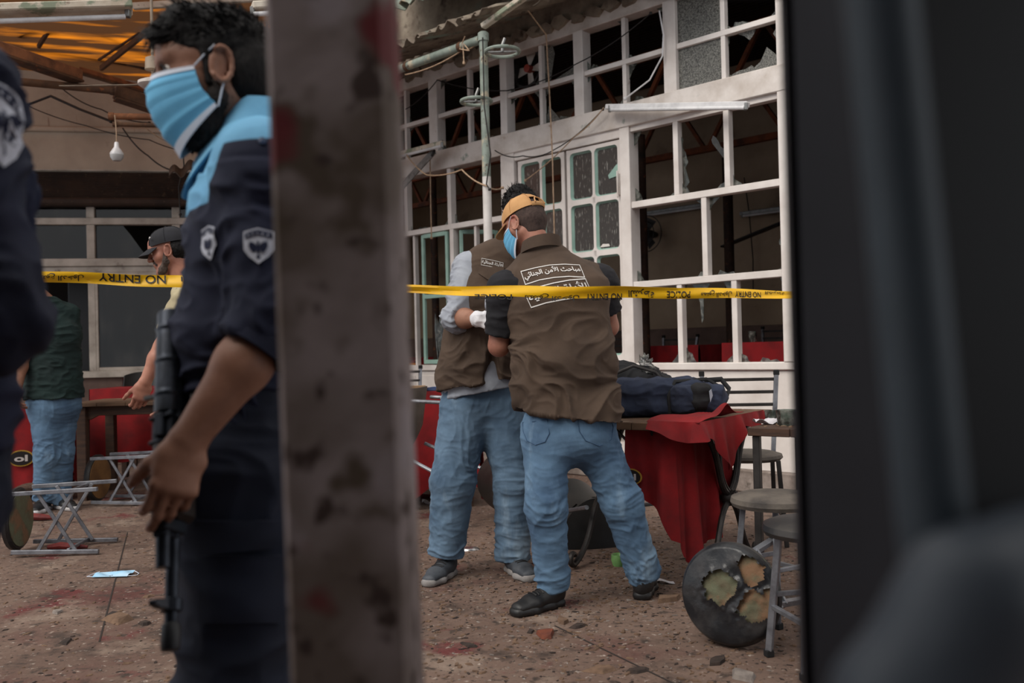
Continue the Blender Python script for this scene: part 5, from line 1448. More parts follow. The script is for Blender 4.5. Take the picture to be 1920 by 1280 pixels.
def tape_text(s, x0, x1, v0=.15, v1=.85, bold=.015):
    V, F, _ = text_mesh(s, bold)
    bm = bmesh.new(); vv = [bm.verts.new((x, y, 0)) for x, y in V]
    for f in F:
        try: bm.faces.new([vv[i] for i in f])
        except ValueError: pass
    bmesh.ops.triangulate(bm, faces=bm.faces)
    for v in bm.verts: v.co = tpt(x0 + (x1 - x0) * (1 - v.co.x), v0 + (v1 - v0) * v.co.y, .004)
    me = bpy.data.meshes.new('tape_lettering'); bm.to_mesh(me); bm.free(); link_mesh('tape_lettering', me, M_INK, tape)
tape_text(AR_NOENT, 62, 158); tape_text('NO ENTRY', 186, 312, .02, .72); tape_text(AR_POLICE, 340, 400, 0, .5)
tape_text(AR_NOENT, 984, 1086, .62, 1.25); tape_text('NO ENTRY', 1098, 1166, .62, 1.2); tape_text(AR_POLICE, 1178, 1226, .18, .95); tape_text('POLICE', 1250, 1294, .3, .95)
tape_text(AR_NOENT, 1314, 1372, .2, .95); tape_text('NO ENTRY', 1378, 1426, .25, .9); tape_text(AR_POLICE, 1434, 1470, .0, .5); tape_text('POLICE', 890, 960, .8, 1.3)

# ------------------------------------------------------------------ furniture makers
M_STEEL = mat('square_tube', (142, 144, 150), (104, 104, 110), scale=14, rough=0.38, metal=0.6, bump=0.08)
M_STEELD = mat('tube_dark', (58, 54, 52), (40, 37, 36), scale=14, rough=0.5, metal=0.4)
M_VINYL = mat('vinyl_black', (38, 37, 38), (70, 66, 62), scale=6, rough=0.42, bump=0.1, bscale=60, lo=0.45, hi=0.75)
M_VINYLD = mat('vinyl_dusty', (98, 90, 82), (58, 53, 50), scale=6, rough=0.8, bump=0.15, bscale=60)
M_RED = mat('red_cloth', (132, 7, 14), (98, 5, 10), scale=5, rough=0.85, bump=0.12, bscale=300)
M_WOOD = mat('worn_wood', (104, 78, 58), (72, 52, 38), scale=5, rough=0.75, bump=0.2, bscale=30, stretch=(1, 8, 8), stains=[((140, 122, 104), 6, 0.6, 0.74)])
M_WOODD = mat('dark_wood', (72, 48, 34), (48, 32, 24), scale=5, rough=0.7, bump=0.2, bscale=30, stretch=(1, 8, 8), stains=[((108, 88, 70), 8, 0.64, 0.74)])
M_IRON = mat('wrought_iron', (40, 38, 38), (58, 54, 52), scale=16, rough=0.45, metal=0.5, bump=0.1)
M_FOAM = mat('foam_green', (104, 108, 86), (96, 82, 64), scale=9, rough=0.95, bump=0.4, bscale=40, stains=[((128, 98, 74), 7, 0.5, 0.6)])
M_RUB = mat('rubber_foot', (22, 21, 22), rough=0.8)
def stool(label, loc, rotz=0, seat=None, h=.47, group=None, cat='stool', r=.17):
    t = thing('stool', label, cat, loc, rotz, group)
    MB().lathe([(.02, h - .045), (r - .008, h - .045), (r, h - .03), (r - .004, h - .012), (r * .8, h), (r * .3, h + .004), (.002, h + .005)], 32).obj('seat', seat or M_VINYL, t, smooth=True)
    for i in range(4):
        a = math.pi / 4 + i * math.pi / 2; c, s_ = math.cos(a), math.sin(a)
        lg = MB().bar((c * .12, s_ * .12, h - .04), (c * .165, s_ * .165, .02), .022, .022, up=(c, s_, 0)).obj('leg', M_STEEL, t, bevel=.002)
        MB().box((c * .166, s_ * .166, .012), (.028, .028, .024)).obj('rubber_foot', M_RUB, lg, bevel=.003)
    for i in range(4):
        a = math.pi / 4 + i * math.pi / 2; b = a + math.pi / 2; z = .17 if i % 2 else .21; f = .150
        MB().bar((math.cos(a) * f, math.sin(a) * f, z), (math.cos(b) * f, math.sin(b) * f, z), .016, .016).obj('stretcher', M_STEEL, t, bevel=.002)
    return t
def ladder_chair(label, loc, rotz, group=None, seat=None, tall=.88):
    """metal chair: round padded seat, three-slat back; back towards +y"""
    t = thing('metal_chair', label, 'chair', loc, rotz, group)
    MB().lathe([(.02, .43), (.18, .43), (.195, .445), (.19, .46), (.15, .472), (.002, .476)], 28).obj('seat', seat or M_VINYLD, t, smooth=True)
    for s_ in (-1, 1):
        MB().bar((s_ * .15, -.14, .44), (s_ * .175, -.19, .0), .022, .022).obj('leg', M_STEELD, t, bevel=.002)
        MB().bar((s_ * .16, .15, .44), (s_ * .175, .20, .0), .022, .022).obj('leg', M_STEELD, t, bevel=.002)
        p = MB().bar((s_ * .165, .16, .40), (s_ * .205, .23, tall), .024, .024, up=(0, 1, 0)).obj('back_post', M_STEEL, t, bevel=.002)
        MB().box((s_ * .2055, .231, tall + .006), (.03, .03, .03)).obj('end_cap', M_RUB, p, bevel=.003)
    for z in (.85, .78, .71):
        f = (z - .40) / (tall - .40); x = .165 + .04 * f
        MB().bar((-x, .16 + .07 * f, z - (.88 - tall)), (x, .16 + .07 * f, z - (.88 - tall)), .018, .018).obj('back_slat', M_STEELD, t, bevel=.003)
    for s_ in (-1, 1): MB().bar((s_ * .17, -.16, .15), (s_ * .17, .18, .15), .016, .016).obj('stretcher', M_STEELD, t, bevel=.002)
    return t
def cloth_drape(path, hang, nrm_amp, name, label, cat, m, z, n=90, nv=16, group=None, top=None, inset=.0):
    """cloth hanging from a table edge path [(x,y)], hang(s)->length; waves push outwards"""
    L = [0]
    for a, b in zip(path[:-1], path[1:]): L.append(L[-1] + math.hypot(b[0] - a[0], b[1] - a[1]))
    def pt(u):
        d = u * L[-1]
        for i in range(len(path) - 1):
            if d <= L[i + 1] or i == len(path) - 2:
                t = (d - L[i]) / (L[i + 1] - L[i]); a, b = path[i], path[i + 1]
                x, y = a[0] + (b[0] - a[0]) * t, a[1] + (b[1] - a[1]) * t
                tx, ty = (b[0] - a[0]), (b[1] - a[1]); q = math.hypot(tx, ty); return x, y, ty / q, -tx / q
    def fn(u, v):
        x, y, ox, oy = pt(u); h = hang(u); w = nrm_amp * v ** .8 * (math.sin(u * 31) * .6 + math.sin(u * 57 + 1) * .4)
        bul = .012 + .02 * v + w
        return Vector((x + ox * bul, y + oy * bul, z + .006 - h * v + .004 * (1 - v)))
    mb = MB(); mb.grid(fn, n, nv)
    return mb, pt
def red_table(label, cl_label, c, sx, sy, rot, z=.74, drop=.5, group=None, legs=M_WOODD, floor=0.0):
    """square table fully under a red cloth"""
    t = thing('dining_table', label, 'table', (c[0], c[1], floor), rot, group)
    zl = z - floor
    MB().box((0, 0, zl - .02), (sx, sy, .03)).obj('tabletop', M_WOODD, t, bevel=.003)
    for i in (-1, 1):
        for j in (-1, 1): MB().box((i * (sx / 2 - .06), j * (sy / 2 - .06), (zl - .035) / 2), (.05, .05, zl - .035)).obj('leg', legs, t, bevel=.003)
    k = thing('tablecloth', cl_label, 'tablecloth', (c[0], c[1], z), rot, group and 'red tablecloths')
    mb = MB(); a, b = sx / 2 + .008, sy / 2 + .008
    per = [(-a, -b), (a, -b), (a, b), (-a, b)]
    mb.add([(x, y, .002) for x, y in per], [(0, 1, 2, 3)])
    n = 28
    for e in range(4):
        p, q = Vector(per[e] + (0,)), Vector(per[(e + 1) % 4] + (0,)); o = Vector(((q - p).y, -(q - p).x, 0)).normalized()
        mb.grid(lambda u, v, p=p, q=q, o=o, e=e: p.lerp(q, u) + o * ((.010 + .03 * v * (math.sin(u * 19 + e * 2) * .5 + .5)) * 1) + Vector((0, 0, .002 - drop * v * (1 + .12 * math.sin(u * 3.14 * 2 + e)))), n, 8)
    mb.obj('cloth', M_RED, k, smooth=True)
    return t

# ------------------------------------------------------------------ iron-legged table with red cloth and bags
e1 = Vector((.814, -.581, 0)); e2 = Vector((.581, .814, 0)); C1 = Vector((.715, 4.375, 0)); TZ = .72
T1 = thing('iron_leg_table', 'wooden table on scrolled wrought iron legs carrying the backpack', 'table', C1, math.atan2(e1.y, e1.x))
for i in range(5):
    w = .76 / 5; x0 = -.38 + i * w
    MB().span(x0 + .0015, x0 + w - .0015, -.46, .46, TZ - .034, TZ).obj('plank', M_WOOD, T1, bevel=.003)
def spiral(c, r0, r1, a0, a1, n=14):
    return [Vector((0, c[0] + (r0 + (r1 - r0) * i / n) * math.cos(a0 + (a1 - a0) * i / n), c[1] + (r0 + (r1 - r0) * i / n) * math.sin(a0 + (a1 - a0) * i / n))) for i in range(n + 1)]
def bez(p, q, r, s_, n=12):
    return [Vector(p) * (1 - t) ** 3 + Vector(q) * 3 * t * (1 - t) ** 2 + Vector(r) * 3 * t * t * (1 - t) + Vector(s_) * t ** 3 for t in [i / n for i in range(n + 1)]]
for sx in (-.33, .33):
    lf_ = None
    for s_ in (-1, 1):
        up = bez((sx, 0, .36), (sx, s_ * .16, .40), (sx, s_ * .06, .58), (sx, s_ * .30, TZ - .035))
        lo_ = bez((sx, 0, .33), (sx, s_ * .15, .30), (sx, s_ * .10, .10), (sx, s_ * .30, .022))
        sc = spiral((s_ * .31, .055), .034, .012, -math.pi / 2, -math.pi / 2 + s_ * 4.4); sc = [Vector((sx, p.y, p.z)) for p in sc]
        su = spiral((s_ * .085, .60), .034, .014, math.pi / 2 if s_ > 0 else math.pi / 2, math.pi / 2 + s_ * 4.2); su = [Vector((sx, p.y, p.z)) for p in su]
        MB().tube(lo_ + sc, .0145, 8).obj('leg', M_IRON, T1, smooth=True)
        MB().tube(up, .0145, 8).obj('scroll_arm', M_IRON, T1, smooth=True)
        MB().tube(su, .0115, 8).obj('scroll', M_IRON, T1, smooth=True)
        MB().tube(bez((sx, 0, .37), (sx, s_ * .10, .42), (sx, s_ * .12, .55), (sx, s_ * .085, .634)), .012, 8).obj('scroll_arm', M_IRON, T1, smooth=True)
    ro = MB().lathe([(.008, -.03), (.034, -.024), (.04, 0), (.034, .024), (.008, .03)], 14, Matrix.Translation((sx, 0, .345)) @ Matrix.Rotation(math.pi / 2, 4, 'Y')).obj('rosette', M_IRON, T1, smooth=True)
    for k in range(8):
        a = k * math.pi / 4; MB().lathe([(.002, 0), (.010, .003), (.010, .010), (.002, .014)], 8, Matrix.Translation((sx + (.022 if sx > 0 else -.036), .026 * math.cos(a), .345 + .026 * math.sin(a))) @ Matrix.Rotation(math.pi / 2, 4, 'Y')).obj('petal', M_IRON, ro, smooth=True)
MB().bar((-.33, 0, .345), (.33, 0, .345), .022, .022).obj('stretcher', M_STEELD, T1, bevel=.003)
for s_ in (-1, 1): MB().bar((s_ * .30, 0, TZ - .035), (-s_ * .05, 0, .35), .012, .012).obj('brace', M_IRON, T1, bevel=.002)
# red cloth dragged over the near corner
pn = lambda a, b: C1 + e1 * a + e2 * b
path = [pn(.02, -.40), pn(.22, -.36), pn(.27, -.05), pn(.27, .16)]
def hangf(u):
    pts = [(0, .22), (.10, .30), (.22, .38), (.32, .56), (.40, .60), (.50, .54), (.62, .52), (.74, .50), (.88, .34), (1, .20)]
    for a, b in zip(pts[:-1], pts[1:]):
        if u <= b[0]: t = (u - a[0]) / (b[0] - a[0]); return a[1] + (b[1] - a[1]) * t
    return .06
rc = thing('tablecloth', 'crumpled red cloth dragged over the corner of the iron-legged table', 'tablecloth', pn(.38, -.46) + Vector((0, 0, TZ)))
mb, _p = cloth_drape([(p.x, p.y) for p in path], hangf, .035, '', '', '', None, TZ, n=110, nv=20)
mb.v = [p - Vector((0, 0, .036)) for p in mb.v]
mb.obj('hanging_folds', M_RED, rc, world=True, smooth=True, thick=.002)
lip = lambda u: .03 + .15 * math.exp(-((u - .50) / .16) ** 2) + .05 * math.sin(u * 9) ** 2
mb, _p = cloth_drape([(p.x, p.y) for p in (pn(.17, -.465), pn(.385, -.465), pn(.385, .28))], lip, .022, '', '', '', None, TZ, n=90, nv=12)
mb.obj('corner_fold', M_RED, rc, world=True, smooth=True, thick=.002)
def topc(u, v):
    a = .16 + .24 * u; b = -.475 + .50 * v * (.35 + .65 * u)
    return pn(a, b) + Vector((0, 0, TZ + .006 + .022 * float(ridge(np.array([[a * 9, b * 9, 1.3]]))[0]) * min(1, v * 4) + (.045 * math.exp(-((u - .95) ** 2 + (v - .6) ** 2) / .02))))
MB().grid(topc, 36, 28).obj('crumpled_top', M_RED, rc, world=True, smooth=True, thick=.002)
# black printed badge on the cloth
ink = mat('cloth_print_black', (26, 18, 18), rough=0.85); yel = mat('cloth_print_gold', (168, 128, 44), rough=0.85); wht = mat('cloth_print_white', (190, 180, 176), rough=0.85)
def cloth_badge(root, c, du, dv, s, letters):
    n = Vector(du).cross(Vector(dv)).normalized(); n = -n if n.dot(CAM - Vector(c)) < 0 else n
    M = Matrix((Vector(du), -n, Vector(dv))).transposed().to_4x4(); M.translation = Vector(c) + n * .012
    el = lambda r: [(r * 1.5 * math.cos(k * .2618), r * math.sin(k * .2618)) for k in range(24)]
    MB().prism(el(s), .002, M).obj('badge_rim', yel, root, world=True); MB().prism(el(s * .86), .002, M @ Matrix.Translation((0, -.002, 0))).obj('badge_field', ink, root, world=True)
    V, F, asp = text_mesh(letters, .03)
    mb = MB(); mb.add([M @ Vector(((x - .5) * s * 1.5, -.004, (y - .5) * s * .8)) for x, y in V], F); mb.obj('badge_letters', wht, root, world=True)
cp = pn(.06, -.40) + Vector((0, 0, TZ - .24)) - e2 * .03
cloth_badge(rc, cp, e1, Vector((0, 0, 1)), .036, 'ol')

# navy backpack
M_BPN = mat('backpack_navy', (40, 48, 68), (28, 34, 50), scale=9, rough=0.85, bump=0.2, bscale=350)
M_BPB = mat('bag_black', (25, 25, 28), (17, 17, 19), scale=9, rough=0.8, bump=0.2, bscale=300)
bq = at(1238, 780, 4.28); BPZ = TZ + .002
bp_ = thing('backpack', 'navy backpack lying on the iron-legged table', 'backpack', (bq.x, bq.y, TZ))
def bpm(px, py, Y): return at(px, py, Y)
x0, x1 = at(1152, 700, 4.3).x, at(1336, 700, 4.3).x
def rbox(S, cx, cy, z0, z1, wx, wy, k, tilt=0.0):
    zc, hz = (z0 + z1) / 2, (z1 - z0) / 2; r = hz * .55
    for sy in (-1, 1):
        for sz in (-1, 1):
            S.cone((cx - wx + r, cy + sy * (wy - r), zc + sz * (hz - r)), (cx + wx - r, cy + sy * (wy - r), zc + sz * (hz - r) + tilt), r, None, k)
    S.cone((cx - wx + hz * .6, cy, zc), (cx + wx - hz * .6, cy, zc + tilt / 2), (wy * .9, hz * .97), (wy * .9, hz * .97), k, (0, 1, 0))
S = SDF((x0 - .05, 4.05, TZ + .001), (x1 + .05, 4.62, TZ + .3), .005)
rbox(S, (x0 + x1) / 2 - .03, 4.33, TZ + .004, TZ + .175, (x1 - x0) / 2 - .02, .16, .03)
S.obj('main_body', M_BPN, bp_, fold=fold_fn((14, 14, 14), .010, .004, 2.0))
S = SDF((x0 - .05, 4.0, TZ + .001), (x1 + .1, 4.6, TZ + .3), .005)
rbox(S, x1 - .10, 4.22, TZ + .02, TZ + .15, .125, .09, .02); S.obj('front_pocket', M_BPN, bp_, fold=fold_fn((20, 20, 20), .006, .003, 4.0))
S = SDF((x0 - .05, 4.0, TZ + .001), (x1 + .1, 4.6, TZ + .3), .005)
rbox(S, x1 - .09, 4.195, TZ + .03, TZ + .155, .05, .075, .02); S.obj('black_panel', M_BPB, bp_, fold=fold_fn((20, 20, 20), .004, .002, 5.0))
MB().tube([Vector((x1 - .23, 4.17, TZ + .02)), Vector((x1 - .235, 4.155, TZ + .10)), Vector((x1 - .20, 4.18, TZ + .165)), Vector((x1 - .05, 4.2, TZ + .172)), Vector((x1 + .02, 4.2, TZ + .13))], .009, 8, flat=.6).obj('zip_band', M_BPB, bp_, world=True, smooth=True)
MB().tube([Vector((x1 - .05, 4.3, TZ + .16)), Vector((x1 + .04, 4.3, TZ + .165)), Vector((x1 + .07, 4.27, TZ + .12)), Vector((x1 + .05, 4.24, TZ + .08))], .013, 8, flat=.4).obj('carry_handle', M_BPB, bp_, world=True, smooth=True)
MB().tube([at(1228, 786, 4.15), at(1222, 800, 4.0), at(1222, 812, 3.96)], .016, 8, flat=.4).obj('strap', M_BPB, bp_, world=True, smooth=True)
MB().prism([(0, 0), (.012, .03), (.006, .06), (-.004, .05)], .003, Matrix.Translation((x1 - .055, 4.11, TZ + .07))).obj('logo_patch', mat('logo_grey', (150, 154, 164), rough=0.6), bp_, world=True)
# black bag behind it with a clear plastic bag on top
bb = at(1200, 700, 4.62); bag = thing('black_bag', 'slumped black bag behind the navy backpack', 'bag', (bb.x, bb.y, TZ))
S = SDF((bb.x - .26, bb.y - .2, TZ + .001), (bb.x + .26, bb.y + .2, TZ + .4), .006)
S.cone((bb.x - .10, bb.y, TZ + .10), (bb.x + .09, bb.y - .0, TZ + .09), (.12, .13), (.11, .10), .05, (0, 1, 0)); S.cone((bb.x - .09, bb.y, TZ + .18), (bb.x + .03, bb.y, TZ + .18), .075, .06, .05); S.cut((0, 0, TZ + .004), (0, 0, -1))
bo = S.obj('bag_body', M_BPB, bag, fold=fold_fn((12, 12, 16), .022, .008, 7.0, 1.5))
MB().tube([(bb.x - .13, bb.y - .10, TZ + .2), (bb.x - .05, bb.y - .13, TZ + .235), (bb.x + .06, bb.y - .12, TZ + .20), (bb.x + .13, bb.y - .1, TZ + .12)], .008, 8, flat=.5).obj('zip', M_STEELD, bag, world=True, smooth=True)
pb_ = at(1215, 690, 4.58); pbg = thing('plastic_bag', 'crumpled clear plastic bag on top of the black bag', 'bag', pb_)
S = SDF(np.array(pb_) - .12, np.array(pb_) + .12, .005); S.cone(pb_ + Vector((0, 0, .0)), pb_ + Vector((-.01, 0, .045)), .042, .018, .02)
S.obj('film', glass_mat('clear_film', (225, 228, 232), .28, .08, (30, .45, .7)), pbg, fold=fold_fn((40, 40, 40), .022, .01, 1.0))
MB().tube([pb_ + Vector((-.012, 0, .05)), pb_ + Vector((-.02, -.004, .078))], [.012, .004], 6).obj('twisted_neck', MATS['clear_film'], pbg, world=True, smooth=True)

# second table, right
C2 = Vector((.975, 3.80, 0)) + e1 * .36 + e2 * .30
T2 = thing('square_leg_table', 'small brown table with square legs at the right, littered with rubble', 'table', C2, math.atan2(e1.y, e1.x))
for i in range(4): MB().span(-.36 + i * .18 + .001, -.36 + i * .18 + .179, -.30, .30, .665, .70).obj('plank', M_WOODD, T2, bevel=.003)
for i in (-1, 1):
    for k in (-1, 1): MB().box((i * .33, k * .27, .3325), (.03, .03, .665)).obj('leg', M_STEELD, T2, bevel=.003)
def glassware(name, label, loc, r, h):
    t = thing(name, label, 'glass', loc)
    MB().lathe([(r * .85, 0), (r, h), (r * .93, h), (r * .8, .012), (.002, .012)], 20, cap=False).obj('wall', M_SHARD, t, smooth=True); MB().lathe([(r * .85, 0), (r * .82, .012)], 20).obj('base', M_SHARD, t, smooth=True)
    return t
g_ = on_plane(1488, 782, Vector((0, 0, .70)), Vector((0, 0, 1))); 
glassware('glass_bowl', 'clear glass bowl on the littered table beside the gate post', (1.16, 3.86, .701), .045, .065)
glassware('drinking_glass', 'small upturned clear glass among rubble on the right table', (1.13, 3.98, .701), .03, .055)
random.seed(12)
ppr = mat('paper_white', (204, 200, 204), (176, 172, 176), scale=12, rough=0.9)
tn = thing('paper_napkin', 'white torn napkin on the rubble-strewn right table', 'napkin', (1.09, 3.93, .701)); MB().grid(lambda u, v: Vector((-.05 + .1 * u, -.03 + .06 * v, .012 + .012 * math.sin(u * 7 + v * 3))), 8, 6).obj('sheet', ppr, tn, smooth=True, thick=.001)
M_RUBBLE = mat('rubble', (126, 104, 82), (92, 72, 56), scale=20, rough=0.95, stains=[((150, 60, 50), 12, 0.6, 0.66)])
def chip(r, size, flat=.35):
    n = r.randint(4, 6); a0 = r.random() * 6; ps = [(size * r.uniform(.6, 1.2) * math.cos(a0 + k * 6.283 / n), size * r.uniform(.5, 1.1) * math.sin(a0 + k * 6.283 / n)) for k in range(n)]
    h = size * flat * r.uniform(.6, 1.3); q = r.uniform(.6, .9)
    vs = [(x, y, 0) for x, y in ps] + [(x * q, y * q, h * r.uniform(.7, 1.2)) for x, y in ps]
    return vs, [list(range(n))[::-1], list(range(n, 2 * n))] + [(k, (k + 1) % n, (k + 1) % n + n, k + n) for k in range(n)]
rng = random.Random(5); mbt = MB()
for _ in range(90):
    v, f = chip(rng, rng.uniform(.004, .016)); mbt.add(v, f, Matrix.Translation(C2 + e1 * rng.uniform(-.34, .2) + e2 * rng.uniform(-.28, .28) + Vector((0, 0, .7005))))
o = mbt.obj('table_rubble', M_RUBBLE); tag(o, 'brown crumbs of rubble littering the right table top', 'rubble', kind='stuff')

# chair by the wall, stools
c_ = at(1380, 860, 4.85); ladder_chair('metal ladder-back chair with grey padded seat against the white wall', (1.24, 4.88, 0), math.radians(-8), seat=M_VINYLD)
stool('round black padded stool, the farther of two beside the right table', (1.0, 3.50, 0), .5, seat=M_VINYLD)
stool('round black padded stool, the nearer of two at the gate post', (.975, 2.96, 0), .2, seat=M_VINYL)
# fallen stool with torn seat
fs_ = stool('fallen round stool with torn black seat showing green foam', (0, 0, 0), 0, seat=None, h=.34, r=.18)
nrm = Vector((-.56, -.80, .10)).normalized()
zc = at(1365, 1105, 3.15)
m_ = Matrix.Translation(Vector((zc.x, zc.y, .182))) @ nrm.to_track_quat('Z', 'Y').to_matrix().to_4x4() @ Matrix.Rotation(.55, 4, 'Z') @ Matrix.Translation((0, 0, -.34))
fs_.matrix_basis = m_
# its seat cover is split: foam disc below, cover disc with torn holes above
rN = lambda x, y, q: float(vnoise(np.array([[x * q + 5.3, y * q + 2.1, 1.7]]))[0])
def tear(x, y):
    d = min(((x + .01) / .070) ** 2 + ((y - .035) / .055) ** 2, ((x - .085) / .085) ** 2 + ((y + .075) / .048) ** 2, ((x - .125) / .035) ** 2 + ((y - .035) / .05) ** 2)
    return d - 1 + 1.3 * (rN(x, y, 38) - .5) + .7 * (rN(x, y, 80) - .5)
def disc(f, nr=34, na=96):
    return MB().grid(lambda u, v: Vector((.178 * v * math.cos(u * 6.283), .178 * v * math.sin(u * 6.283), f(.178 * v * math.cos(u * 6.283), .178 * v * math.sin(u * 6.283), v))), na, nr, wrap=True)
dome = lambda v: .342 + .016 * (1 - v ** 4) - .02 * max(0, v - .93) / .07
disc(lambda x, y, v: dome(v) - .007 + .008 * (rN(x, y, 45) - .5)).obj('foam', M_FOAM, fs_, smooth=True)
mbc = disc(lambda x, y, v: dome(v) + .004 + .010 * (rN(x, y, 22) - .5) + (.006 * max(0, 1 - abs(tear(x, y)) / .6) if v < .97 else 0))
mbc.f = [f for f in mbc.f if (lambda c: tear(c.x, c.y) > 0)(sum((mbc.v[i] for i in f), Vector()) / 4)]
mbc.obj('torn_cover', mat('vinyl_gloss', (30, 31, 34), (62, 60, 60), scale=9, rough=0.28, bump=0.15, bscale=50, lo=0.5, hi=0.72), fs_, smooth=True)

# overturned moulded chairs between the men
def shell_chair(label, M, tube=True, m=None, w=.42, h=.46, curve=.16):
    t = thing('moulded_chair', label, 'chair', (0, 0, 0)); t.matrix_basis = M
    m = m or mat('shell_black', (26, 25, 25), (40, 38, 36), scale=5, rough=0.5, bump=0.1)
    def back(u, v): a = (u - .5) * 1.7; return Vector((w / 2 * math.sin(a) / math.sin(.85), -curve * (1 - math.cos(a)) / .34 + .06 * v * v, .02 + h * v - .03 * (abs(u - .5) * 2) ** 4 * v))
    def seat(u, v): a = (u - .5) * 1.7; return Vector((w / 2 * math.sin(a) / math.sin(.85), -(.0 + .40 * v) - curve * (1 - math.cos(a)) / .34 * (1 - v), .02 - .05 * math.sin(v * 2.6) * (1 - (abs(u - .5) * 2) ** 2)))
    mb = MB().grid(back, 22, 18); keep = []
    for f in mb.f:
        c = sum((mb.v[i] for i in f), Vector()) / 4
        if .06 < c.z < .085 and any(abs(c.x - k) < .018 for k in (-.11, 0, .11)): continue
        keep.append(f)
    mb.f = keep
    mb.obj('backrest', m, t, smooth=True, thick=.012)
    MB().grid(seat, 22, 14).obj('seat', m, t, smooth=True, thick=.012)
    for i in (-1, 1):
        for y0, y1 in ((-.05, .02), (-.34, -.40)): MB().tube([(i * .17, y0, -.02), (i * .20, y1, -.42)], .011, 8).obj('leg', M_STEEL if tube else M_STEELD, t, smooth=True)
    return t
shell_chair('overturned black moulded chair with round holes behind the tan-capped man', Matrix.Translation((.43, 4.78, .255)) @ Matrix.Rotation(math.radians(14), 4, 'Z') @ Matrix.Rotation(math.radians(-92), 4, 'X') @ Matrix.Rotation(math.radians(180), 4, 'Z') @ Matrix.Translation((0, .0, 0)), w=.40)
shell_chair('black chair tipped on its side between the legs of the gloved man', Matrix.Translation((-.10, 5.25, .225)) @ Matrix.Rotation(math.radians(100), 4, 'Z') @ Matrix.Rotation(math.radians(90), 4, 'Y'), m=mat('shell_dark', (30, 28, 26), (46, 42, 39), scale=5, rough=0.5))
shell_chair('tipped grey-brown chair shell beside the red-draped table at the rusty post', Matrix.Translation((-.66, 5.45, .44)) @ Matrix.Rotation(math.radians(60), 4, 'Z') @ Matrix.Rotation(math.radians(-80), 4, 'X'), m=mat('shell_brown', (92, 82, 74), (66, 58, 52), scale=6, rough=0.7), w=.36, h=.40)

# table with red cloth behind the gloved man
red_table('table hidden under red cloth behind the gloved man', 'red tablecloth with books on it, behind the gloved man', (-.64, 6.42), .72, .74, .10, z=.78, drop=.66)
ladder_chair('metal chair behind the table with books', (-.86, 7.05, 0), math.radians(20), tall=.92)
def book(label, c, sx, sy, t_, rot, m):
    b_ = thing('book', label, 'book', c, rot); MB().box((0, 0, t_ / 2), (sx - .006, sy - .006, t_ - .006)).obj('pages', mat('pages', (196, 176, 146), (176, 154, 124), scale=40, rough=0.9), b_)
    MB().box((0, 0, t_ - .0015), (sx, sy, .003)).obj('cover', m, b_); MB().box((0, 0, .0015), (sx, sy, .003)).obj('cover', m, b_); MB().box((0, -sy / 2 + .0015, t_ / 2), (sx, .003, t_)).obj('spine', m, b_)
book('thick tan-paged book on the red tablecloth', (-.70, 6.12, .785), .22, .15, .035, .1, mat('cover_tan', (150, 120, 90), rough=0.7)); book('blue folder on the red tablecloth behind the gloved man', (-.46, 6.20, .785), .24, .17, .02, -.2, mat('cover_blue', (52, 70, 108), rough=0.7))
tw = thing('folded_paper', 'white folded paper with red print on the red tablecloth', 'paper', (-.46, 6.42, .785)); MB().grid(lambda u, v: Vector((-.1 + .2 * u, -.06 + .12 * v, .004 + .075 * u * (1 - v * .4))), 8, 6).obj('sheet', ppr, tw, smooth=True, thick=.002); MB().grid(lambda u, v: Vector((.06 + .04 * u, -.062 + .03 * v, .072 + .012 * u)), 4, 3).obj('red_print', M_RED, tw, thick=.002)

# ------------------------------------------------------------------ left side furniture
wt = thing('wooden_table', 'heavy brown wooden table behind the rifle', 'table', (-2.80, 7.08, 0), .05)
for i in range(5): MB().span(-.52 + i * .208 + .001, -.52 + i * .208 + .207, -.33, .33, .70, .73).obj('plank', M_WOOD, wt, bevel=.003)
for y_ in (-.28, .28): MB().prism([(-.47, .70), (.47, .70), (.47, .60), (.38, .60), (.32, .63), (-.32, .63), (-.38, .60), (-.47, .60)], .025, Matrix.Translation((0, y_, 0))).obj('apron', M_WOODD, wt, bevel=.003)
for i in (-1, 1):
    for k in (-1, 1): MB().box((i * .44, k * .27, .35), (.07, .07, .70)).obj('leg', M_WOODD, wt, bevel=.004)
RTs = [('red-draped table at the far left behind the navy sleeve', 'red tablecloth with a gold badge at the far left', (-3.85, 7.0), .7, .7, .3, .70, .62), ('red-draped table just behind the heavy wooden table', 'red tablecloth just behind the heavy wooden table', (-3.05, 7.86), .95, .55, .0, .80, .55), ('red-draped table farthest back under the grimy window', 'red tablecloth farthest back under the grimy window', (-3.35, 9.05), .9, .36, .17, .86, .5)]
for l, cl, c, a, b, r, z, d in RTs: red_table(l, cl, c, a, b, r, z=z, drop=d)
kc = [o for o in COL.objects if o.name.startswith('tablecloth') and o.get('label') == RTs[0][1]][0]
cloth_badge(kc, (-3.62, 6.66, .34), Vector((.95, .3, 0)), Vector((0, 0, 1)), .06, 'ol')
ladder_chair('dark ladder-back chair between the far red tables', (-3.02, 8.44, 0), .1, tall=.98)
shell_chair('dark moulded chair behind the far red table', Matrix.Translation((-3.46, 8.66, .44)), m=MATS['shell_dark'])
shell_chair('dark moulded chair at the right end of the far red table', Matrix.Translation((-2.58, 8.66, .44)), m=MATS['shell_dark'])
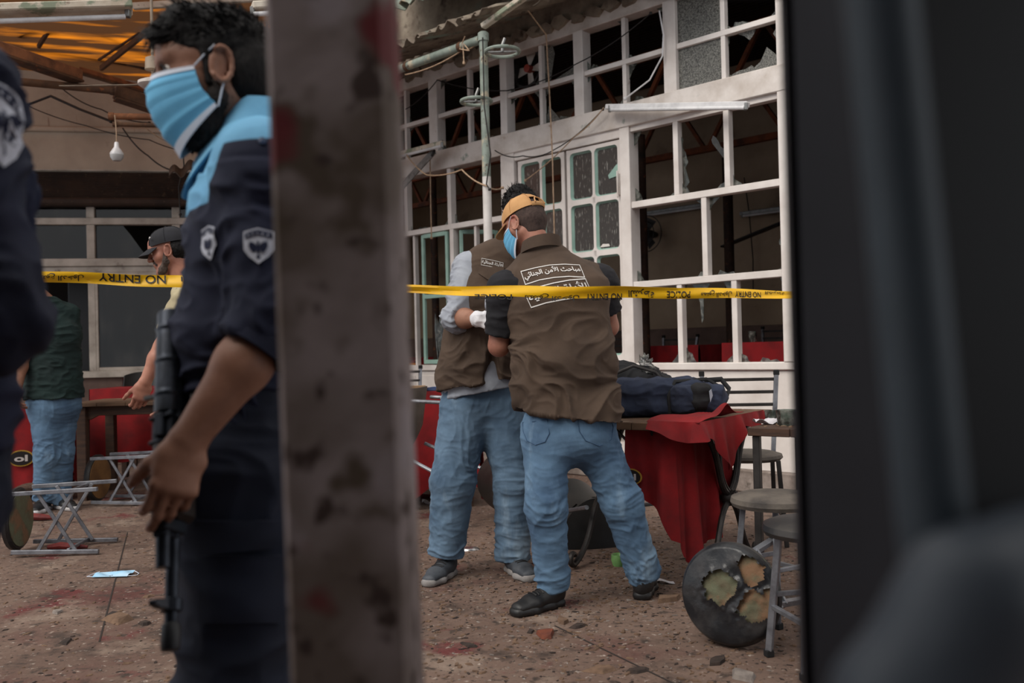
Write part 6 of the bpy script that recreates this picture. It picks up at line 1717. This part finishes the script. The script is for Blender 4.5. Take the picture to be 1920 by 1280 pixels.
def x_stool(label, M, foam=False):
    """stool with crossed legs; local x runs along the legs, seat disc at x = 0"""
    t = thing('folding_stool', label, 'stool', (0, 0, 0)); t.matrix_basis = M
    Rm = Matrix.Rotation(-math.pi / 2, 4, 'Y')
    MB().lathe([(.01, .0), (.16, .0), (.172, .012), (.168, .035), (.12, .045), (.002, .047)], 28, Rm @ Matrix.Translation((0, 0, 0))).obj('seat', M_VINYL, t, smooth=True)
    MB().lathe([(.002, -.004), (.15, -.004), (.15, .001)], 24, Rm).obj('seat_board', M_FOAM if foam else mat('plywood', (128, 92, 52), (100, 70, 40), scale=6, rough=0.8), t)
    for y in (-.14, .14):
        for z in (-.155, .155): MB().bar((.005, y, z), (.46, y * 1.1, z * 1.08), .022, .022).obj('leg', M_STEEL, t, bevel=.002)
        MB().bar((.14, y, -.155), (.33, y, .16), .014, .018).obj('cross_brace', M_STEEL, t, bevel=.002); MB().bar((.14, y * .93, .155), (.33, y * .93, -.16), .014, .018).obj('cross_brace', M_STEEL, t, bevel=.002)
    for z in (-.155, .155): MB().bar((.30, -.15, z), (.30, .15, z), .016, .016).obj('stretcher', M_STEEL, t, bevel=.002)
    return t
p = ground(20, 1052); x_stool('overturned grey tubular stool nearest the left edge', Matrix.Translation((p.x - .06, p.y + .22, .185)) @ Matrix.Rotation(.10, 4, 'Z'), True)
p = ground(170, 950); x_stool('overturned black round stool with crossed legs by the wooden table', Matrix.Translation((p.x, p.y + .16, .185)) @ Matrix.Rotation(-.06, 4, 'Z'))

# ------------------------------------------------------------------ eave, pipes, lamps and cables along the window wall
def wl(s_, off, z): return WALLM @ Vector((s_, off, z))
EO = -.95
s_p, zt = wp(908, 62, EO)
sb_, _z = wp(913, 443, EO)
s_post = (s_p + sb_) / 2
pp = thing('pipe_post', 'round post, green above and white below, carrying the eave', 'post', wl(s_post, EO, 0))
MB().tube([(0, 0, 0), (0, 0, 2.36)], .033, 16).obj('white_length', M_PIPE_W, pp, smooth=True)
MB().tube([(0, 0, 2.36), (0, 0, zt)], .0325, 16).obj('green_length', M_PIPE, pp, smooth=True)
MB().lathe([(.07, 0), (.07, .012), (.04, .018)], 16).obj('base_flange', M_PIPE_W, pp)
MB().lathe([(.042, zt - .06), (.042, zt), (.03, zt + .01)], 16).obj('top_collar', M_PIPE, pp, smooth=True)
rl = thing('eave_pipe', 'green-grey horizontal pipe running under the broken eave', 'pipe', wl(s_post - 1.2, EO, zt - .03))
MB().tube([wl(s_post - 2.3, EO, zt - .04), wl(s_post - .034, EO, zt - .04)], .034, 14).obj('pipe_run', M_PIPE, rl, world=True, smooth=True)
for d in (.25, .9, 1.6): MB().lathe([(.037, -.02), (.040, 0), (.037, .02)], 14, Matrix.Translation(wl(s_post - d, EO, zt - .04)) @ WE.to_track_quat('Z', 'Y').to_matrix().to_4x4()).obj('clamp', M_BEAM, rl, world=True)
def corr_sheet(label, s0, s1, y0, z0, y1, z1, amp, per, m, jagged=.05, seed=1, thick=.006):
    t = thing('corrugated_sheet', label, 'roof sheet', wl((s0 + s1) / 2, y1, z1)); r = random.Random(seed)
    jg = [r.uniform(-jagged, jagged) for _ in range(200)]; n = int((s1 - s0) / per * 8)
    def fn(u, v):
        s_ = s0 + (s1 - s0) * u; w = amp * math.sin(s_ / per * 6.283)
        e = jg[int(u * 60)] * (v > .9)
        return wl(s_, y0 + (y1 - y0) * v + e, z0 + (z1 - z0) * v + w)
    MB().grid(fn, n, 8).obj('sheet', m, t, world=True, smooth=True, thick=thick)
    for k in range(3):
        f = (k + .5) / 3; MB().lathe([(.012, 0), (.012, .004), (.005, .010)], 8, Matrix.Translation(wl(s0 + (s1 - s0) * f, (y0 + y1) / 2, (z0 + z1) / 2 + .03))).obj('roofing_nail', M_STEELD, t, world=True)
    return t
corr_sheet('broken corrugated eave sheet over the green pipe post', s_post - 2.4, s_post + .15, -.03, 3.95, EO - .12, zt + .12, .028, .13, M_CORR, seed=2)
corr_sheet('corrugated eave sheet sagging over the upper windows', s_post + .18, s_post + 1.5, -.03, 4.02, EO + .35, zt + .28, .028, .13, M_CORR, .09, seed=5)
corr_sheet('upper corrugated sheet lined with faded green over the eave', s_post - 1.9, s_post + .8, -.04, 4.9, EO - .10, zt + .42, .02, .13, mat('sheet_green', (138, 150, 138), (116, 118, 104), scale=4, rough=0.8, stains=[((168, 150, 126), 5, 0.55, 0.65), ((84, 66, 52), 9, 0.62, 0.72)]), seed=8)
def tube_lamp(label, p, q, boxm, w=.055, tube=True, dz=-.03, side=None):
    d = (q - p); L = d.length; t = thing('tube_lamp', label, 'lamp', (p + q) / 2)
    MB().bar(p, q, w, .04).obj('housing', boxm, t, world=True, bevel=.006)
    o = side or Vector((0, -.03, dz))
    if tube:
        MB().tube([p + o + d * .03, q + o - d * .03], .014, 12).obj('tube', M_TUBE, t, world=True, smooth=True)
        for f in (.02, .98): MB().box(p + o * .6 + d * f, (.025, .035, .05)).obj('socket', M_GALV, t, world=True, bevel=.004)
    return t
s0, z0 = wp(1135, 200, -.14); s1, z1 = wp(1400, 195, -.14)
tube_lamp('long white tube lamp hanging loose above the door', wl(s0, -.12, z0), wl(s1, -.12, z1), M_TUBE)
s0, z0 = wp(762, 281, -.25); s1, z1 = wp(832, 268, -.25)
tube_lamp('short tube lamp beside the rusty post, left of the green pipe', wl(s0 - .5, -.25, z0 - .02), wl(s1, -.25, z1), M_FIXT)
s0, z0 = wp(905, 50, EO); s1, z1 = wp(1010, -8, EO + .1)
tube_lamp('peeling lamp housing fixed on top of the pipe post', wl(s0, EO, z0), wl(s1 + .25, EO + .1, z1 + .12), M_FIXT, tube=False)
def ring_lamp(label, px, py, off, r, z_extra=0):
    s_, z = wp(px, py, off); t = thing('ring_lamp', label, 'lamp', wl(s_, off, z))
    MB().tube([Vector((r * math.cos(k * .2618), r * math.sin(k * .2618), 0)) for k in range(24)], .014, 8, closed=True).obj('ring', M_PIPE, t, smooth=True)
    MB().bar((-r, 0, 0), (r, 0, 0), .012, .012).obj('cross_bar', M_GALV, t, bevel=.002)
    MB().tube([(0, 0, 0), (0, 0, .05), (.02, 0, .10)], .012, 8).obj('stem', M_GALV, t, smooth=True)
    return t
ring_lamp('round ring lamp right of the top of the pipe post', 942, 97, EO, .125); ring_lamp('round ring lamp on the left of the pipe post at mid height', 893, 190, EO, .115)
# broken slat hanging from the lamp
s0, z0 = wp(757, 335, -.2); s1, z1 = wp(815, 282, -.2)
bs = thing('broken_slat', 'grey broken slat hanging diagonally beside the rusty post', 'slat', wl(s0, -.2, z0)); MB().bar(wl(s0 - .12, -.2, z0 - .12), wl(s1, -.2, z1), .012, .07).obj('board', M_GALV, bs, world=True, bevel=.003); MB().bar(wl(s1 - .03, -.215, z1 - .05), wl(s1 + .02, -.215, z1 + .0), .01, .02).obj('clip', M_STEELD, bs, world=True)
# exhaust fan in the upper window
s0, z0 = wp(988, 128, .12)
xf = thing('exhaust_fan', 'round exhaust fan with red motor in the upper window', 'fan', wl(s0, .16, z0))
QM = Matrix.Translation(wl(s0, .16, z0)) @ WN.to_track_quat('Z', 'Y').to_matrix().to_4x4()
MB().lathe([(.155, -.05), (.175, -.05), (.175, .05), (.155, .05), (.155, -.05)], 28, QM, cap=False).obj('housing_ring', M_STEELD, xf, world=True, smooth=True)
MB().lathe([(.002, -.05), (.035, -.045), (.035, .03), (.002, .04)], 14, QM).obj('motor', mat('motor_red', (150, 60, 48), rough=0.5), xf, world=True, smooth=True)
for k in range(4):
    MB().add([QM @ Matrix.Rotation(k * 1.571, 4, 'Z') @ Vector(p) for p in ((.03, -.02, .01), (.15, -.05, .0), (.15, .05, .03), (.03, .02, -.01))], [(0, 1, 2, 3)]).obj('blade', M_WHITE2, xf, world=True, thick=.003)
def cable(label, pts, r, m, sag=0.0, name='cable'):
    t = thing(name, label, 'cable', pts[0]); out = []
    for a, b in zip(pts[:-1], pts[1:]):
        for k in range(8): f = k / 8; out.append(Vector(a).lerp(Vector(b), f) - Vector((0, 0, sag * 4 * f * (1 - f))))
    out.append(Vector(pts[-1])); MB().tube(out, r, 6).obj('cable_run', m, t, world=True, smooth=True)
    MB().lathe([(r * 2, -.01), (r * 2.4, 0), (r * 2, .01)], 8, Matrix.Translation(Vector(pts[-1]))).obj('cable_end', m, t, world=True); return t
W = lambda px, py, off: wl(*((lambda q: (q[0], off, q[1]))(wp(px, py, off))))
cable('tan cable dropping in front of the door from the eave', [W(990, 20, -.5), W(1024, 65, -.3), W(1030, 170, -.2), W(1036, 300, -.2), W(1040, 460, -.2)], .006, M_WIRE2)
cable('dark cable sagging across the upper windows to the right', [W(760, 205, -.12), W(820, 150, -.1), W(950, 170, -.1), W(1080, 120, -.1), W(1220, 25, -.1)], .005, M_WIRE, .03)
cable('pair of cables from the long tube lamp to the door head', [W(1132, 202, -.13), W(1075, 258, -.1), W(985, 338, -.06)], .005, M_WIRE2, .02)
cable('dark cable looping over the door head', [W(928, 282, -.1), W(980, 292, -.08), W(1040, 280, -.08), W(1130, 205, -.1)], .005, M_WIRE, .03)
cable('tan cable draped across the pipe post', [W(762, 290, -.3), W(800, 328, -.5), W(866, 318, -.9), W(912, 348, EO - .05), W(942, 352, -.5)], .006, M_WIRE2, .02)
cable('black cable wound down the pipe post', [W(905, 70, EO - .04), W(908, 200, EO - .045), W(920, 290, EO - .045), W(912, 345, EO - .045), W(918, 355, EO - .05)], .005, M_WIRE)
cable('white cable hanging from the upper window to the tube lamp', [W(1236, 20, -.05), W(1244, 65, -.05), W(1242, 105, -.06), W(1218, 150, -.08), W(1172, 185, -.1)], .006, M_TUBE)
cable('tan cable rising under the eave pipe', [W(760, 140, EO), W(870, 92, EO), W(902, 70, EO)], .006, M_WIRE2, .03)
cable('tangled cable end hanging under the eave pipe', [W(872, 68, EO - .03), W(862, 92, EO - .03), W(880, 95, EO - .03), W(868, 80, EO - .03), W(870, 118, EO - .03)], .005, M_WIRE2)
cable('twin cable hanging before the mint casement', [W(806, 280, -.1), W(808, 400, -.08), W(809, 446, -.06)], .006, M_WIRE2)

# ------------------------------------------------------------------ inside the room: red tables, chairs, wall fans
def in_loc(px, off): s_, _ = wp(px, 640, off); return wl(s_, off, .28)
ang = math.atan2(WE.y, WE.x)
for lab, cl, px, off, sx, z in (('table inside the window with red cloth, left of the black post', 'red cloth on the inside table left of the black post', 1282, 1.30, .78, 1.05), ('table inside the window with red cloth and a glass', 'red cloth under the small glass inside the window', 1480, .85, .72, 1.06), ('table inside the left bay with red cloth', 'red cloth inside the mint casement bay', 830, 1.45, 1.1, .98)):
    c = in_loc(px, off); red_table(lab, cl, (c.x, c.y), sx, .75, ang, z=z, drop=.5, floor=.28)
c = in_loc(1412, .70); glassware('drinking_glass', 'small clear glass on the inside red table', (c.x, c.y, 1.064), .035, .085)
sg = thing('rubber_sandal', 'red and black patterned sandal on the sill by the rusty post', 'sandal', W(776, 672, .06)); q_ = W(776, 680, .06); q_.z = .922
sg.matrix_basis = Matrix.Translation(q_) @ Matrix.Rotation(ang, 4, 'Z')
MB().lathe([(.04, 0), (.045, .01), (.04, .02)], 16, Matrix.Scale(2.4, 4, (1, 0, 0))).obj('sole', mat('sandal_gold', (176, 110, 40), rough=0.7), sg, smooth=True); MB().grid(lambda u, v: Vector((-.03 + .10 * u, -.045 * math.cos(v * 3.14), .02 + .045 * math.sin(v * 3.14))), 6, 10).obj('strap', mat('sandal_black', (40, 22, 20), (110, 20, 20), scale=30, rough=0.7), sg, smooth=True, thick=.004)
c = in_loc(1445, 2.3); t = ladder_chair('chair inside the room beyond the red table with a glass', (c.x, c.y, .28), ang, tall=.92)
c = in_loc(1150, 1.6); t = ladder_chair('dark chair inside seen through the broken door pane', (c.x, c.y, .28), ang + .3, tall=.95)
c = in_loc(1252, 1.9); t = ladder_chair('chair inside the room beside the rusted round post', (c.x, c.y, .28), ang, tall=.86)
def wall_fan(label, px, py):
    s_, z = wp(px, py, 2.95); t = thing('wall_fan', label, 'fan', wl(s_, 2.95, z)); Q = Matrix.Translation(wl(s_, 2.95, z)) @ WN.to_track_quat('Z', 'Y').to_matrix().to_4x4()
    dk = mat('fan_dark', (34, 29, 27), rough=0.6)
    for r in (.21, .14, .07): MB().tube([Q @ Vector((r * math.cos(k * .2618), r * math.sin(k * .2618), -.05 if r < .2 else 0)) for k in range(24)], .006, 6, closed=True).obj('guard_ring', dk, t, world=True)
    MB().lathe([(.002, -.06), (.05, -.05), (.05, .1), (.03, .2)], 14, Q).obj('motor', dk, t, world=True, smooth=True)
    for k in range(3): MB().add([Q @ Matrix.Rotation(k * 2.094, 4, 'Z') @ Vector(p) for p in ((.03, -.03, -.02), (.18, -.07, -.04), (.18, .06, .0), (.03, .03, -.02))], [(0, 1, 2, 3)]).obj('blade', dk, t, world=True, thick=.004)
wall_fan('dark wall fan on the inner wall beside the rusted post', 1212, 438)
s_, z = wp(1436, 428, 2.6); fn_ = thing('dark_blade', 'dark slanting fan blade hanging inside the large window', 'fan blade', wl(s_, 2.6, z)); MB().bar(wl(s_ - .5, 2.6, z - .14), wl(s_ + .5, 2.6, z + .12), .10, .02).obj('blade', MATS['fan_dark'], fn_, world=True, bevel=.005); MB().tube([wl(s_ + .5, 2.6, z + .12), wl(s_ + .5, 2.6, z + .9)], .012, 8).obj('rod', MATS['fan_dark'], fn_, world=True)
for px, py, n_ in ((1260, 392, 'left'), (1450, 392, 'right')):
    s_, z = wp(px, py, 3.1); tube_lamp('dead tube lamp on the inner wall, %s of the black post' % n_, wl(s_ - .4, 3.12, z), wl(s_ + .4, 3.12, z), M_GALV)
s_, z = wp(1404, 400, 3.12); cable('thin cable trailing down the inner wall', [wl(s_ - .05, 3.13, z + .4), wl(s_, 3.13, z), wl(s_ + .03, 3.13, z - .5), wl(s_ + .02, 3.13, z - .9)], .006, MATS['fan_dark'])

# ------------------------------------------------------------------ overhead on the left
a, b = at(-60, 24, 4.6), at(248, 14, 4.9)
tube_lamp('large peeling twin tube lamp at the top left corner', a, b, M_FIXT, w=.16, side=Vector((0, -.03, -.06)))
a, b = at(472, 14, 5.0), at(640, 4, 5.2)
tube_lamp('peeling tube lamp above the masked man', a, b, M_FIXT, w=.10, side=Vector((0, -.03, -.05)))
fc = at(287, 158, 6.6)
cf = thing('ceiling_fan', 'dusty ceiling fan on a long rod at the upper left', 'fan', fc)
rodtop = at(284, 18, 6.6); M_FAN = mat('fan_dusty', (150, 134, 116), (116, 102, 88), scale=8, rough=0.6)
zz = min(roofz(fc.x, fc.y) - .02, rodtop.z + .3)
MB().tube([(0, 0, .04), (0, 0, zz - fc.z)], .011, 10).obj('rod', M_FAN, cf, smooth=True)
MB().lathe([(.03, .10), (.055, .105), (.05, .19), (.03, .20)], 18).obj('canopy_cup', M_FAN, cf, smooth=True)
MB().lathe([(.02, -.03), (.075, -.028), (.105, -.005), (.105, .015), (.06, .035), (.015, .05)], 24).obj('motor', M_WHITE2, cf, smooth=True)
for k, a_ in enumerate((math.pi, math.pi + 2.094, math.pi - 2.094)):
    R_m = Matrix.Rotation(a_, 4, 'Z'); MB().add([R_m @ Vector(p) for p in ((.10, -.025, .0), (.18, -.035, .0), (.66, -.055, .012), (.66, .055, -.012), (.18, .035, -.01), (.10, .025, -.006))], [(0, 1, 4, 5), (1, 2, 3, 4)]).obj('blade', M_FAN, cf, thick=.004)
def blk(label, p, q, w, h, m, name='roof_timber'):
    t = thing(name, label, 'beam', p); MB().bar(p, q, w, h).obj('beam', m, t, world=True, bevel=.006); d = (q - p).normalized(); MB().bar(p + Vector((0, 0, -h / 2 - .01)), q + Vector((0, 0, -h / 2 - .01)), w * 1.25, .018).obj('lower_flange', M_BEAM, t, world=True, bevel=.003); return t
blk('thick rust-orange beam end sloping down at the upper left', at(-40, 78, 6.6), at(148, 142, 7.4), .10, .085, M_BEAMO)
blk('dark broken truss piece under the ceiling fan', at(215, 172, 7.6), at(335, 212, 7.9), .10, .10, M_BEAM)
blk('thin rusty rafter sloping to the right behind the fan', at(148, 130, 8.6), at(300, 175, 9.0), .05, .045, M_BEAMO)
def pipe(label, p, q, r, m, name='pipe'):
    t = thing(name, label, 'pipe', p); MB().tube([p, q], r, 12).obj('pipe_run', m, t, world=True, smooth=True)
    for f in (.02, .98): MB().lathe([(r * 1.15, -.02), (r * 1.25, 0), (r * 1.15, .02)], 12, Matrix.Translation(p.lerp(q, f)) @ (q - p).to_track_quat('Z', 'Y').to_matrix().to_4x4()).obj('collar', m, t, world=True)
    return t
pipe('rusty horizontal pipe below the orange beam', at(25, 152, 7.2), at(214, 170, 7.5), .032, M_BEAM)
pipe('upper of the two short tubes above the hanging bulb', at(206, 218, 7.2), at(345, 220, 7.3), .026, M_BEAMO); pipe('lower of the two short tubes above the hanging bulb', at(214, 233, 7.2), at(345, 236, 7.3), .018, M_BEAM)
gpx = at(384, 620, 8.2); pipe('slim green pole in front of the grimy window corner', Vector((gpx.x, 8.2, 0)), at(382, 285, 8.2), .026, M_PIPE)
pipe('green pipe seen between the masked man and the rusty post', at(500, 86, 7.6), at(560, 62, 7.8), .03, M_PIPE); pipe('lower pipe seen between the masked man and the rusty post', at(498, 182, 7.6), at(560, 158, 7.8), .03, M_PIPE)
pn_ = thing('tin_panel', 'dull tin panel between the masked man and the rusty post', 'panel', at(520, 150, 7.9)); MB().add([at(490, 100, 7.9), at(580, 70, 8.0), at(580, 175, 8.0), at(490, 195, 7.9)], [(0, 1, 2, 3)]).obj('sheet', M_CORR, pn_, world=True, thick=.02); MB().bar(at(527, 78, 7.85), at(529, 180, 7.85), .03, .03, up=(0, 1, 0)).obj('batten', M_PIPE, pn_, world=True)
tr = thing('torn_sheet', 'torn corrugated sheet hanging by the slim green pole', 'roof sheet', at(360, 300, 8.0))
MB().grid(lambda u, v: at(318 + 125 * u, 318 - 38 * u + (12 + 22 * u) * v, 8.1 - .5 * v) + Vector((0, 0, .03 * math.sin(u * 26))), 40, 6).obj('sheet', M_SHUT, tr, world=True, smooth=True, thick=.006); MB().tube([at(420, 270, 8.1), at(425, 240, 8.1)], .01, 6).obj('hanger', M_WIRE, tr, world=True)
bu = at(219, 288, 7.0); bl = thing('hanging_bulb', 'large white bulb hanging on a wire before the plaster wall', 'bulb', bu)
MB().lathe([(.001, -.062), (.03, -.055), (.048, -.03), (.05, -.01)], 18).obj('lens', mat('bulb_lens', (170, 168, 166), rough=0.3), bl, smooth=True)
MB().lathe([(.05, -.01), (.05, .004), (.034, .03), (.02, .05), (.016, .085), (.012, .09)], 18).obj('bulb_body', M_TUBE, bl, smooth=True)
MB().tube([(0, 0, .085), (.0, 0, .18), (-.01, 0, .30)], .005, 6).obj('wire', M_WIRE2, bl, smooth=True)
A_ = at
cable('thick black cable looping along the plaster wall', [A_(30, 205, 8.6), A_(95, 180, 8.6), A_(150, 205, 8.6), A_(210, 228, 8.4)], .012, M_WIRE)
cable('thin dark cable falling diagonally across the plaster wall', [A_(115, 165, 8.8), A_(190, 205, 8.8), A_(280, 230, 8.8)], .006, M_WIRE, .03)
cable('dark cable sagging right of the hanging bulb', [A_(230, 240, 8.5), A_(278, 292, 8.5), A_(330, 320, 8.5)], .007, M_WIRE, .03)
cable('thin tan cable under the short tubes', [A_(215, 222, 7.3), A_(270, 236, 7.4), A_(330, 268, 7.6)], .005, M_WIRE2, .03)
cable('thin cable crossing low over the plaster wall', [A_(45, 195, 8.9), A_(160, 235, 8.9), A_(280, 262, 8.9), A_(360, 285, 8.9)], .005, M_WIRE, .02)
cable('cable hanging beside the slim green pole', [A_(340, 250, 8.3), A_(345, 310, 8.3), A_(335, 350, 8.3), A_(338, 402, 8.3)], .006, M_WIRE)

# ------------------------------------------------------------------ litter on the floor
M_CHIP = mat('debris_dark', (58, 46, 40), (38, 30, 27), scale=30, rough=0.95); M_CHIPB = mat('debris_brown', (112, 88, 70), (84, 64, 50), scale=25, rough=0.95); M_CHIPG = mat('debris_grey', (134, 124, 116), (104, 95, 90), scale=25, rough=0.9)
M_MEAT = mat('debris_red', (112, 34, 30), (80, 24, 24), scale=20, rough=0.7)
rng = random.Random(21)
def floor_bit(px, py, size, m, label, flat=.3, name='debris_piece', rot=None):
    g = ground(px, py); v, f = chip(rng, size, flat); k = Matrix.Rotation(rng.random() * 6, 4, 'Z') @ Matrix.Scale(1.6, 4, (1, 0, 0))
    t = MB().add(v, f, k).obj(name, m); t.location = (g.x, g.y, .0005); tag(t, label, 'debris'); return t
for px, py, s, m, lab in ((225, 1162, .06, M_CHIPB, 'flat brown board fragment on the floor left of the rifle muzzle'), (216, 1156, .05, M_CHIP, 'dark bark-like fragment lying on the brown board fragment'), (125, 1203, .028, M_CHIP, 'small dark splinter at the lower left of the floor'), (108, 1147, .025, M_CHIPG, 'pale grey chip at the lower left of the floor'), (272, 1170, .025, M_CHIP, 'dark chip just left of the rifle muzzle'), (280, 1118, .024, M_CHIPB, 'brown sliver above the rifle muzzle tip'), (1055, 1166, .035, M_CHIPB, 'flat brown fragment in front of the black shoe'), (1085, 1175, .03, M_CHIP, 'dark fragment right of the black shoe'), (1025, 1190, .045, mat('debris_orange', (112, 58, 38), (84, 42, 30), scale=20, rough=0.8), 'orange-red peel below the black shoe'), (1255, 1125, .05, M_CHIPB, 'rounded brown chunk beside the right black heel'), (1130, 1255, .04, M_CHIPB, 'brown slab at the bottom centre of the floor'), (1195, 1258, .035, M_CHIP, 'dark clod at the bottom centre right'), (1395, 1270, .045, M_CHIPG, 'pale grey-green lump at the bottom right'), (1178, 1085, .022, M_CHIPG, 'white pebble-like crumb under the table by the jeans hem'), (995, 1185, .02, M_CHIP, 'dark crumb left of the orange-red peel'), (105, 1140, .02, M_CHIPB, 'tan crumb at the lower left beside the pale chip'), (1345, 1240, .03, M_CHIP, 'dark clod under the fallen torn stool'), (880, 1210, .03, M_CHIP, 'dark crumpled scrap below the grey sneaker')):
    floor_bit(px, py, s, m, lab)
def small(name, label, cat, px, py): g = ground(px, py); return thing(name, label, cat, (g.x, g.y, 0))
fm = small('surgical_mask', 'light blue surgical mask dropped on the floor', 'mask', 213, 1079)
MB().grid(lambda u, v: Vector((-.085 + .17 * u, -.045 + .09 * v, .006 + .010 * math.sin(u * 8 + v * 3) * math.sin(v * 3.1) + .008 * u * v)), 16, 10).obj('fabric', mat('mask_pale', (150, 196, 226), (186, 214, 232), scale=8, rough=0.8), fm, smooth=True, thick=.0015)
for e in (-1, 1): MB().tube([(e * .085, -.04, .008), (e * .12, -.02, .004), (e * .115, .02, .004), (e * .085, .04, .012)], .0018, 6).obj('ear_loop', M_MASKW, fm, smooth=True)
tp_ = small('paper_scrap', 'white crumpled paper beside the trouser leg on the left', 'paper', 346, 1052); MB().grid(lambda u, v: Vector((-.03 + .06 * u, -.03 + .06 * v, .025 + .02 * math.sin(u * 6) * math.cos(v * 5))), 8, 8).obj('sheet', ppr, tp_, smooth=True, thick=.001)
tp_ = small('paper_scrap', 'white paper scrap left of the gloved man\'s jeans', 'paper', 803, 947); MB().grid(lambda u, v: Vector((-.04 + .08 * u, -.03 + .06 * v, .025 + .02 * math.sin(u * 5 + v * 3))), 8, 8).obj('sheet', ppr, tp_, smooth=True, thick=.001)
tp_ = small('paper_scrap', 'white paper strip behind the right black heel', 'paper', 1243, 1094); MB().grid(lambda u, v: Vector((-.05 + .10 * u, -.02 + .04 * v, .012 + .008 * math.sin(u * 5))), 8, 5).obj('sheet', ppr, tp_, smooth=True, thick=.001)
sp_ = small('steel_saucer', 'shiny steel saucer on the floor between the gloved man\'s shoes', 'saucer', 880, 1030); MB().lathe([(.002, .010), (.03, .010), (.036, .004), (.038, .0)], 20, Matrix.Scale(1.5, 4, (1, 0, 0))).obj('disc', mat('lid_steel', (170, 168, 168), rough=0.25, metal=0.9), sp_, smooth=True)
lm = small('crushed_cup', 'crushed green plastic cup under the iron-legged table', 'cup', 1160, 1060); MB().lathe([(.028, .0), (.036, .03), (.034, .055), (.028, .05), (.02, .01)], 14).obj('wall', mat('cup_green', (116, 158, 96), (90, 130, 76), scale=14, rough=0.4), lm, smooth=True)
rc_ = small('red_rag', 'twisted red rag on the floor by the overturned tubular stool', 'rag', 130, 1030); MB().tube([(-.12, 0, .016), (-.05, .01, .022), (.03, -.01, .018), (.10, .005, .012)], [.012, .02, .018, .008], 8).obj('cloth', M_MEAT, rc_, smooth=True)
rc_ = small('red_rag', 'small red rag near the white-soled shoes', 'rag', 66, 976); MB().tube([(-.14, 0, .02), (-.05, .01, .03), (.05, -.01, .025), (.14, .005, .015)], [.012, .025, .022, .008], 8).obj('cloth', M_MEAT, rc_, smooth=True)
rc_ = small('red_rag', 'dark red rag by the paper scrap under the red-draped table', 'rag', 790, 935); MB().tube([(-.10, 0, .014), (-.03, .01, .02), (.05, -.01, .016), (.10, .005, .01)], [.01, .018, .016, .006], 8).obj('cloth', M_MEAT, rc_, smooth=True)
# uncountable grit
for nm, lab, m, n, smin, smax, seed in (('debris_grit', 'fine dark grit and splinters scattered over the whole floor', M_CHIP, 2400, .002, .008, 3), ('debris_chips', 'pale plaster and glass crumbs scattered over the floor', M_CHIPG, 1500, .002, .006, 4), ('debris_crumbs', 'brown crumbs scattered over the floor', M_CHIPB, 3000, .003, .011, 5)):
    r = random.Random(seed); mbx = MB()
    for _ in range(n):
        y = 2.2 + 6.0 * r.random() ** 1.5; x = r.uniform(-.62, .50) * y
        if r.random() < .45: x = r.gauss(.25, .7); y = r.gauss(3.9, .8)
        if (Vector((x, y, 0)) - W0).dot(WN) > -.08: continue
        v, f = chip(r, r.uniform(smin, smax), .4); mbx.add(v, f, Matrix.Translation((x, y, .0005)) @ Matrix.Rotation(r.random() * 6, 4, 'Z') @ Matrix.Scale(r.uniform(1, 2.4), 4, (1, 0, 0)))
    o = mbx.obj(nm, m); tag(o, lab, 'debris', kind='stuff')
